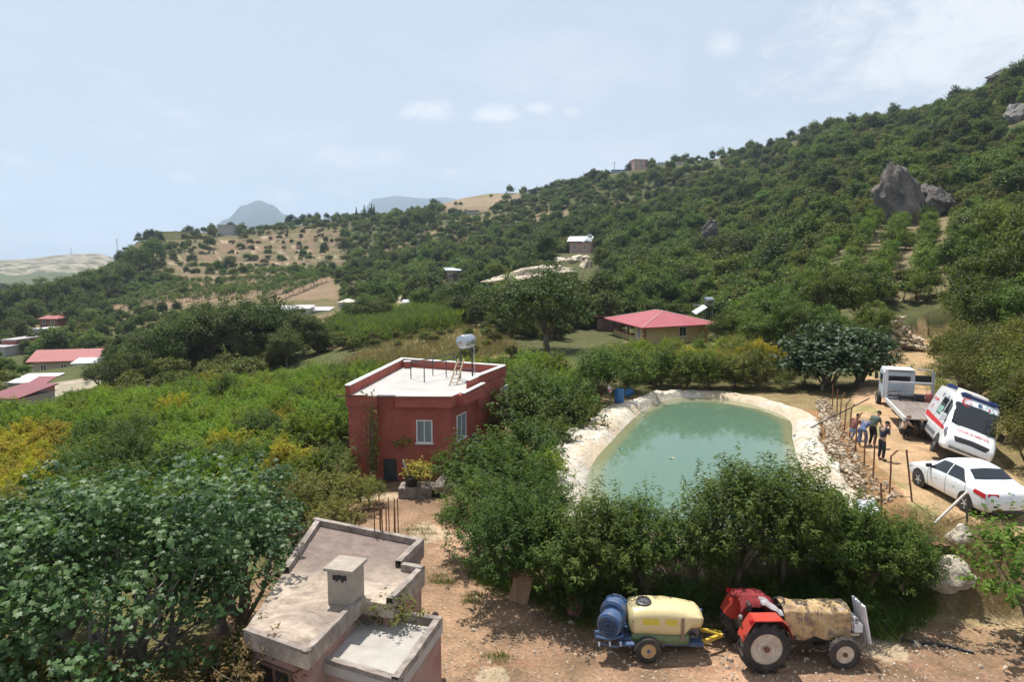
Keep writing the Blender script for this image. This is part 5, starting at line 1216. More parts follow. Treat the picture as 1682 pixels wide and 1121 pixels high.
far_house('village_house', 'white house among trees above the long red roof', 56, 74, 542, 556, 165, 'white', 'flat', WHT, 6, (2, 1), 0, .2)
far_house('village_house', 'red roofed house in the upper village', 66, 94, 524, 536, 185, 'brick', 'hip', RDR, 8, (2, 1), 0, .5, 1.4); far_house('village_house', 'white walled house beside the upper red roof', 88, 104, 519, 530, 190, 'white', 'flat', WHT, 6, (1, 1), 0, .2)
far_house('village_shed', 'low shed with a white sheet roof in the village', 14, 66, 630, 640, 94, 'white', 'mono', WHT, 5, (2, 1), R(6), .3, .5); far_house('village_shed', 'small maroon roofed shed in the near village', 34, 56, 640, 652, 80, 'maroon', 'mono', (.21, .045, .058), 4, (1, 1), R(6), .3, .8)
far_house('village_shed', 'maroon sheet roof at the lower left village edge', -20, 36, 656, 672, 70, 'grey', 'mono', (.19, .045, .052), 5, (2, 1), R(-8), .3, .7)
far_house('village_shed', 'white awning beside the long cream village house', 116, 152, 598, 606, 122, 'white', 'mono', WHT, 4, (2, 1), R(14), .2, .5)
# ------------------------------------------------------------------ vehicles
class Loft:
    """symmetric body: stations along x, each a half section of (y, z) points from the sill up to the centre line"""
    def __init__(s, st): s.x = [a for a, _ in st]; s.sec = [[Vector((0, y, z)) for y, z in q] for _, q in st]; s.n = len(st); s.m = len(st[0][1])
    @staticmethod
    def _cr(a, b, c, d, t): return 0.5 * ((2 * b) + (c - a) * t + (2 * a - 5 * b + 4 * c - d) * t * t + (-a + 3 * b - 3 * c + d) * t ** 3)
    def row(s, i, t):
        q = s.sec[i]; t = min(max(t, 0), s.m - 1 - 1e-6); k = int(t); f = t - k; g = lambda j: q[min(max(j, 0), s.m - 1)]
        a, b, c, d = g(k - 1), g(k), g(k + 1), g(k + 2)
        if k + 1 == s.m - 1: d = Vector((0, -b.y, b.z))
        r = s._cr(a * .5 + b * .5 if False else a, b, c, d, f); l = b.lerp(c, f); return l.lerp(r, .75)
    def P(s, x, t, side=1):
        x = min(max(x, s.x[0]), s.x[-1]); i = 0
        while i < s.n - 2 and x > s.x[i + 1]: i += 1
        f = (x - s.x[i]) / (s.x[i + 1] - s.x[i]); b, c = s.row(i, t), s.row(i + 1, t); a = s.row(max(i - 1, 0), t); d = s.row(min(i + 2, s.n - 1), t)
        v = b.lerp(c, f).lerp(s._cr(a, b, c, d, f), .6)
        return Vector((x, v.y * side, v.z))
    def N(s, x, t, side=1):
        e = .04; u = s.P(x + e, t, side) - s.P(x - e, t, side); t0, t1 = max(0, t - .05), min(s.m - 1, t + .05); v = s.P(x, t1, side) - s.P(x, t0, side)
        n = v.cross(u) * side; 
        if n.length < 1e-9: return Vector((0, side, 0))
        n.normalize(); return -n if n.dot(Vector((0, side, .6))) < 0 and abs(n.x) < .8 else n
    def body(s, nx, nt):
        xs = [s.x[0] + (s.x[-1] - s.x[0]) * i / nx for i in range(nx + 1)]
        xs = sorted(set([round(q, 4) for q in xs] + [round(q, 4) for q in s.x])); mb = MB(); T = 2 * nt
        vs = []
        for x in xs:
            for j in range(T + 1):
                q = j / nt
                vs.append(s.P(x, min(q, 1) * (s.m - 1), 1) if j <= nt else s.P(x, (2 - q) * (s.m - 1), -1))
        w = T + 1; fs = [(i * w + j, (i + 1) * w + j, (i + 1) * w + j + 1, i * w + j + 1) for i in range(len(xs) - 1) for j in range(T)]
        fs += [(i * w, i * w + T, (i + 1) * w + T, (i + 1) * w) for i in range(len(xs) - 1)]
        fs += [tuple(range(w)), tuple((len(xs) - 1) * w + j for j in range(w))]
        mb.add(vs, fs); return mb
    def patch(s, c, side=1, off=.008, n=10, m=8):
        """quad patch: corners (x, t) for low-back, low-front, high-front, high-back"""
        def fn(u, v):
            x = (c[0][0] * (1 - u) + c[1][0] * u) * (1 - v) + (c[3][0] * (1 - u) + c[2][0] * u) * v; t = (c[0][1] * (1 - u) + c[1][1] * u) * (1 - v) + (c[3][1] * (1 - u) + c[2][1] * u) * v
            return s.P(x, t, side) + s.N(x, t, side) * off
        return MB().grid(fn, n, m)
    def cross(s, x0, x1, t0, off=.008, n=16, m=6, t1=None, x0e=None, x1e=None):
        """patch across the centre line between stations x0 and x1, down to section parameter t0 on both sides"""
        def fn(u, v):
            q = 2 * u - 1; e = abs(q); t = (s.m - 1) - e * ((s.m - 1) - t0); xa = x0 + ((x0e if x0e is not None else x0) - x0) * e ** 2; xb = x1 + ((x1e if x1e is not None else x1) - x1) * e ** 2
            x = xa + (xb - xa) * v; sd = 1 if q >= 0 else -1; p = s.P(x, t, sd)
            du = s.P(x + .03, t, sd) - s.P(x - .03, t, sd); nn = Vector((-du.z, 0, du.x)).normalized(); nn.z = abs(nn.z)
            return p + nn * off + Vector((0, sd * off * .6 * e, 0))
        return MB().grid(fn, n, m)
PAINT_W = mat('white_car_paint', (.78, .79, .80), .22, var=.02, coat=.6, dirt=(.62, .56, .48), dirt_amt=.14, dirt_scale=1.5)
TINT = mat('tinted_glass', (.015, .018, .022), .05, var=.1, spec=.7); BLACKP = mat('black_plastic', (.02, .02, .022), .55, var=.2); RUBBER = mat('tyre_rubber', (.030, .029, .028), .9, var=.3, scale=9, dirt=(.17, .13, .10), dirt_amt=.28)
ALLOY = mat('alloy_rim', (.58, .59, .60), .35, .35, var=.08); REDL = mat('red_lamp', (.45, .012, .018), .18, var=.2, scale=14); CLEAR = mat('clear_lamp', (.55, .57, .58), .12)
def wheel(parent, c, r, w, rim=ALLOY, spokes=5, ax=(0, -1, 0), rr=.62, dish=.03, nm='wheel'):
    ax = Vector(ax); c = Vector(c)
    p = [(r * .60, -w / 2), (r * .86, -w / 2), (r * .97, -w * .38), (r, -w * .2), (r, w * .2), (r * .97, w * .38), (r * .86, w / 2), (r * rr, w / 2), (r * rr, w * .3), (r * .60, w * .3)]
    ty = MB().lathe(p, c, ax, 30, True).build(nm, RUBBER, parent, auto=40)
    MB().lathe([(r * (rr + .01), w * .40), (r * (rr - .05), w * .42), (r * (rr - .08), w * .30), (r * .2, w * .30 + dish), (.001, w * .32 + dish)], c, ax, 26).build('rim', rim, ty, auto=30)
    if spokes:
        x = ax.orthogonal().normalized(); y = ax.cross(x)
        for k in range(spokes):
            a = 6.283 * k / spokes; d = x * math.cos(a) + y * math.sin(a)
            MB().bar(c + ax * (w * .40) + d * r * .10, c + ax * (w * .40) + d * r * (rr - .06), r * .13, .03, up=ax).build('spoke', rim, ty)
    return ty
def text(parent, body, size, loc, M, m, name='lettering', mirror=False, extrude=.003, align='CENTER'):
    cu = bpy.data.curves.new(name, 'FONT'); cu.body = body; cu.size = size; cu.extrude = extrude; cu.align_x = align; cu.align_y = 'CENTER'; cu.materials.append(m)
    tmp = bpy.data.objects.new(name, cu); me = bpy.data.meshes.new_from_object(tmp); bpy.data.objects.remove(tmp); me.name = name
    if not me.materials: me.materials.append(m)
    o = bpy.data.objects.new(name, me); COL.objects.link(o); o.parent = parent
    mm = M.to_4x4(); mm.translation = Vector(loc)
    if mirror: mm = mm @ Matrix.Diagonal((-1, 1, 1, 1))
    o.matrix_local = mm; return o
def basis(x, up): x = Vector(x).normalized(); up = Vector(up); up = (up - x * up.dot(x)).normalized(); return Matrix((x, up, x.cross(up))).transposed()

def sedan():
    S = lambda x, w, zb, zm, belt, rw, re, top: (x, [(w * .80, zb), (w * .97, zb + .10), (w, zm), (w * .965, belt), (rw, re), (rw * .55, top - .012), (0, top)])
    L = Loft([S(0, .66, .42, .58, .76, .56, .84, .86), S(.10, .82, .30, .60, .90, .68, .99, 1.01), S(.40, .875, .24, .60, .93, .70, 1.04, 1.06), S(.80, .885, .22, .60, .94, .67, 1.07, 1.10), S(1.40, .89, .20, .60, .94, .575, 1.36, 1.41),
              S(2.05, .89, .20, .60, .93, .58, 1.405, 1.455), S(2.62, .89, .20, .60, .92, .57, 1.36, 1.41), S(3.32, .89, .20, .60, .91, .66, .985, 1.02), S(3.95, .885, .22, .58, .82, .64, .89, .92), S(4.40, .83, .26, .52, .70, .58, .74, .76), S(4.62, .66, .34, .46, .58, .48, .60, .61)])
    c = Vector((15.98, 21.1)); z = 2.1
    t = thing('parked_car', 'white saloon car parked on the dirt road behind the ambulance nose', 'car', (c.x, c.y, z - .02), R(89.5))
    b = L.body(46, 20).build('body', PAINT_W, t, auto=50)
    for sd in (1, -1):
        w1 = L.patch([(1.02, 3.12), (2.02, 3.12), (1.98, 3.86), (1.50, 3.86)], sd).build('side_window', TINT, t, smooth=True); w2 = L.patch([(2.08, 3.12), (3.10, 3.12), (2.58, 3.86), (2.04, 3.86)], sd).build('side_window', TINT, t, smooth=True)
        for x0 in (1.02, 2.05, 3.06): L.patch([(x0, .9), (x0 + .016, .9), (x0 + .016, 3.05), (x0, 3.05)], sd, .003, 1, 10).build('door_gap', BLACKP, b)
        for x0 in (1.55, 2.55): L.patch([(x0, 2.55), (x0 + .17, 2.55), (x0 + .17, 2.68), (x0, 2.68)], sd, .025, 3, 2).build('door_handle', PAINT_W, t)
        p = L.P(2.98, 3.2, sd); m_ = MB().box(p + Vector((0, sd * .10, .05)), (.12, .2, .13)).build('mirror', BLACKP, t, bevel=.03)
        L.patch([(.11, 2.45), (.62, 2.62), (.58, 3.05), (.10, 3.0)], sd, .010, 6, 4).build('tail_light', REDL, t, smooth=True)
        L.patch([(4.05, 2.5), (4.45, 2.4), (4.42, 2.9), (4.1, 3.0)], sd, .010, 6, 4).build('headlight', CLEAR, t, smooth=True)
        for x in (.98, 3.62):
            MB().lathe([(.385, 0), (.385, .012), (.001, .012)], (x, sd * .882, .335), (0, sd, 0), 26).build('wheel_arch', BLACKP, t); wheel(t, (x, sd * .80, .315), .318, .21, ALLOY, 5, (0, sd, 0))
        MB().box((1.0, sd * .30, .30), (.5, .3, .2)).build('underside', BLACKP, t)
    L.cross(.90, 1.36, 4.12, .010, x0e=.94, x1e=1.34).build('rear_window', TINT, t, smooth=True); L.cross(2.68, 3.22, 4.12, .010, x0e=2.70, x1e=3.16).build('windscreen', TINT, t, smooth=True)
    # tail: lamps wrap on to the rear face, plate and badge
    for sd in (1, -1): MB().box((.052, sd * .60, .86), (.05, .32, .12), sd * -.22).build('tail_light', REDL, t, bevel=.02); MB().box((.02, sd * .42, .42), (.05, .24, .045)).build('reflector', REDL, t)
    MB().box((-.004, 0, .62), (.02, .50, .11)).build('number_plate', mat('plate_white', (.7, .7, .7), .5), t); MB().lathe([(.055, 0), (.055, .012), (.04, .016), (.001, .016)], (.038, 0, .90), (-1, 0, .15), 18).build('badge', ALLOY, t)
    MB().box((.06, 0, .34), (.12, 1.2, .12)).build('rear_valance', BLACKP, t); MB().box((.55, 0, 1.47 - .02 + .0), (.02, .02, .02)).build('aerial_foot', BLACKP, t).location = (1.05, 0, -.02)
    MB().box((2.3, 0, .28), (3.6, 1.5, .16)).build('floor_pan', BLACKP, t)
sedan()

def ambulance():
    S = lambda x, w, zb, zm, belt, rw, re, top: (x, [(w * .90, zb), (w * .99, zb + .12), (w, zm), (w * .985, belt), (rw, re), (rw * .72, top - .03), (0, top)])
    L = Loft([S(0, .93, .50, .80, 1.35, .82, 2.42, 2.56), S(.10, .99, .42, .80, 1.36, .87, 2.50, 2.66), S(1.5, 1.0, .40, .80, 1.36, .88, 2.52, 2.70), S(3.3, 1.0, .40, .80, 1.36, .88, 2.52, 2.70), S(3.95, 1.0, .40, .80, 1.36, .86, 2.44, 2.62),
              S(4.32, 1.0, .40, .80, 1.34, .82, 2.10, 2.24), S(4.62, .995, .40, .80, 1.32, .82, 1.84, 1.92), S(5.02, .985, .40, .80, 1.26, .84, 1.42, 1.47), S(5.45, .95, .42, .76, 1.08, .80, 1.20, 1.26), S(5.72, .88, .44, .66, .92, .70, 1.00, 1.05), S(5.82, .76, .50, .62, .76, .60, .84, .87)])
    rear = Vector((20.7, 32.5)); h = Vector((-.40, -.917)).normalized(); rz = math.atan2(h.y, h.x)
    t = thing('ambulance', 'white ambulance with red side stripe tipped sideways into the roadside ditch', 'ambulance', (rear.x, rear.y, 2.12), 0)
    # rolled towards its own left, the right wheels up on the road; turn about the right wheels' contact line
    M = Matrix.Translation((rear.x, rear.y, 2.12)) @ Matrix.Rotation(rz, 4, 'Z') @ Matrix.Rotation(R(-3.0), 4, 'Y') @ Matrix.Translation((0, -.85, 0)) @ Matrix.Rotation(R(-19.5), 4, 'X') @ Matrix.Translation((0, .85, 0))
    t.matrix_world = M
    b = L.body(50, 22).build('body', PAINT_W, t, auto=45)
    REDS = mat('red_stripe', (.52, .012, .022), .35, var=.06); GREYP = mat('grey_cladding', (.11, .12, .13), .6, var=.1); NAVY = mat('navy_lamp', (.02, .035, .13), .2); MINT = mat('frosted_glass', (.28, .46, .42), .2, var=.15); RT = mat('red_letter', (.50, .04, .05), .5); PALE = mat('pale_blue_mark', (.09, .16, .30), .5)
    for sd in (1, -1):
        L.patch([(.25, 2.55), (5.00, 2.55), (5.04, 2.82), (.25, 2.95)], sd, .006, 40, 4).build('red_stripe', REDS, t, smooth=True); L.patch([(1.0, 1.35), (4.05, 1.35), (4.05, 1.95), (1.0, 1.95)], sd, .012, 20, 4).build('side_cladding', GREYP, t, smooth=True)
        L.patch([(3.62, 3.10), (4.62, 3.10), (4.22, 3.82), (3.62, 3.82)], sd, .010).build('side_window', TINT, t, smooth=True)
        L.patch([(2.32, 3.12), (3.42, 3.12), (3.42, 3.75), (2.32, 3.75)], sd, .010).build('side_window', TINT, t, smooth=True); L.patch([(2.40, 3.16), (3.32, 3.16), (3.32, 3.44), (2.40, 3.44)], sd, .016).build('frosted_pane', MINT, t, smooth=True)
        p = L.P(4.55, 3.2, sd); MB().box(p + Vector((.06, sd * .16, .10)), (.14, .22, .34)).build('mirror', PAINT_W if sd < 0 else BLACKP, t, bevel=.04)
        L.patch([(5.18, 2.7), (5.62, 2.5), (5.60, 3.25), (5.20, 3.6)], sd, .010, 6, 5).build('headlight', mat('smoked_lamp', (.12, .13, .15), .1), t, smooth=True)
        for x in (1.15, 4.75):
            MB().lathe([(.44, 0), (.44, .014), (.001, .014)], (x, sd * .99, .42), (0, sd, 0), 26).build('wheel_arch', BLACKP, t); wheel(t, (x, sd * .90, .36), .36, .25, mat('steel_rim', (.36, .37, .38), .5, .4), 0, (0, sd, 0))
        for x0 in (2.2, 3.50, 4.66): L.patch([(x0, 1.0), (x0 + .018, 1.0), (x0 + .018, 3.9 if x0 < 4 else 3.0), (x0, 3.9 if x0 < 4 else 3.0)], sd, .008, 1, 12).build('door_gap', BLACKP, t)
        L.patch([(3.68, 2.98), (3.86, 2.98), (3.86, 3.05), (3.68, 3.05)], sd, .03, 3, 2).build('door_handle', BLACKP, t)
        for x, z in ((1.9, 2.12), (3.05, 2.12)):
            for a in range(3): p = L.P(x, 3.78, sd); MB().box(p + Vector((0, sd * .012, 0)), (.05, .012, .22), M=Matrix.Rotation(R(60 * a), 3, 'Y')).build('star_mark', PALE, t)
        p = L.P(1.05, 3.5, sd); text(t, 'ACİL YARDIM', .19, p + Vector((0, sd * .03, .02)), basis((-sd, 0, 0), (0, -sd * .17, 1)), RT); p = L.P(1.0, 3.25, sd); text(t, '112', .30, p + Vector((0, sd * .03, -.02)), basis((-sd, 0, 0), (0, -sd * .12, 1)), RT)
    L.cross(4.20, 5.00, 4.06, .010, x0e=4.14, x1e=4.95, m=8).build('windscreen', TINT, t, smooth=True)
    # front face marks above the windscreen: red crescent with the number, a star, a round emblem
    def front(y, x): p = L.P(x, 6 - abs(y) / .80 * 2, 1 if y >= 0 else -1); return Vector((p.x + .02, y, p.z + .02))
    fM = basis((0, 1, 0), (-.62, 0, .78))
    def fpt(y, x): p = front(y, x); return p
    cy_ = -.42
    o = fpt(cy_, 4.12); mb = MB()
    pts = []
    for k in range(41):
        a = R(40 + 280 * k / 40); mb_ = None; pts.append((math.cos(a), math.sin(a)))
    vs = []; 
    for k, (ca, sa) in enumerate(pts):
        q = abs(k - 20) / 20; r0 = .21; r1 = .215 - .085 * (1 - q ** 1.6) 
        for r in (r0, r1): vs.append(o + fM @ Vector((ca * r, sa * r, .012)))
    mb.add(vs, [(2 * k, 2 * k + 1, 2 * k + 3, 2 * k + 2) for k in range(40)]); mb.build('crescent_mark', RT, t)
    text(t, '112', .17, fpt(cy_ + .05, 4.12) + Vector((.014, 0, 0)), fM, RT)
    o = fpt(.42, 4.12); MB().lathe([(.17, 0), (.17, .006), (.145, .006), (.145, 0)], o, fM @ Vector((0, 0, 1)), 28, True).build('emblem', mat('teal_mark', (.25, .45, .48), .5), t); MB().lathe([(.05, 0), (.05, .008), (.001, .008)], o, fM @ Vector((0, 0, 1)), 14).build('emblem_core', RT, t)
    for a in range(3): MB().box(fpt(.05, 4.10) + Vector((.01, 0, 0)), (.03, .045, .17), M=fM @ Matrix.Rotation(R(90), 3, 'X') @ Matrix.Rotation(R(60 * a), 3, 'Y')).build('star_mark', PALE, t)
    p = L.P(5.36, 6, 1); q = L.P(5.46, 6, 1); n = Vector((-(q.z - p.z), 0, q.x - p.x)).normalized(); text(t, 'AMBULANS', .235, p + n * .03, basis((0, 1, 0), (-(q.x - p.x), 0, -(q.z - p.z))), RT, mirror=True)
    L.cross(5.66, 5.80, 4.35, .012, m=4).build('grille', BLACKP, t, smooth=True); MB().box((5.72, 0, .60), (.20, 1.5, .22)).build('bumper', BLACKP, t, bevel=.05)
    for sd in (-1, 1): MB().bar(L.P(5.03, 5.2, sd) + Vector((0, 0, .03)), L.P(4.93, 4.35, sd) + Vector((.02, 0, .08)), .03, .02).build('wiper', BLACKP, t)
    # roof: two blue light bars and an air conditioning box
    for x in (3.86, .45): lb = MB().box((x, 0, 2.73 if x < 3 else 2.70), (.24, 1.45, .13)).build('light_bar', NAVY, t, bevel=.04); [MB().box((x, y, 2.80 if x < 3 else 2.775), (.16, .30, .05)).build('lamp_lens', mat('blue_lens', (.03, .06, .30), .15), lb) for y in (-.5, .5)]
    MB().box((2.4, 0, 2.76), (1.5, 1.0, .16)).build('roof_unit', mat('cream_box', (.60, .57, .50), .5), t, bevel=.06)
    MB().box((2.9, 0, .42), (4.8, 1.7, .2)).build('floor_pan', BLACKP, t)
ambulance()

def tow_truck():
    t = thing('tow_truck', 'flatbed tow truck with pale blue cab and rusty deck beside the fig tree', 'tow truck', (19.55, 31.2, 2.14), math.atan2(.94, .34))
    LB = mat('pale_blue_paint', (.52, .58, .66), .35, var=.05, dirt=(.40, .36, .30), dirt_amt=.2); DK = mat('worn_deck_steel', (.20, .155, .13), .6, .4, var=.3, scale=2.5, dirt=(.34, .30, .27), dirt_amt=.45, dirt_scale=1.4, stretch=(.4, 3, 1)); WP = mat('white_steel', (.62, .62, .62), .45, var=.06, dirt=(.3, .2, .15), dirt_amt=.2); GS = mat('grey_steel', (.36, .37, .39), .45, .5)
    # deck, x forward from the tail
    for k in range(5): MB().box((2.65, -.86 + .43 * k, .98), (5.2, .425, .05)).build('deck_plate', DK, t)
    for s in (-1, 1):
        MB().box((2.65, s * 1.12, .98), (5.3, .09, .20)).build('side_rail', WP, t)
        MB().box((4.2, s * .42, .72), (9.0, .12, .24)).build('chassis_beam', BLACKP, t)
        MB().bar((5.30, s * 1.10, .90), (5.42, s * 1.10, 2.55), .12, .12).build('frame_post', WP if s > 0 else GS, t)
        for x in (1.35,):
            for y in (.95, .66): wheel(t, (x, s * y, .40), .40, .24, GS, 0, (0, s, 0))
        wheel(t, (9.1, s * .88, .40), .40, .24, GS, 0, (0, s, 0)); MB().box((1.35, s * .85, .84), (1.05, .62, .05)).build('mudguard', BLACKP, t)
    MB().box((5.36, 0, 1.92), (.09, 2.2, .10)).build('frame_bar', WP, t); MB().box((5.30, 0, 1.06), (.10, 2.2, .10)).build('frame_bar', GS, t); MB().box((5.30, 0, 1.30), (.08, 2.2, .08)).build('frame_bar', GS, t)
    wn = MB().lathe([(.17, -.35), (.17, -.3), (.10, -.3), (.10, .3), (.17, .3), (.17, .35)], (5.0, .2, 1.22), (0, 1, 0), 18).build('winch', BLACKP, t); MB().box((5.05, -.45, 1.2), (.4, .4, .35)).build('winch_motor', BLACKP, wn, bevel=.03)
    MB().lathe([(.16, 0), (.18, .05), (.18, .42), (.16, .47)], (4.9, -.85, 1.0), (0, 0, 1), 16).build('red_drum', mat('red_drum', (.32, .10, .08), .5), t, smooth=True)
    sl = MB().bbox((6.02, .02, .5), (7.6, .62, 1.1)).build('fuel_tank', BLACKP, t, bevel=.04)
    # cab
    CX = 2.5; prof = [(5.95, .55), (7.62, .55), (7.75, 1.2), (7.45, 2.25), (7.2, 2.38), (6.1, 2.38), (5.95, 2.25)]
    mb = MB(); n = len(prof); mb.add([(x, y, z) for y in (-.98, .98) for x, z in prof], [tuple(range(n)), tuple(range(2 * n - 1, n - 1, -1))] + [(i, (i + 1) % n, n + (i + 1) % n, n + i) for i in range(n)])
    cb = mb.build('cab', LB, t, bevel=.07, seg=3); cb.location = (CX, 0, 0); cb.scale = (.95, .82, .92)
    MB().box((5.935, 0, 1.82), (.03, 1.35, .42)).build('rear_window', TINT, cb); MB().box((6.6, 0, 2.42), (1.5, 1.85, .06)).build('roof_panel', WP, cb, bevel=.02)
    for s in (-1, 1): MB().box((6.75, s * .985, 1.75), (.85, .02, .62)).build('side_window', TINT, cb); MB().box((7.65, s * 1.16, 1.75), (.08, .22, .38)).build('mirror', BLACKP, cb)
    for k in range(6): MB().box((5.935, 0, .75 + .13 * k), (.03, 1.7, .03)).build('rear_rib', LB, cb)
    MB().box((7.62, 0, 1.72), (.05, 1.7, .75), M=Matrix.Rotation(R(-16), 3, 'Y')).build('windscreen', TINT, cb)
    MB().box((6.1 + CX, -1.25, 1.62), (.05, .95, .55)).build('mud_screen', BLACKP, t)
    fr = MB().tube([(6.1 + CX, -.95, 2.25), (6.1 + CX, -1.72, 2.2), (6.1 + CX, -1.72, 1.6)], .05, 6).build('mirror_frame', GS, t)
tow_truck()

def tractor():
    t = thing('tractor', 'red tractor with a stained tan canvas tied over its bonnet', 'tractor', (6.36, 17.0, gz(6.36, 17.0)), R(1.5))
    RED = mat('tractor_red', (.46, .045, .028), .42, var=.10, dirt=(.26, .11, .08), dirt_amt=.3); CREAM = mat('cream_wheel', (.58, .53, .44), .5, var=.08, dirt=(.30, .15, .08), dirt_amt=.40, dirt_scale=4); ENG = mat('greasy_iron', (.035, .032, .030), .7, var=.4, dirt=(.16, .11, .08), dirt_amt=.3)
    RR, RW = .68, .36
    def lugged(c, r, w, n, ax, h, nm='wheel'):
        wh = wheel(t, c, r - h, w, CREAM, 0, ax, .66, -.08); ax = Vector(ax); c = Vector(c); x = Vector((1, 0, 0)); y = ax.cross(x)
        me = None
        for k in range(n):
            for s in (-1, 1):
                a = 6.283 * (k + (.5 if s > 0 else 0)) / n; a2 = a + .30
                def pt(a, rr, z): d = x * math.cos(a) + y * math.sin(a); return c + d * rr + ax * z
                da = .055; q = []
                for rr in (r - h - .03, r): q += [pt(a - da, rr, 0), pt(a + da, rr, 0), pt(a2 + da, rr - .012, s * w * .52), pt(a2 - da, rr - .012, s * w * .52)]
                # shoulder end folds down the side wall
                sh = [pt(a2 - da, r - .012, s * w * .52), pt(a2 + da, r - .012, s * w * .52), pt(a2 + da + .06, r - h - .09, s * w * .535), pt(a2 - da + .06, r - h - .09, s * w * .535)]
                MB().add(q, [(0, 1, 2, 3), (4, 5, 6, 7), (0, 1, 5, 4), (1, 2, 6, 5), (2, 3, 7, 6), (3, 0, 4, 7)]).add(sh, [(0, 1, 2, 3)]).build('tread_lug', RUBBER, wh)
        return wh
    for s in (-1, 1):
        w = lugged((0, s * .66, RR - .02), RR, RW, 15, (0, s, 0), .05); ax = Vector((0, s, 0)); c = Vector((0, s * .66, RR - .02))
        MB().lathe([(.365, .012), (.365, .022), (.27, .022), (.27, .012)], c + ax * .095, ax, 28, True).build('rim_gap', ENG, w); MB().lathe([(.265, .05), (.25, .075), (.15, .055), (.13, .08), (.001, .08)], c + ax * .075, ax, 24).build('hub_disc', mat('wheel_disc', (.50, .50, .50), .5, var=.1, dirt=(.30, .13, .06), dirt_amt=.5, dirt_scale=5), w, auto=30); MB().lathe([(.07, .05), (.07, .12), (.001, .13)], c + ax * .08, ax, 12).build('hub_cap', RUST, w)
        for k in range(6): a = 1.047 * k; MB().lathe([(.016, .1), (.016, .125), (.001, .125)], c + ax * .0 + Vector((math.cos(a) * .22, 0, math.sin(a) * .22)) + ax * .0, ax, 6).build('wheel_bolt', RUST, w)
        f = wheel(t, (2.08, s * .60, .40), .41, .19, CREAM, 0, (0, s, 0), .58, -.03)
        for k in range(22): a = 6.283 * k / 22; MB().box(Vector((2.08 + math.cos(a) * .408, s * .60, .40 + math.sin(a) * .408)), (.045, .17, .018), M=Matrix.Rotation(-a + math.pi / 2, 3, 'Y')).build('tread_block', RUBBER, f)
        MB().lathe([(.06, .06), (.06, .11), (.001, .12)], (2.08, s * .60, .40), (0, s, 0), 12).build('hub_cap', RUST, f)
        # mudguard: curved red sheet over the rear wheel with a flat top
        arc = [(-.62, .92), (-.50, 1.18), (-.34, 1.44), (.34, 1.44), (.50, 1.30), (.66, .95)]
        mb = MB(); ya, yb = s * .46, s * .88
        vs = [(x, y, z) for x, z in arc for y in (ya, yb)]; n = len(arc); mb.add(vs + [(x, y, z - .025) for x, y, z in vs], [(2 * i, 2 * i + 1, 2 * i + 3, 2 * i + 2) for i in range(n - 1)] + [(2 * n + 2 * i, 2 * n + 2 * i + 1, 2 * n + 2 * i + 3, 2 * n + 2 * i + 2) for i in range(n - 1)] + [(2 * i, 2 * i + 2, 2 * n + 2 * i + 2, 2 * n + 2 * i) for i in range(n - 1)] + [(2 * i + 1, 2 * i + 3, 2 * n + 2 * i + 3, 2 * n + 2 * i + 1) for i in range(n - 1)])
        mg = mb.build('mudguard', RED, t, auto=25); MB().prism([(x, z) for x, z in arc] + [(.46, .80), (-.45, .80)], 0, .02).build('guard_side', RED, mg, rot=(R(90), 0, 0), loc=(0, s * .455 + .01, 0))
        MB().box((-.42, s * .86, 1.40), (.10, .05, .10)).build('tail_lamp', REDL, mg)
    # drive line
    MB().bbox((-.30, -.22, .42), (.75, .22, .92)).build('gearbox', ENG, t, bevel=.04); MB().bbox((.75, -.21, .48), (1.75, .21, 1.02)).build('engine', ENG, t, bevel=.03); MB().tube([(0, -.62, .66), (0, .62, .66)], .11, 12).build('rear_axle', ENG, t); MB().tube([(2.08, -.56, .42), (2.08, 0, .52), (2.08, .56, .42)], .05, 8).build('front_axle', ENG, t)
    MB().bbox((1.7, -.22, .50), (2.42, .22, .66)).build('front_carrier', ENG, t); MB().bbox((1.85, -.27, .72), (2.40, .27, .98)).build('nose_panel', RED, t, bevel=.04)
    MB().tube([(1.05, -.24, .60), (1.05, -.24, .9)], .06, 10).build('oil_filter', mat('white_filter', (.62, .63, .65), .5), t); MB().tube([(.9, -.23, .86), (1.5, -.23, .86)], .035, 8).build('manifold', ENG, t); MB().box((1.55, -.24, .92), (.12, .06, .10)).build('pump', GALV, t)
    MB().box((.55, -.46, .60), (.5, .32, .03)).build('footplate', ENG, t); MB().box((.55, .46, .60), (.5, .32, .03)).build('footplate', ENG, t)
    # bonnet under its canvas
    CAN, nt, bs = nodes('stained_canvas'); n1 = noise(nt, 2.2, 6, .6, dist=1.2); n2 = noise(nt, 5.5, 4, .6); n3 = noise(nt, 14, 4, .5)
    col = ramp(nt, n1, [(.34, (.25, .15, .075)), (.5, (.46, .31, .145)), (.66, (.58, .43, .22))]); col = mixc(nt, ramp(nt, n2, [(.52, (0,) * 3), (.62, (.75,) * 3)]), col, (.17, .12, .13)); col = mixc(nt, ramp(nt, n3, [(.58, (0,) * 3), (.66, (.6,) * 3)]), col, (.50, .40, .42))
    nt.links.new(col, bs.inputs['Base Color']); bs.inputs['Roughness'].default_value = .85; bump(nt, bs, noise(nt, 9, 5, .6, dist=.8), .5, .04)
    def canvas(u, v):
        x = .62 + 1.74 * u; prof = [(-.40, .70), (-.40, .92), (-.385, 1.16), (-.34, 1.36), (-.20, 1.46), (0, 1.49), (.20, 1.46), (.34, 1.36), (.385, 1.16), (.40, .92), (.40, .70)]; k = v * 10; i = min(int(k), 9); f = k - i
        y = prof[i][0] * (1 - f) + prof[i + 1][0] * f; z = prof[i][1] * (1 - f) + prof[i + 1][1] * f
        lo = 1 - min(1, abs(v - .5) * 2); hem = .05 * math.sin(u * 17) * (1 - lo) ** 3 + (.03 if u > .9 else 0) * (1 - lo)
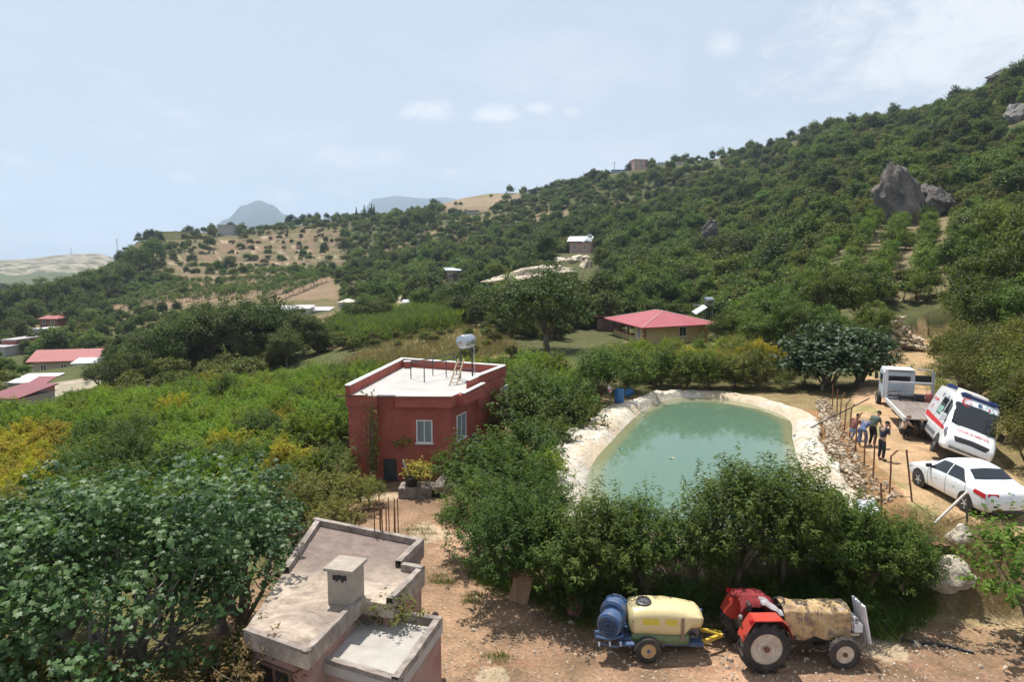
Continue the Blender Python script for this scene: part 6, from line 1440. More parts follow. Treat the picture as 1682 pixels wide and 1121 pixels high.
        w = .018 * mnoise.noise(Vector((x * 4, y * 4, z * 4))) + .010 * math.sin(x * 22 + z * 3) * (1 - lo)
        z += hem + .02 * mnoise.noise(Vector((x * 2.5, y * 5, 3))) + (.05 * math.exp(-((u - .1) / .08) ** 2)) - .02 * u
        return Vector((x, y * (1 + w * 2.4), z + w))
    MB().grid(canvas, 60, 40).build('canvas_cover', CAN, t, smooth=True, fix=False); MB().grid(lambda u, v: canvas(.995, u) * (1 - v) + Vector((2.355, 0, 1.0)) * v, 20, 3).build('canvas_end', CAN, t, smooth=True)
    for u in (.28, .52, .80): MB().tube([canvas(u + .012 * math.sin(k), k / 24) * 1.0 + Vector((0, (-.012 if k < 12 else .012), .008)) for k in range(25)], .010, 5).build('tie_rope', mat('tan_rope', (.55, .42, .20), .9), t)
    # seat with a red cloth, a grey cloth over the wheel, rear lamp
    st = MB().bbox((-.14, -.24, 1.12), (.30, .24, 1.24)).build('seat', mat('dark_vinyl', (.03, .03, .03), .6), t, bevel=.04); MB().box((-.2, 0, 1.36), (.08, .46, .34), M=Matrix.Rotation(R(-10), 3, 'Y')).build('backrest', mat('dark_vinyl', (.03, .03, .03), .6), st, bevel=.03)
    cl = MB().grid(lambda u, v: Vector((-.42 + .92 * u + .04 * math.sin(v * 7), -.10 + .85 * v, 1.40 + .26 * math.sin(v * 3.14) ** .6 * (1 - .35 * u) + .05 * mnoise.noise(Vector((u * 5, v * 5, 1))) - .28 * max(0, abs(u - .5) - .40) * 6)), 24, 20).build('red_cloth', mat('dark_red_cloth', (.22, .022, .025), .9, var=.45, scale=14), t, smooth=True)
    gc = mat('grey_cloth', (.40, .36, .37), .9, var=.35, scale=9)
    MB().grid(lambda u, v: Vector((-.02 + .62 * u, -.36 + .30 * v + .05 * math.sin(u * 6), 1.74 - .36 * u ** 1.0 + .07 * mnoise.noise(Vector((u * 4, v * 4, 7))) - .10 * (2 * v - 1) ** 2)), 20, 10).build('grey_cloth', gc, t, smooth=True)
    MB().lathe([(.16, -.012), (.19, -.012), (.19, .012), (.16, .012)], (.58, 0, 1.50), (-.5, 0, .86), 20, True).build('steering_wheel', BLACKP, t); MB().tube([(.62, 0, 1.46), (.75, 0, 1.15)], .025, 8).build('steering_column', BLACKP, t)
    MB().tube([(-.60, -.72, 1.15), (-.66, -.72, 1.42)], .02, 6).build('lamp_stalk', STEEL, t); MB().lathe([(.001, -.05), (.06, -.03), (.06, .03), (.001, .05)], (-.66, -.72, 1.47), (1, 0, 0), 14).build('work_lamp', mat('lamp_grey', (.25, .22, .24), .4), t)
    # white front blade: tall ribbed plate on a bracket
    WB = mat('white_blade', (.70, .68, .70), .5, var=.05, dirt=(.5, .42, .4), dirt_amt=.2); tilt = Matrix.Rotation(R(-12), 3, 'Y')
    bl = MB().box((2.78, -.10, 1.02), (.05, .62, 1.05), M=tilt).build('front_blade', WB, t, bevel=.01)
    for k in range(4): MB().box((2.755, -.34 + .16 * k, 1.02), (.05, .05, 1.05), M=tilt).build('blade_rib', WB, bl)
    bx = MB().bbox((2.46, -.36, .80), (2.68, .20, 1.02)).build('weight_box', WB, t, bevel=.015); MB().bbox((2.47, -.30, 1.022), (2.58, .1, 1.16)).build('plate', WB, bx); MB().box((2.46, -.1, .75), (.3, .5, .06)).build('bracket', GALV, t)
    text(t, '100', .11, (2.525, -.305, 1.09), basis((0, 0, 1), (1, 0, 0)) @ Matrix.Identity(3), BLACKP)
tractor()

def sprayer():
    t = thing('orchard_sprayer', 'cream tank trailer sprayer with a blue fan housing hitched behind the tractor', 'sprayer', (3.52, 17.4, gz(3.52, 17.4)), R(1.0))
    CR = mat('cream_tank', (.66, .55, .30), .42, var=.05, dirt=(.55, .40, .16), dirt_amt=.22, dirt_scale=1.4); GRN = mat('green_tank', (.13, .20, .10), .5, var=.2, dirt=(.22, .21, .15), dirt_amt=.3); BL = mat('sprayer_blue', (.032, .095, .225), .5, var=.2, dirt=(.17, .15, .13), dirt_amt=.45, dirt_scale=4)
    S = lambda x, w, z0, z1: (x, [(w * .86, z0), (w * .98, z0 + .10), (w, z0 + (z1 - z0) * .45), (w * .97, z0 + (z1 - z0) * .72), (w * .78, z1 - .06), (w * .45, z1 - .005), (0, z1)])
    L = Loft([S(-.42, .38, .74, 1.22), S(-.34, .50, .68, 1.32), S(0, .52, .66, 1.36), S(.6, .52, .64, 1.34), S(1.0, .51, .63, 1.28), S(1.15, .51, .80, 1.25), S(1.42, .48, .82, 1.19), S(1.50, .40, .88, 1.12)])
    tk = L.body(30, 16).build('tank', CR, t, auto=40)
    for x in (.42, .98): L.patch([(x, .2), (x + .02, .2), (x + .02, 4.6), (x, 4.6)], -1, .006, 1, 10).build('tank_seam', CR, tk)
    YL = mat('yellow_label', (.62, .50, .06), .5)
    for x0, x1 in ((-.12, .30), (.48, .78)): L.patch([(x0, 1.9), (x1, 1.9), (x1, 2.75), (x0, 2.75)], -1, .005, 4, 3).build('label', YL, tk)
    MB().bar((.92, -.535, .52), (.92, -.535, 1.14), .07, .012, up=(0, 1, 0)).build('strap', mat('brown_strap', (.24, .17, .11), .7), tk); MB().bar((.92, .535, .52), (.92, .535, 1.14), .07, .012, up=(0, 1, 0)).build('strap', mat('brown_strap', (.24, .17, .11), .7), tk)
    ld = MB().lathe([(.20, 0), (.21, .03), (.20, .06), (.16, .07), (.15, .04), (.001, .04)], (-.02, -.08, 1.345), (0, -.12, 1), 24).build('lid', mat('black_lid', (.05, .05, .06), .4, var=.2), tk, auto=35)
    for a in (0, R(60), R(120)): MB().box((-.02, -.09, 1.395), (.30, .03, .02), a).build('lid_rib', GALV, ld)
    MB().tube([(.15, -.28, 1.28), (-.1, -.4, 1.18), (-.4, -.48, 1.02)], .008, 5).build('lid_cord', BLACKP, tk)
    G = Loft([S(-.38, .42, .46, .72), S(-.2, .50, .42, .74), S(.6, .50, .36, .72), S(1.05, .50, .34, .70), S(1.12, .46, .36, .68)]); G.body(14, 10).build('lower_tank', GRN, t, auto=40)
    # chassis
    for s in (-1, 1): MB().bar((-.75, s * .36, .40), (1.5, s * .36, .33), .08, .10).build('chassis_rail', BL, t)
    MB().box((1.34, 0, .34), (.36, .86, .10)).build('cross_member', BL, t); MB().box((-.55, 0, .50), (.3, .8, .06)).build('cross_member', BL, t); MB().bar((1.50, .1, .35), (1.56, .1, 1.05), .08, .08).build('stand_post', BL, t)
    MB().box((1.28, 0, .56), (.32, .5, .34)).build('pump', mat('grey_pump', (.16, .15, .14), .6, var=.3), t, bevel=.04); MB().tube([(1.1, -.3, .5), (1.25, -.34, .62), (1.4, -.2, .45)], .03, 6).build('hose', BLACKP, t)
    WR = mat('rusty_cream_rim', (.50, .34, .16), .6, var=.15, dirt=(.3, .16, .08), dirt_amt=.3)
    for s in (-1, 1):
        w = wheel(t, (0, s * .62, .335), .335, .20, WR, 0, (0, s, 0), .60, -.02); MB().lathe([(.05, .05), (.05, .09), (.001, .1)], (0, s * .62, .335), (0, s, 0), 12).build('hub_cap', BL, w)
        for k in range(6): a = 1.047 * k; MB().lathe([(.014, .04), (.014, .075), (.001, .075)], (math.cos(a) * .11, s * .62, .335 + math.sin(a) * .11), (0, s, 0), 6).build('wheel_bolt', BL, w)
    MB().tube([(0, -.6, .335), (0, .6, .335)], .045, 8).build('axle', BLACKP, t)
    # fan housing: two blue drums side by side across the tail
    ax = Vector((.42, .91, 0)).normalized()
    for k, (c, r, w) in enumerate((((-.90, -.24, .92), .33, .30), ((-.74, .14, 1.04), .36, .28))):
        c = Vector(c); d = MB().lathe([(.10, -w), (r * .82, -w), (r * .97, -w + .03), (r, -w * .6), (r * .93, -w * .55), (r * .93, w * .3), (r * 1.02, w * .35), (r * 1.02, w * .6), (r * .9, w * .62), (.1, w * .6)], c, ax, 30).build('fan_housing', BL, t, auto=35)
        for q in (.30, .55, .8): MB().lathe([(r * q - .012, -w - .01), (r * q, -w - .02), (r * q + .012, -w - .01)], c, ax, 26).build('guard_ring', BL, d)
    for z, x in ((.62, -1.0), (.42, -.86)): MB().tube([(x - .35, -.55, z + .05), (x, -.62, z), (x + .35, -.50, z + .02), (x + .45, .2, z)], .035, 6).build('spray_pipe', BL, t)
    for x in (-1.28, -1.0, -.72): MB().lathe([(.03, 0), (.03, .08), (.015, .12)], (x, -.62, .56), (0, -.6, -.8), 8).build('nozzle', GALV, t)
    MB().box((-1.12, -.45, .66), (.5, .06, .22)).build('fan_bracket', BL, t); MB().box((-.52, -.56, .46), (.34, .14, .05)).build('foot_step', BL, t); MB().bar((-.9, 0, .45), (-.2, 0, .45), .3, .08).build('fan_beam', BL, t)
    # drawbar
    YB = mat('yellow_drawbar', (.60, .42, .04), .5, var=.1, dirt=(.3, .18, .08), dirt_amt=.35)
    for s in (-1, 1): MB().bar((1.5, s * .34, .36), (2.12, s * .05, .40), .08, .09).build('drawbar', YB, t)
    MB().bar((1.50, -.1, .62), (2.05, -.3, .52), .04, .04).build('drive_shaft', YB, t); MB().lathe([(.05, -.03), (.09, -.03), (.09, .03), (.05, .03)], (2.18, 0, .41), (0, 0, 1), 14, True).build('hitch_ring', ENG_ if False else BLACKP, t)
sprayer()

def small_car(px, py, y, rz, col, label, kind='parked_car', s=1.0):
    p = AT(px, py, y); z = gz(p.x, p.y); m = mat('paint_' + '_'.join(str(int(c * 100)) for c in col), col, .3, coat=.4); t = thing(kind, label, 'van' if 'van' in kind else 'car', (p.x, p.y, z), rz)
    van = 'van' in kind
    pr = [(0, .3), (4.6, .3), (4.7, .8), (3.9, 1.05), (3.4, 1.9), (.1, 1.95)] if van else [(0, .35), (4.3, .35), (4.3, .75), (3.3, .95), (2.6, 1.42), (1.0, 1.42), (.4, .98), (0, .9)]
    n = len(pr); mb = MB(); mb.add([(x, yy, q) for yy in (-.85, .85) for x, q in pr], [tuple(range(n)), tuple(range(2 * n - 1, n - 1, -1))] + [(i, (i + 1) % n, n + (i + 1) % n, n + i) for i in range(n)]); mb.build('body', m, t, bevel=.08)
    w = [(.6, 1.1), (3.45, 1.1), (3.25, 1.7), (.6, 1.7)] if van else [(.75, 1.0), (3.05, 1.0), (2.5, 1.34), (1.1, 1.34)]
    for sd in (-1, 1): MB().add([(x, sd * .858, q) for x, q in w], [(0, 1, 2, 3)]).build('side_window', TINT, t)
    for x in (.9, 3.5):
        for sd in (-1, 1): wheel(t, (x, sd * .78, .32), .32, .2, GALV, 0, (0, sd, 0))
    t.scale = (s,) * 3
small_car(664, 502, 155, R(70), (.62, .66, .70), 'pale blue car on the gravel track nearest the reeds'); small_car(661, 492, 168, R(65), (.66, .68, .70), 'white car farther up the gravel track'); small_car(422, 373, 452, R(8), (.68, .69, .70), 'white van parked at the top of the terraces, left one', 'parked_van', 1.1); small_car(462, 369, 458, R(-10), (.68, .69, .70), 'white van parked at the top of the terraces, right one', 'parked_van', 1.1)
# ------------------------------------------------------------------ people
def skin_mesh(name, V, E, rad, root, m, parent, sub=2, smooth=True):
    me = bpy.data.meshes.new(name); ids = list(V); me.from_pydata([V[k] for k in ids], [(ids.index(a), ids.index(b)) for a, b in E], []); me.materials.append(m)
    o = link(name, me, parent); sk = o.modifiers.new('skin', 'SKIN'); sk.use_smooth_shade = True
    for k, i in enumerate(ids):
        r = rad[i]; sv = me.skin_vertices[0].data[k]; sv.radius = r if hasattr(r, '__len__') else (r, r); sv.use_root = (i == root)
    s = o.modifiers.new('round', 'SUBSURF'); s.levels = sub; s.render_levels = sub; return o
def person(label, loc, heading, J, top, legs, shoe=(.03, .03, .03), hair=(.02, .016, .013), sleeves='short', skin=(.36, .20, .13), shorts=False):
    """J: joint positions in metres, x right, y ahead, z up"""
    t = thing('person', label, 'person', loc, heading - math.pi / 2); J = {k: Vector(v) for k, v in J.items()}
    SK = mat('skin_%d' % int(skin[0] * 100), skin, .55, var=.06)
    cl = lambda c: mat('cloth_' + '_'.join(str(int(q * 100)) for q in c), c, .9, var=.14, scale=9, bmp=.2)
    V, E, Rd = {}, [], {}
    def add(k, p, r, link_=None):
        V[k] = Vector(p); Rd[k] = r
        if link_: E.append((link_, k))
    pv, ch, nk, hd = J['pelvis'], J['chest'], J['neck'], J['head']
    add('pelvis', pv, (.135, .10)); add('waist', pv.lerp(ch, .5), (.125, .09), 'pelvis'); add('chest', ch, (.15, .105), 'waist'); add('neck', nk, .052, 'chest')
    up = (hd - nk).normalized(); add('jaw', nk.lerp(hd, .45), .062, 'neck'); add('head', hd, (.082, .098), 'jaw'); add('skull', hd + up * .075, (.070, .085), 'head')
    for s, sd in (('l', -1), ('r', 1)):
        sh, el, wr, hp, kn, an, to = (J[s + q] for q in ('sh', 'el', 'wr', 'hip', 'kn', 'an', 'to'))
        add(s + 'sh', sh, .062, 'chest'); add(s + 'el', el, .043, s + 'sh'); add(s + 'wr', wr, .030, s + 'el')
        d = (wr - el).normalized(); side = d.cross(Vector((0, 0, 1))); side = side.normalized() if side.length > .1 else Vector((1, 0, 0)); nrm = side.cross(d)
        add(s + 'palm', wr + d * .06, (.040, .020), s + 'wr')
        for k, (off, ln) in enumerate(((-.030, .070), (-.010, .085), (.012, .078), (.032, .060))):
            b = wr + d * .085 + side * off; add(f'{s}f{k}a', b, .0095, s + 'palm'); add(f'{s}f{k}b', b + d * ln * .55 + nrm * .008, .009, f'{s}f{k}a'); add(f'{s}f{k}c', b + d * ln * .85 + nrm * .034, .008, f'{s}f{k}b')
        tb = wr + d * .045 - side * .04 * sd; add(s + 'ta', tb, .011, s + 'palm'); add(s + 'tb', tb + d * .045 - side * .012 * sd + nrm * .01, .0095, s + 'ta')
        add(s + 'hip', hp, .088, 'pelvis'); add(s + 'kn', kn, .058, s + 'hip'); add(s + 'an', an, .040, s + 'kn'); add(s + 'to', to, (.038, .026), s + 'an')
    skin_mesh('body', V, E, Rd, 'pelvis', SK, t)
    # clothes follow the same skeleton a little fuller
    W, F, D = {}, [], {}
    def cadd(k, p, r, l=None):
        W[k] = Vector(p); D[k] = r
        if l: F.append((l, k))
    cadd('p', pv.lerp(ch, .08), (.160, .122)); cadd('w', pv.lerp(ch, .5), (.150, .114), 'p'); cadd('c', ch, (.172, .126), 'w'); cadd('n', ch.lerp(nk, .55), (.085, .075), 'c')
    for s in 'lr':
        cadd(s + 's', J[s + 'sh'], .080, 'c'); e = J[s + 'sh'].lerp(J[s + 'el'], .72 if sleeves == 'short' else 1.0); cadd(s + 'e', e, .064 if sleeves == 'short' else .056, s + 's')
        if sleeves == 'long': cadd(s + 'w', J[s + 'el'].lerp(J[s + 'wr'], .92), .042, s + 'e')
    skin_mesh('shirt', W, F, D, 'p', cl(top), t)
    W, F, D = {}, [], {}; cadd('p', pv + (pv - ch) * .05, (.155, .118)); cadd('w', pv.lerp(ch, .22), (.146, .110), 'p')
    for s in 'lr':
        cadd(s + 'h', J[s + 'hip'], .105, 'p'); cadd(s + 'k', J[s + 'kn'], .076, s + 'h')
        if not shorts: cadd(s + 'a', J[s + 'kn'].lerp(J[s + 'an'], .93), .058, s + 'k')
    skin_mesh('trousers', W, F, D, 'p', cl(legs), t)
    for s in 'lr':
        a, b = J[s + 'an'], J[s + 'to']; skin_mesh('shoe', {'a': a + Vector((0, 0, -.02)), 'b': a.lerp(b, .55) + Vector((0, 0, -.015)), 'c': b + (b - a).normalized() * .04}, [('a', 'b'), ('b', 'c')], {'a': (.050, .045), 'b': (.050, .036), 'c': (.044, .028)}, 'a', cl(shoe), t)
    fw = J.get('look', Vector((0, 1, 0))).normalized(); back = -fw
    hc = hd + up * .062 + back * .022; rgt = fw.cross(up).normalized(); fw2 = up.cross(rgt)
    def cap(u, v):
        a = 2 * math.pi * u; e = R(-28 + 118 * v); 
        if e < 0 and math.cos(a) > .25: e = R(12)
        r = .098 * (1 + .03 * math.sin(a * 7)); return hc + (fw2 * math.cos(a) * 1.08 + rgt * math.sin(a) * .92) * r * math.cos(e) + up * r * 1.02 * math.sin(e)
    MB().grid(cap, 20, 8, wrap=True).build('hair', cl(hair), t, smooth=True)
    fc = hd + fw2 * .098; EY = mat('eye_dark', (.02, .015, .012), .3)
    MB().lathe([(.001, 0), (.016, .006), (.012, .03), (.001, .045)], fc - up * .005 - fw2 * .02, (fw2 - up * .5).normalized(), 8).build('nose', SK, t, smooth=True)
    for s in (-1, 1): MB().lathe([(.001, 0), (.012, .004), (.001, .010)], fc + up * .028 + rgt * s * .034 - fw2 * .012, fw2, 8).build('eye', EY, t); MB().lathe([(.001, 0), (.028, .006), (.022, .016), (.001, .02)], hd + up * .01 + rgt * s * .083, rgt * s, 10).build('ear', SK, t, smooth=True)
    MB().box(fc - up * .058 - fw2 * .012, (.045, .012, .010), M=Matrix((rgt, fw2, up)).transposed()).build('mouth', mat('lip', (.30, .12, .10), .5), t)
    return t
STAND = dict(pelvis=(0, 0, .93), chest=(0, .03, 1.30), neck=(0, .03, 1.47), head=(0, .06, 1.58), lsh=(-.19, .02, 1.39), rsh=(.19, .02, 1.39), lel=(-.25, 0, 1.12), rel=(.25, 0, 1.12), lwr=(-.25, .10, .90), rwr=(.25, .10, .90),
             lhip=(-.095, 0, .89), rhip=(.095, 0, .89), lkn=(-.11, .03, .49), rkn=(.11, .03, .49), lan=(-.12, -.02, .09), ran=(.12, -.02, .09), lto=(-.13, .14, .04), rto=(.13, .14, .04))
def groundp(px, py): p = ATZ(px, py, 2.1); return (p.x, p.y, gz(p.x, p.y))
person('person in navy T-shirt and dark jeans standing by the fence, hand to chin', groundp(1447, 757), R(12),
       {**STAND, 'chest': (0, .08, 1.28), 'neck': (0, .13, 1.44), 'head': (0, .20, 1.54), 'look': (0, .8, -.5), 'lsh': (-.19, .07, 1.37), 'rsh': (.19, .07, 1.37), 'lel': (-.20, .17, 1.12), 'rel': (.18, .19, 1.12), 'lwr': (-.04, .30, 1.14), 'rwr': (.06, .30, 1.40)}, (.018, .022, .045), (.020, .024, .036), (.02, .02, .022))
person('person in grey green T-shirt and black trousers leaning forward to watch', groundp(1432, 735), R(25),
       {**STAND, 'chest': (0, .16, 1.26), 'neck': (0, .26, 1.41), 'head': (0, .35, 1.50), 'look': (0, .8, -.5), 'lsh': (-.19, .15, 1.35), 'rsh': (.19, .15, 1.35), 'lel': (-.24, .20, 1.08), 'rel': (.24, .22, 1.08), 'lwr': (-.18, .38, .98), 'rwr': (.18, .40, .98), 'lkn': (-.11, .10, .50), 'rkn': (.11, .06, .49)}, (.075, .105, .088), (.010, .010, .011), (.35, .34, .32))
BEND = dict(pelvis=(0, -.12, .86), chest=(0, .22, 1.04), neck=(0, .38, 1.08), head=(0, .50, 1.08), look=(0, .6, -.8), lsh=(-.19, .27, 1.10), rsh=(.19, .27, 1.10), lel=(-.23, .34, .84), rel=(.23, .34, .84), lwr=(-.14, .48, .66), rwr=(.14, .48, .66),
            lhip=(-.10, -.12, .83), rhip=(.10, -.12, .83), lkn=(-.14, .04, .47), rkn=(.14, .04, .47), lan=(-.15, -.05, .09), ran=(.15, -.05, .09), lto=(-.16, .11, .04), rto=(.16, .11, .04))
person('person in blue jeans and blue shirt bending low with back to the fence posts', groundp(1417, 733), R(35), BEND, (.075, .10, .19), (.10, .14, .26), (.22, .16, .11), sleeves='long')
SQUAT = dict(pelvis=(0, -.10, .42), chest=(0, .06, .76), neck=(0, .13, .92), head=(0, .18, 1.02), look=(0, .9, -.35), lsh=(-.19, .07, .86), rsh=(.19, .07, .86), lel=(-.24, .26, .66), rel=(.24, .26, .66), lwr=(-.10, .46, .60), rwr=(.10, .46, .60),
             lhip=(-.10, -.08, .40), rhip=(.10, -.08, .40), lkn=(-.20, .30, .50), rkn=(.20, .30, .50), lan=(-.17, .02, .09), ran=(.17, .02, .09), lto=(-.20, .17, .04), rto=(.20, .17, .04))
person('person in maroon shirt and pale jeans crouching at the fence', groundp(1402, 722), R(20), {**SQUAT, 'pelvis': (0, -.1, .58), 'chest': (0, .08, .93), 'neck': (0, .15, 1.09), 'head': (0, .21, 1.19), 'lsh': (-.19, .08, 1.03), 'rsh': (.19, .08, 1.03), 'lel': (-.22, .28, .86), 'rel': (.22, .28, .86), 'lwr': (-.1, .46, .78), 'rwr': (.1, .46, .78), 'lhip': (-.1, -.08, .55), 'rhip': (.1, -.08, .55), 'lkn': (-.18, .30, .52), 'rkn': (.18, .30, .52)}, (.20, .07, .06), (.20, .26, .36), (.3, .3, .3))
person('person in beige shirt squatting at the rear wheel of the ambulance', groundp(1484, 722), R(-5), SQUAT, (.42, .30, .23), (.018, .018, .02), (.03, .03, .03), hair=(.28, .18, .14))

# ------------------------------------------------------------------ fence posts, pipe and rubble wall along the road
FENCE = [ATZ(a, b, 2.1) for a, b in [(1358, 652), (1364, 668), (1380, 693), (1402, 730), (1425, 770), (1463, 800), (1500, 822), (1545, 852)]]
POSTS = [((1368, 672), (1368, 633), 0), ((1374, 682), (1376, 640), 0), ((1379, 690), (1383, 646), .12), ((1386, 705), (1391, 656), .16), ((1395, 720), (1399, 664), .10), ((1405, 738), (1409, 678), .18), ((1420, 764), (1421, 712), 0), ((1434, 783), (1437, 716), 0), ((1461, 808), (1464, 740), .2), ((1500, 822), (1489, 740), .0), ((1450, 822), (1447, 794), 0), ((1590, 856), (1590, 812), 0)]
PLB = ['short rusty post at the far end of the fence under the fig', 'second rusty post from the fig end of the fence', 'third rusty post from the fig end, top slightly bent', 'fourth rusty post from the fig end, top bent sideways', 'fifth rusty post from the fig end of the fence', 'rusty post with bent top before the person in maroon',
       'rusty post in front of the person in blue', 'tall rusty post before the person in navy', 'rusty post with strongly bent top, alone on the dirt', 'leaning rusty post nearest the nose of the white car', 'short rusty stub in the rubble wall', 'grey upright post holding a slanting rail beside the white car']
for (a, b, bend), lb in zip(POSTS, PLB):
    p = ATZ(*a, 2.1); p.z = gz(p.x, p.y) - .25; tp = AT(*b, p.y); t = thing('fence_post', lb, 'post', p, 0, None); d = tp - p
    pts = [Vector(), d * .55 + Vector((random.uniform(-.02, .02), 0, 0)), d * (.88 if bend else 1)]
    if bend: pts.append(d * 1.0 + Vector((bend, -.05, .0)))
    MB().tube(pts, .032, 4).build('shaft', RUST if a[0] != 1590 else STEEL, t)
    MB().box(pts[-1], (.07, .07, .012)).build('cap', RUST, t)
p = ATZ(1590, 832, 2.3); q = ATZ(1535, 858, 2.0); tag(MB().tube([q + Vector((0, 0, -.05)), p + Vector((0, 0, .55))], .045, 8).build('rail_pipe', mat('worn_pipe', (.42, .38, .34), .6, .3, var=.25)), 'slanting worn grey pipe rail beside the white car', 'pipe')
a = ATZ(1303, 717, 1.62); b = AT(1428, 655, 36.5); tag(MB().tube([a, a.lerp(b, .5) + Vector((0, 0, -.02)), b], .035, 8).build('water_pipe', mat('black_pipe', (.025, .025, .028), .5)), 'long black water pipe reaching from the fence into the pond', 'pipe')
def stone_protos(m, n=6, seed=1):
    import bmesh
    out = []
    for k in range(n):
        rng = random.Random(seed * 100 + k); bm = bmesh.new()
        for _ in range(13):
            v = Vector((rng.gauss(0, 1), rng.gauss(0, 1), rng.gauss(0, 1))).normalized(); bm.verts.new(Vector((v.x * .55, v.y * .45, v.z * .36)) * rng.uniform(.8, 1.1))
        bmesh.ops.convex_hull(bm, input=bm.verts); me = bpy.data.meshes.new('stone'); bm.to_mesh(me); bm.free(); me.materials.append(m); out.append(me)
    return out
def stonemat(name, a, b, c):
    m, nt, bs = nodes(name); oi = nt.nodes.new('ShaderNodeObjectInfo'); col = ramp(nt, oi.outputs['Random'], [(0, a), (.5, b), (1, c)])
    n = noise(nt, 6, 5, .6, 'World'); col = mixc(nt, 1.0, col, ramp(nt, n, [(.3, (.7,) * 3), (.7, (1.15,) * 3)]), 'MULTIPLY'); nt.links.new(col, bs.inputs['Base Color']); bs.inputs['Roughness'].default_value = .95; bs.inputs['Specular IOR Level'].default_value = .1; bump(nt, bs, n, .5, .05); return m
STONE_P = stonemat('rubble_stone', (.34, .255, .17), (.47, .385, .28), (.58, .50, .40)); ST = stone_protos(STONE_P)
def polyline(pts, n):
    ln = [0]
    for i in range(len(pts) - 1): ln.append(ln[-1] + (pts[i + 1] - pts[i]).length)
    out = []
    for k in range(n):
        q = ln[-1] * k / (n - 1); i = 0
        while i < len(pts) - 2 and ln[i + 1] < q: i += 1
        f = (q - ln[i]) / (ln[i + 1] - ln[i]); out.append((pts[i].lerp(pts[i + 1], f), (pts[i + 1] - pts[i]).normalized()))
    return out
def rubble_wall():
    rng = random.Random(2); o = FENCE[3]; t = thing('rubble_wall', 'pale loose stone wall dropping from the fence line to the pond', 'stone wall', o); PL = polyline([p for p in FENCE[:-1]], 200); cells = []
    for k in range(900):
        p, d = PL[rng.randrange(4, 196)]; n = Vector((d.y, -d.x, 0)); n = -n if n.x > 0 else n; v = rng.random() ** .8; w = 1.15 if p.y < 33 else .7
        q = p + n * (v * w - .02) + Vector((0, 0, 0)); s = rng.uniform(.10, .27) * (1.1 if v > .4 else .85); q.z = max(2.12 - .62 * v, gz(q.x, q.y)) + rng.uniform(-.03, .10)
        cells.append((s, q))
    cells.sort(key=lambda c: -c[0])
    for s, q in cells[:295]: link('stone', ST[rng.randrange(6)], t, q - o, (rng.random() * 6, rng.random() * .8, rng.random() * 6), s)
    mb = MB()
    for s, q in cells[295:]:
        me = ST[rng.randrange(6)]; M = Euler((rng.random() * 6, rng.random(), rng.random() * 6)).to_matrix(); mb.add([M @ v.co * s + q - o for v in me.vertices], [tuple(f.vertices) for f in me.polygons])
    r = mb.build('small_stones', STONE_P, t); r['kind'] = 'stuff'
rubble_wall()
def stone_heap():
    rng = random.Random(6); c = ground_at(1490, 578, 45); t = thing('stone_heap', 'heap of big pale flat stones on the bank beyond the tow truck', 'stone heap', c); m = STONE_P
    for k in range(95):
        u, v = rng.uniform(-1, 1), rng.random(); x = u * 2.6 * (1 - .35 * v); y = v * 2.4 + rng.uniform(-.3, .3); gzz = gz(c.x + x, c.y + y); z = max(gzz, c.z) - c.z + v * 2.0 * (1 - u * u * .5) + rng.uniform(-.1, .15)
        s = rng.uniform(.45, 1.1); link('stone', ST[rng.randrange(6)], t, (x, y, z), (rng.uniform(-.4, .4), rng.uniform(-.4, .4), rng.random() * 6), (s * 1.25, s, s * .6))
stone_heap()
# boulders and the rusty sheet on the bank below the car
def boulder(label, px, py, z, dims, seed, rz=0, m=ROCK_PALE, name='boulder'):
    p = ATZ(px, py, z); o = link(name, rock_mesh(name, seed, dims, m, 4, amp=.24, sharp=1.3, crack=.10), loc=p, rot=(0, 0, rz)); return tag(o, label, 'boulder')
boulder('cream boulder with a flat top just below the white car', 1577, 884, 1.75, (.95, .8, .85), 21); boulder('large half buried grey boulder under the rusty sheet', 1558, 942, 1.0, (1.75, 1.3, 1.15), 22, .3, ROCK_PALE)
boulder('pale boulder peeping out behind the rusty sheet', 1528, 926, 1.15, (.9, .7, .6), 24, 1.0); boulder('grey stone lying in the dry scrub by the mulberry', 1640, 948, .8, (.6, .5, .4), 25)
boulder('angular grey concrete lump beside the red house wall', 729, 800, .35, (1.25, 1.0, 1.0), 26, .4, CONC_EDGE, 'concrete_lump')
for i, (px, py) in enumerate([(1400, 868), (1385, 885), (1422, 890), (1362, 905), (1330, 915), (1235, 905), (1440, 905)]): p = ground_at(px, py, 15); boulder('pale stone on the pond bank between the peach trees', px, py, p.z + .1, (.45, .4, .35), 30 + i, i)['group'] = 'stones on the pond bank'
p = ATZ(1530, 900, 1.55); tag(MB().grid(lambda u, v: Vector((p.x - .6 + 1.25 * u, p.y - .30 + .75 * v, p.z + .22 * math.sin(u * 3.0) - .12 * v + .02 * math.sin(u * 26))), 30, 6).build('rusty_sheet', mat('rusty_tin', (.22, .085, .06), .8, .2, var=.3, scale=3), fix=False), 'rusty curved metal sheet lying over the big boulder', 'metal sheet').modifiers.new('thick', 'SOLIDIFY').thickness = .01
hp = [ground_at(px, py, 12) + Vector((0, 0, .04)) for px, py in [(1480, 1055), (1505, 1060), (1535, 1064), (1565, 1069), (1600, 1076)]]; tag(MB().tube(hp, .04, 7).build('ground_hose', mat('black_pipe', (.025, .025, .028), .5)), 'black hose lying on the dirt right of the tractor', 'hose')
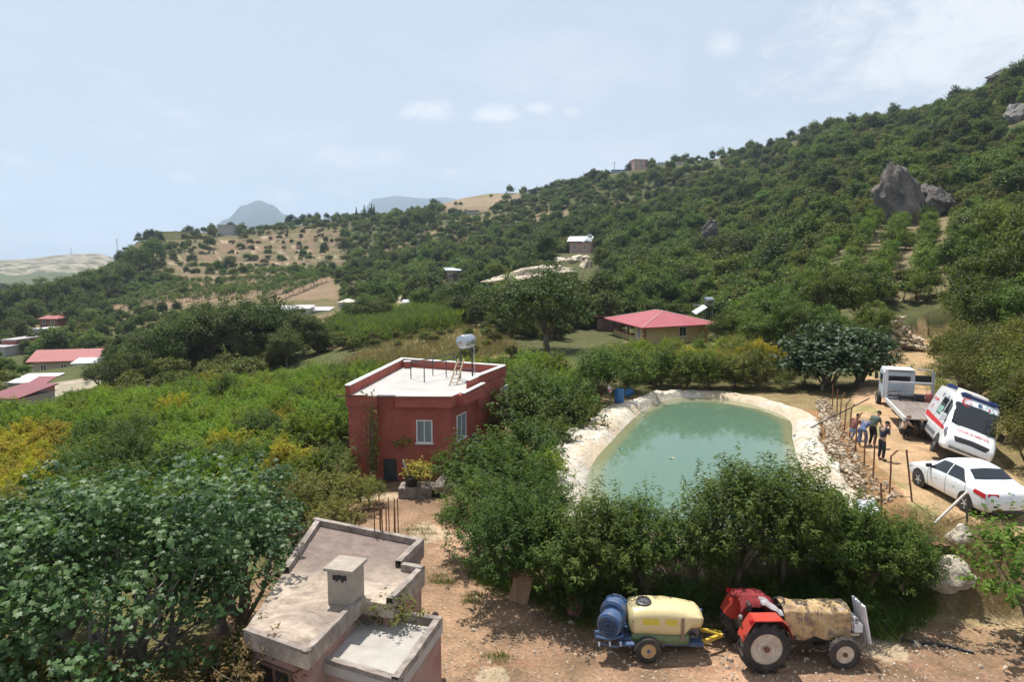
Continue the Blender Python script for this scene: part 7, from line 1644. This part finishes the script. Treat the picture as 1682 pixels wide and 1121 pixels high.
for i, (px, py, w, h, a, lb) in enumerate([(1424, 846, .75, .9, .3, 'crumpled white plastic sheet among the peach trees by the rubble wall'), (1385, 880, .5, .4, 1.0, 'small white plastic scrap on the pond bank')]):
    p = ground_at(px, py, 15); tag(MB().grid(lambda u, v: p + Vector(((u - .5) * w, (v - .5) * h * .5, .12 + .35 * v + .16 * mnoise.noise(Vector((u * 5 + i, v * 5, 2))))), 14, 12).build('plastic_sheet', mat('white_plastic', (.62, .66, .70), .4, var=.08), smooth=True, fix=False), lb, 'plastic sheet').rotation_euler = (0, 0, 0)
# things in the yard
p = ATZ(856, 990, .0); bd = MB().box((0, 0, .42), (.60, .05, .86), M=Euler((R(-24), R(8), R(-18))).to_matrix()).build('leaning_board', mat('weathered_plank', (.34, .22, .14), .85, var=.3, scale=3, stretch=(4, 1, .4)), loc=(p.x, p.y + .15, gz(p.x, p.y) - .02)); tag(bd, 'weathered brown board leaning against a peach tree', 'board')
p = ground_at(944, 1012, 14); MBs = rock_mesh('red_sack', 41, (.55, .5, .85), mat('red_net_cloth', (.22, .07, .075), .9, var=.6, scale=12, dirt=(.45, .36, .36), dirt_amt=.4, dirt_scale=5), 4, amp=.4, sharp=2.2); tag(link('red_sack', MBs, loc=p + Vector((0, 0, .30))), 'crumpled red and grey net sack on the grass left of the sprayer', 'sack')
def drum(px, py, z, h, r, col, label, lean=0):
    p = ATZ(px, py, z); t = thing('plastic_barrel', label, 'barrel', p, rot=(0, lean, 0)); m = mat('blue_plastic', col, .4, var=.1, dirt=(.3, .3, .3), dirt_amt=.15)
    MB().lathe([(r * .9, 0), (r, .04), (r, h * .30), (r * 1.04, h * .33), (r, h * .36), (r, h * .64), (r * 1.04, h * .67), (r, h * .70), (r, h - .05), (r * .92, h)], (0, 0, 0), (0, 0, 1), 24).build('drum', m, t, auto=40); MB().lathe([(r * .93, h), (r * 1.02, h - .02), (r * 1.02, h + .03), (r * .93, h + .03)], (0, 0, 0), (0, 0, 1), 24, True).build('rim', m, t)
drum(1017, 663, 1.95, .85, .29, (.03, .14, .36), 'open blue plastic barrel at the pond head'); drum(1027, 650, 1.95, .55, .24, (.03, .16, .40), 'smaller blue plastic barrel behind the open one', .9)
p = ATZ(1002, 668, 1.85); t = thing('bottle_scarecrow', 'pink and white bottle on a leaning stick beside the blue barrels', 'scarecrow', p); MB().tube([(0, 0, -.2), (.02, .02, .95)], .02, 6).build('stick', BARK, t); MB().lathe([(.001, 0), (.10, .02), (.12, .1), (.12, .30), (.05, .44), (.04, .5), (.001, .5)], (.02, .02, .85), (-.3, 0, .95), 14).build('bottle', mat('white_bottle', (.66, .62, .62), .4), t, smooth=True); MB().lathe([(.122, .10), (.125, .11), (.125, .22), (.122, .23)], (.02, .02, .85), (-.3, 0, .95), 14).build('bottle_label', mat('pink_label', (.55, .12, .16), .5), t); MB().lathe([(.045, .47), (.05, .48), (.05, .53), (.001, .54)], (.02, .02, .85), (-.3, 0, .95), 10).build('bottle_cap', mat('pink_label', (.55, .12, .16), .5), t)
p = ATZ(997, 672, 1.75); t = thing('wire_panel', 'leaning wire mesh panel at the pond head beside the blue barrel', 'wire panel', p, R(60))
for i in range(7): MB().tube([(i * .17, 0, 0), (i * .17, .3, 1.0)], .007, 4).build('wire', GALV, t); MB().tube([(0, .045 * i, .15 * i), (1.02, .045 * i, .15 * i)], .007, 4).build('wire', GALV, t)
p = AT(1272, 641, 48); t = thing('rusty_disc', 'round rusty red disc on a post behind the pond', 'disc', (p.x, p.y, gz(p.x, p.y))); h = p.z - gz(p.x, p.y); MB().lathe([(.27, -.015), (.27, .015)], (0, 0, h), (-.3, -1, .1), 20).build('disc', mat('rusty_red', (.36, .11, .06), .7, var=.2), t); MB().tube([(0, .03, -.2), (0, .03, h)], .025, 6).build('post', RUST, t)
# planter with a yellow leaved bush on a low rough plinth beside the red house
p = ATZ(682, 818, .0); t = thing('potted_bush', 'yellow leaved bush in a black tub on a plinth beside the red house', 'potted bush', (p.x, p.y + .4, gz(p.x, p.y)))
MB().box((0, 0, .15), (1.5, 1.0, .6)).build('plinth', CONC_EDGE, t, bevel=.04); MB().lathe([(.24, .452), (.32, .75), (.34, .80), (.30, .80), (.28, .74), (.001, .74)], (-.2, -.1, 0), (0, 0, 1), 18).build('tub', BLACKP, t, auto=40)
link('foliage', crown_shoots(300, 1.1, .9, .6, 60, 22, .13, leafmat('leaf_gold', (.20, .17, .03), (.38, .30, .05), (.52, .40, .10), .3), .4, .5, .7), t, loc=(.1, 0, 0))
# climbing plant on the left corner of the red house
def climber():
    rng = np.random.default_rng(5); base = rfp(.24, -.16, -.4) + RO; t = thing('climbing_vine', 'thin climbing vine with yellow green leaves on the red house corner', 'vine', base)
    cs = []; stems = []
    for k in range(9):
        pts = [Vector((0, 0, 0))]; x = rng.uniform(-.05, .05) * 5
        for i in range(12): z = (i + 1) * 4.4 / 12 * (0.55 + .45 * ((k + 3) % 4) / 3); x += rng.normal() * .05; pts.append(rfp(.24 + x * .19 / 1.0, -.18 + rng.normal() * .03, z - .2) + RO - base)
        stems.append(MB().tube(pts, .008, 4).build('stem', BARK, t))
        for q in pts[3:]:
            for _ in range(4): cs.append(q + Vector(rng.normal(size=3) * np.array([.10, .06, .12])))
    for u in (.45, .5, .55, .6): cs += [rfp(u + rng.normal() * .02, .18, 1.75 + rng.normal() * .12 + (u - .45) * 1.5) + RO - base for _ in range(14)]
    c = np.array([tuple(q) for q in cs]); n = len(c); sz = .13 * (.7 + .6 * rng.random(n)); link('foliage', leaves('foliage', c, np.array([0, -.8, .6]) + rng.normal(size=(n, 3)) * .5, rng.normal(size=(n, 3)), sz, sz * .7, leafmat('leaf_vine', (.09, .11, .02), (.19, .19, .04), (.32, .27, .06), .35), rng.random(n)), t)
climber()
# weeds on the low building, corrugated scrap at its back corner
p = ATZ(652, 1000, 2.9); link('foliage', crown_shoots(310, .8, .7, -.45, 26, 16, .10, LM['olivey'], .35, .45, .5), thing('wall_weed', 'green weed sprouting from the roof corner of the low building', 'weed', p)); p = ATZ(612, 1018, 2.6); link('foliage', crown_shoots(311, .5, .5, -.2, 14, 12, .08, LM['olivey'], .3, .45, .5), thing('wall_weed', 'green weed in the joint between the two flat roofs', 'weed', p))
p = ATZ(690, 1018, 1.6); tag(MB().grid(lambda u, v: p + Vector((-.45 + .9 * u, .35 * v, -.55 + .75 * (1 - v) * (.6 + .4 * u) + .03 * math.sin(u * 30))), 30, 4).build('corrugated_sheet', mat('grey_tin', (.30, .31, .32), .6, .4, var=.2), fix=False), 'bent grey corrugated sheet stuck behind the annex roof', 'metal sheet')
# utility poles on the skylines
for px, py0, py1, y, lb in [(1009, 266, 286, 432, 'thin utility pole left of the blue ridge shed'), (1034, 268, 284, 430, 'thin utility pole beside the pink ridge building'), (1425, 190, 212, 370, 'thin utility pole on the right skyline'), (1187, 240, 252, 440, 'thin utility pole right of the ridge row'), (117, 408, 420, 1480, 'lattice mast on the far bald hill'), (193, 392, 414, 430, 'thin mast on the left shoulder')]:
    p = AT(px, py1, y); g = min(gz(p.x, p.y), p.z); tp = AT(px, py0, y).z; k = .5 if y > 1000 else .16; t = thing('utility_pole', lb, 'utility pole', (p.x, p.y, g)); MB().tube([(0, 0, -.5), (0, 0, tp - g)], k, 6).build('shaft', mat('grey_pole', (.25, .24, .23), .8), t); MB().bar((-1.2 * k / .16, 0, tp - g - .6), (1.2 * k / .16, 0, tp - g - .6), .15, .15).build('crossarm', mat('grey_pole', (.25, .24, .23), .8), t)
for px, py, w, col, lb in [(1019, 738, .22, (.05, .22, .30), 'small blue scrap floating near the left pond edge'), (1103, 753, .26, (.42, .38, .20), 'yellowish leaf litter floating in the middle of the pond'), (1145, 780, .14, (.55, .55, .52), 'tiny pale scrap floating on the pond')]:
    p = ATZ(px, py, WATER_Z + .012); tag(MB().grid(lambda u, v: p + Vector(((u - .5) * w, (v - .5) * w * .7 * (1 - .5 * (2 * u - 1) ** 2), .02 * math.sin(u * 5 + v * 3))), 6, 4).build('floating_scrap', mat('scrap_%d' % px, col, .7), fix=False), lb, 'floating scrap')

# ------------------------------------------------------------------ ground cover
def blades(name, label, pts, hgt, wid, m, per, spread, lean=.35, seed=1, lift=0.0):
    rng = np.random.default_rng(seed); P = np.repeat(np.asarray(pts), per, 0); n = len(P); P = P + np.stack([rng.normal(size=n) * spread, rng.normal(size=n) * spread, np.zeros(n)], 1); P[:, 2] = ground_z(P[:, 0], P[:, 1]) - .02 + lift * rng.random(n)
    a = rng.random(n) * 6.283; d = np.stack([np.cos(a) * lean, np.sin(a) * lean, np.ones(n)], 1) + rng.normal(size=(n, 3)) * .2; nr = np.stack([np.cos(a + 1.4), np.sin(a + 1.4), .4 + 0 * a], 1)
    sz = hgt * (.5 + .8 * rng.random(n)); o = link(name, leaves(name, P, nr, d, sz, wid, m, np.clip(.5 + rng.normal(size=n) * .25, 0, 1))); return tag(o, label, kind='stuff')
GRASS_G = leafmat('grass_green', (.06, .10, .018), (.10, .155, .028), (.16, .20, .05), .3); GRASS_D = leafmat('grass_dry', (.24, .18, .09), (.38, .29, .15), (.50, .40, .24), .2)
def px_pts(poly, n, seed, y0=10, y1=200):
    rng = np.random.default_rng(seed); xs = [p[0] for p in poly]; ys = [p[1] for p in poly]
    a = rng.uniform(min(xs), max(xs), n * 5); b = rng.uniform(min(ys), max(ys), n * 5); k = inside(a, b, poly); a, b = a[k][:n], b[k][:n]
    u, v = (a - 841) / FPX, (560.5 - b) / FPX; dy = CP + v * SP; dz = -SP + v * CP
    yy = np.exp(np.linspace(math.log(y0), math.log(y1), 160))
    X = (u / dy)[:, None] * yy[None]; Z = CAM_H + (dz / dy)[:, None] * yy[None]; hit = ground_z(X, np.broadcast_to(yy, X.shape)) >= Z
    q = np.argmax(hit, 1); y = yy[q]; x = (u / dy) * y; return np.stack([x, y, ground_z(x, y)], 1)
PATCH = [[(700, 955), (722, 948), (748, 956), (740, 968), (708, 966)], [(758, 985), (785, 982), (790, 996), (765, 998)], [(795, 1080), (840, 1080), (838, 1095), (800, 1098)], [(660, 870), (712, 868), (715, 885), (680, 892)], [(760, 930), (800, 925), (830, 950), (790, 975)], [(870, 975), (960, 985), (985, 1040), (950, 1040), (905, 1020), (880, 1000)], [(1130, 1020), (1190, 1010), (1190, 1045), (1150, 1060)]]
pts = np.concatenate([px_pts(q, k, i) for i, (q, k) in enumerate(zip(PATCH, (60, 50, 40, 70, 160, 420, 90)))])
blades('grass', 'short green grass tufts on the bare yard', pts, .16, .012, GRASS_G, 9, .10, seed=3)
wp = px_pts([(760, 930), (900, 960), (1130, 985), (1400, 985), (1520, 960), (1530, 1010), (1460, 1060), (1330, 1010), (1150, 1010), (960, 1000), (820, 975)], 900, 21, 14, 24)
blades('undergrowth', 'shaded green weeds under the row of peach trees', wp, .42, .03, GRASS_G, 14, .16, .5, seed=4)
dp = px_pts([(1440, 860), (1540, 850), (1682, 880), (1682, 1010), (1560, 1010), (1470, 1000)], 500, 22, 14, 24)
blades('dry_grass', 'dry straw coloured grass on the bank below the car', dp, .38, .012, GRASS_D, 16, .16, .6, seed=5)
dq = px_pts([(1335, 690), (1372, 700), (1420, 800), (1440, 850), (1360, 800)], 260, 23, 20, 42); blades('dry_grass', 'dry brown grass between the pond and the rubble wall', dq, .24, .012, leafmat('grass_brown', (.18, .11, .06), (.28, .17, .09), (.38, .26, .15), .2), 14, .2, .6, seed=6)
fq = px_pts(ZONES['dryfield'], 900, 24, 50, 120); blades('dry_grass', 'tall dry grass in the field behind the red house', fq, .7, .05, leafmat('grass_field', (.10, .11, .04), (.17, .165, .07), (.27, .22, .115), .25), 16, .7, .4, seed=7)
rq = px_pts(ZONES['reeds'], 420, 25, 60, 170); blades('reeds', 'bright green bed of tall reeds below the gravel track', rq, 1.2, .16, LM['reed'], 60, .8, .75, seed=8, lift=2.2)
eq = px_pts([(1520, 600), (1545, 598), (1560, 650), (1540, 665)], 120, 26, 30, 70); blades('dry_grass', 'mixed grass verge at the far end of the road', eq, .35, .025, GRASS_G, 14, .3, .5, seed=9)
def pebbles():
    rng = random.Random(9); mb = MB(); n = 0
    while n < 1500:
        px, py = rng.uniform(690, 1682), rng.uniform(880, 1121)
        if py < 960 and px > 840: continue
        d = ray(px, py); t = (0.05 - CAM_H) / d.z; x, y = d.x * t, d.y * t
        if y > 33: continue
        if rng.random() > .25 + 1.2 * max(0, float(vnoise(np.array([x]), np.array([y]), 1.6)[0]) + .1): continue
        s = rng.uniform(.015, .05) * (2.2 if rng.random() < .04 else 1); me = ST[rng.randrange(6)]; M = Euler((rng.random() * 6, rng.random() * 6, 0)).to_matrix(); q = Vector((x, y, gz(x, y) + s * .1)); mb.add([M @ v.co * s * 2 + q for v in me.vertices], [tuple(f.vertices) for f in me.polygons]); n += 1
    o = mb.build('gravel', mat('pebble', (.48, .40, .31), .95, var=.3, scale=3), fix=False); tag(o, 'loose pale pebbles strewn over the yard', kind='stuff')
pebbles()
# ------------------------------------------------------------------ summer haze filling the valley
hb = MB().bbox((-4200, -120, -112), (5200, 6800, 620)).build('haze', None)
hm = bpy.data.materials.new('haze_air'); hm.use_nodes = True
_nt = hm.node_tree; _nt.nodes.clear(); _o = _nt.nodes.new('ShaderNodeOutputMaterial'); _v = _nt.nodes.new('ShaderNodeVolumePrincipled')
_v.inputs['Color'].default_value = (0.64, 0.80, 1.0, 1); _v.inputs['Density'].default_value = HAZE; _v.inputs['Anisotropy'].default_value = 0.3
_nt.links.new(_v.outputs[0], _o.inputs['Volume']); hb.data.materials.append(hm); hb['kind'] = 'stuff'; hb['label'] = 'thin pale blue summer haze over the valley'
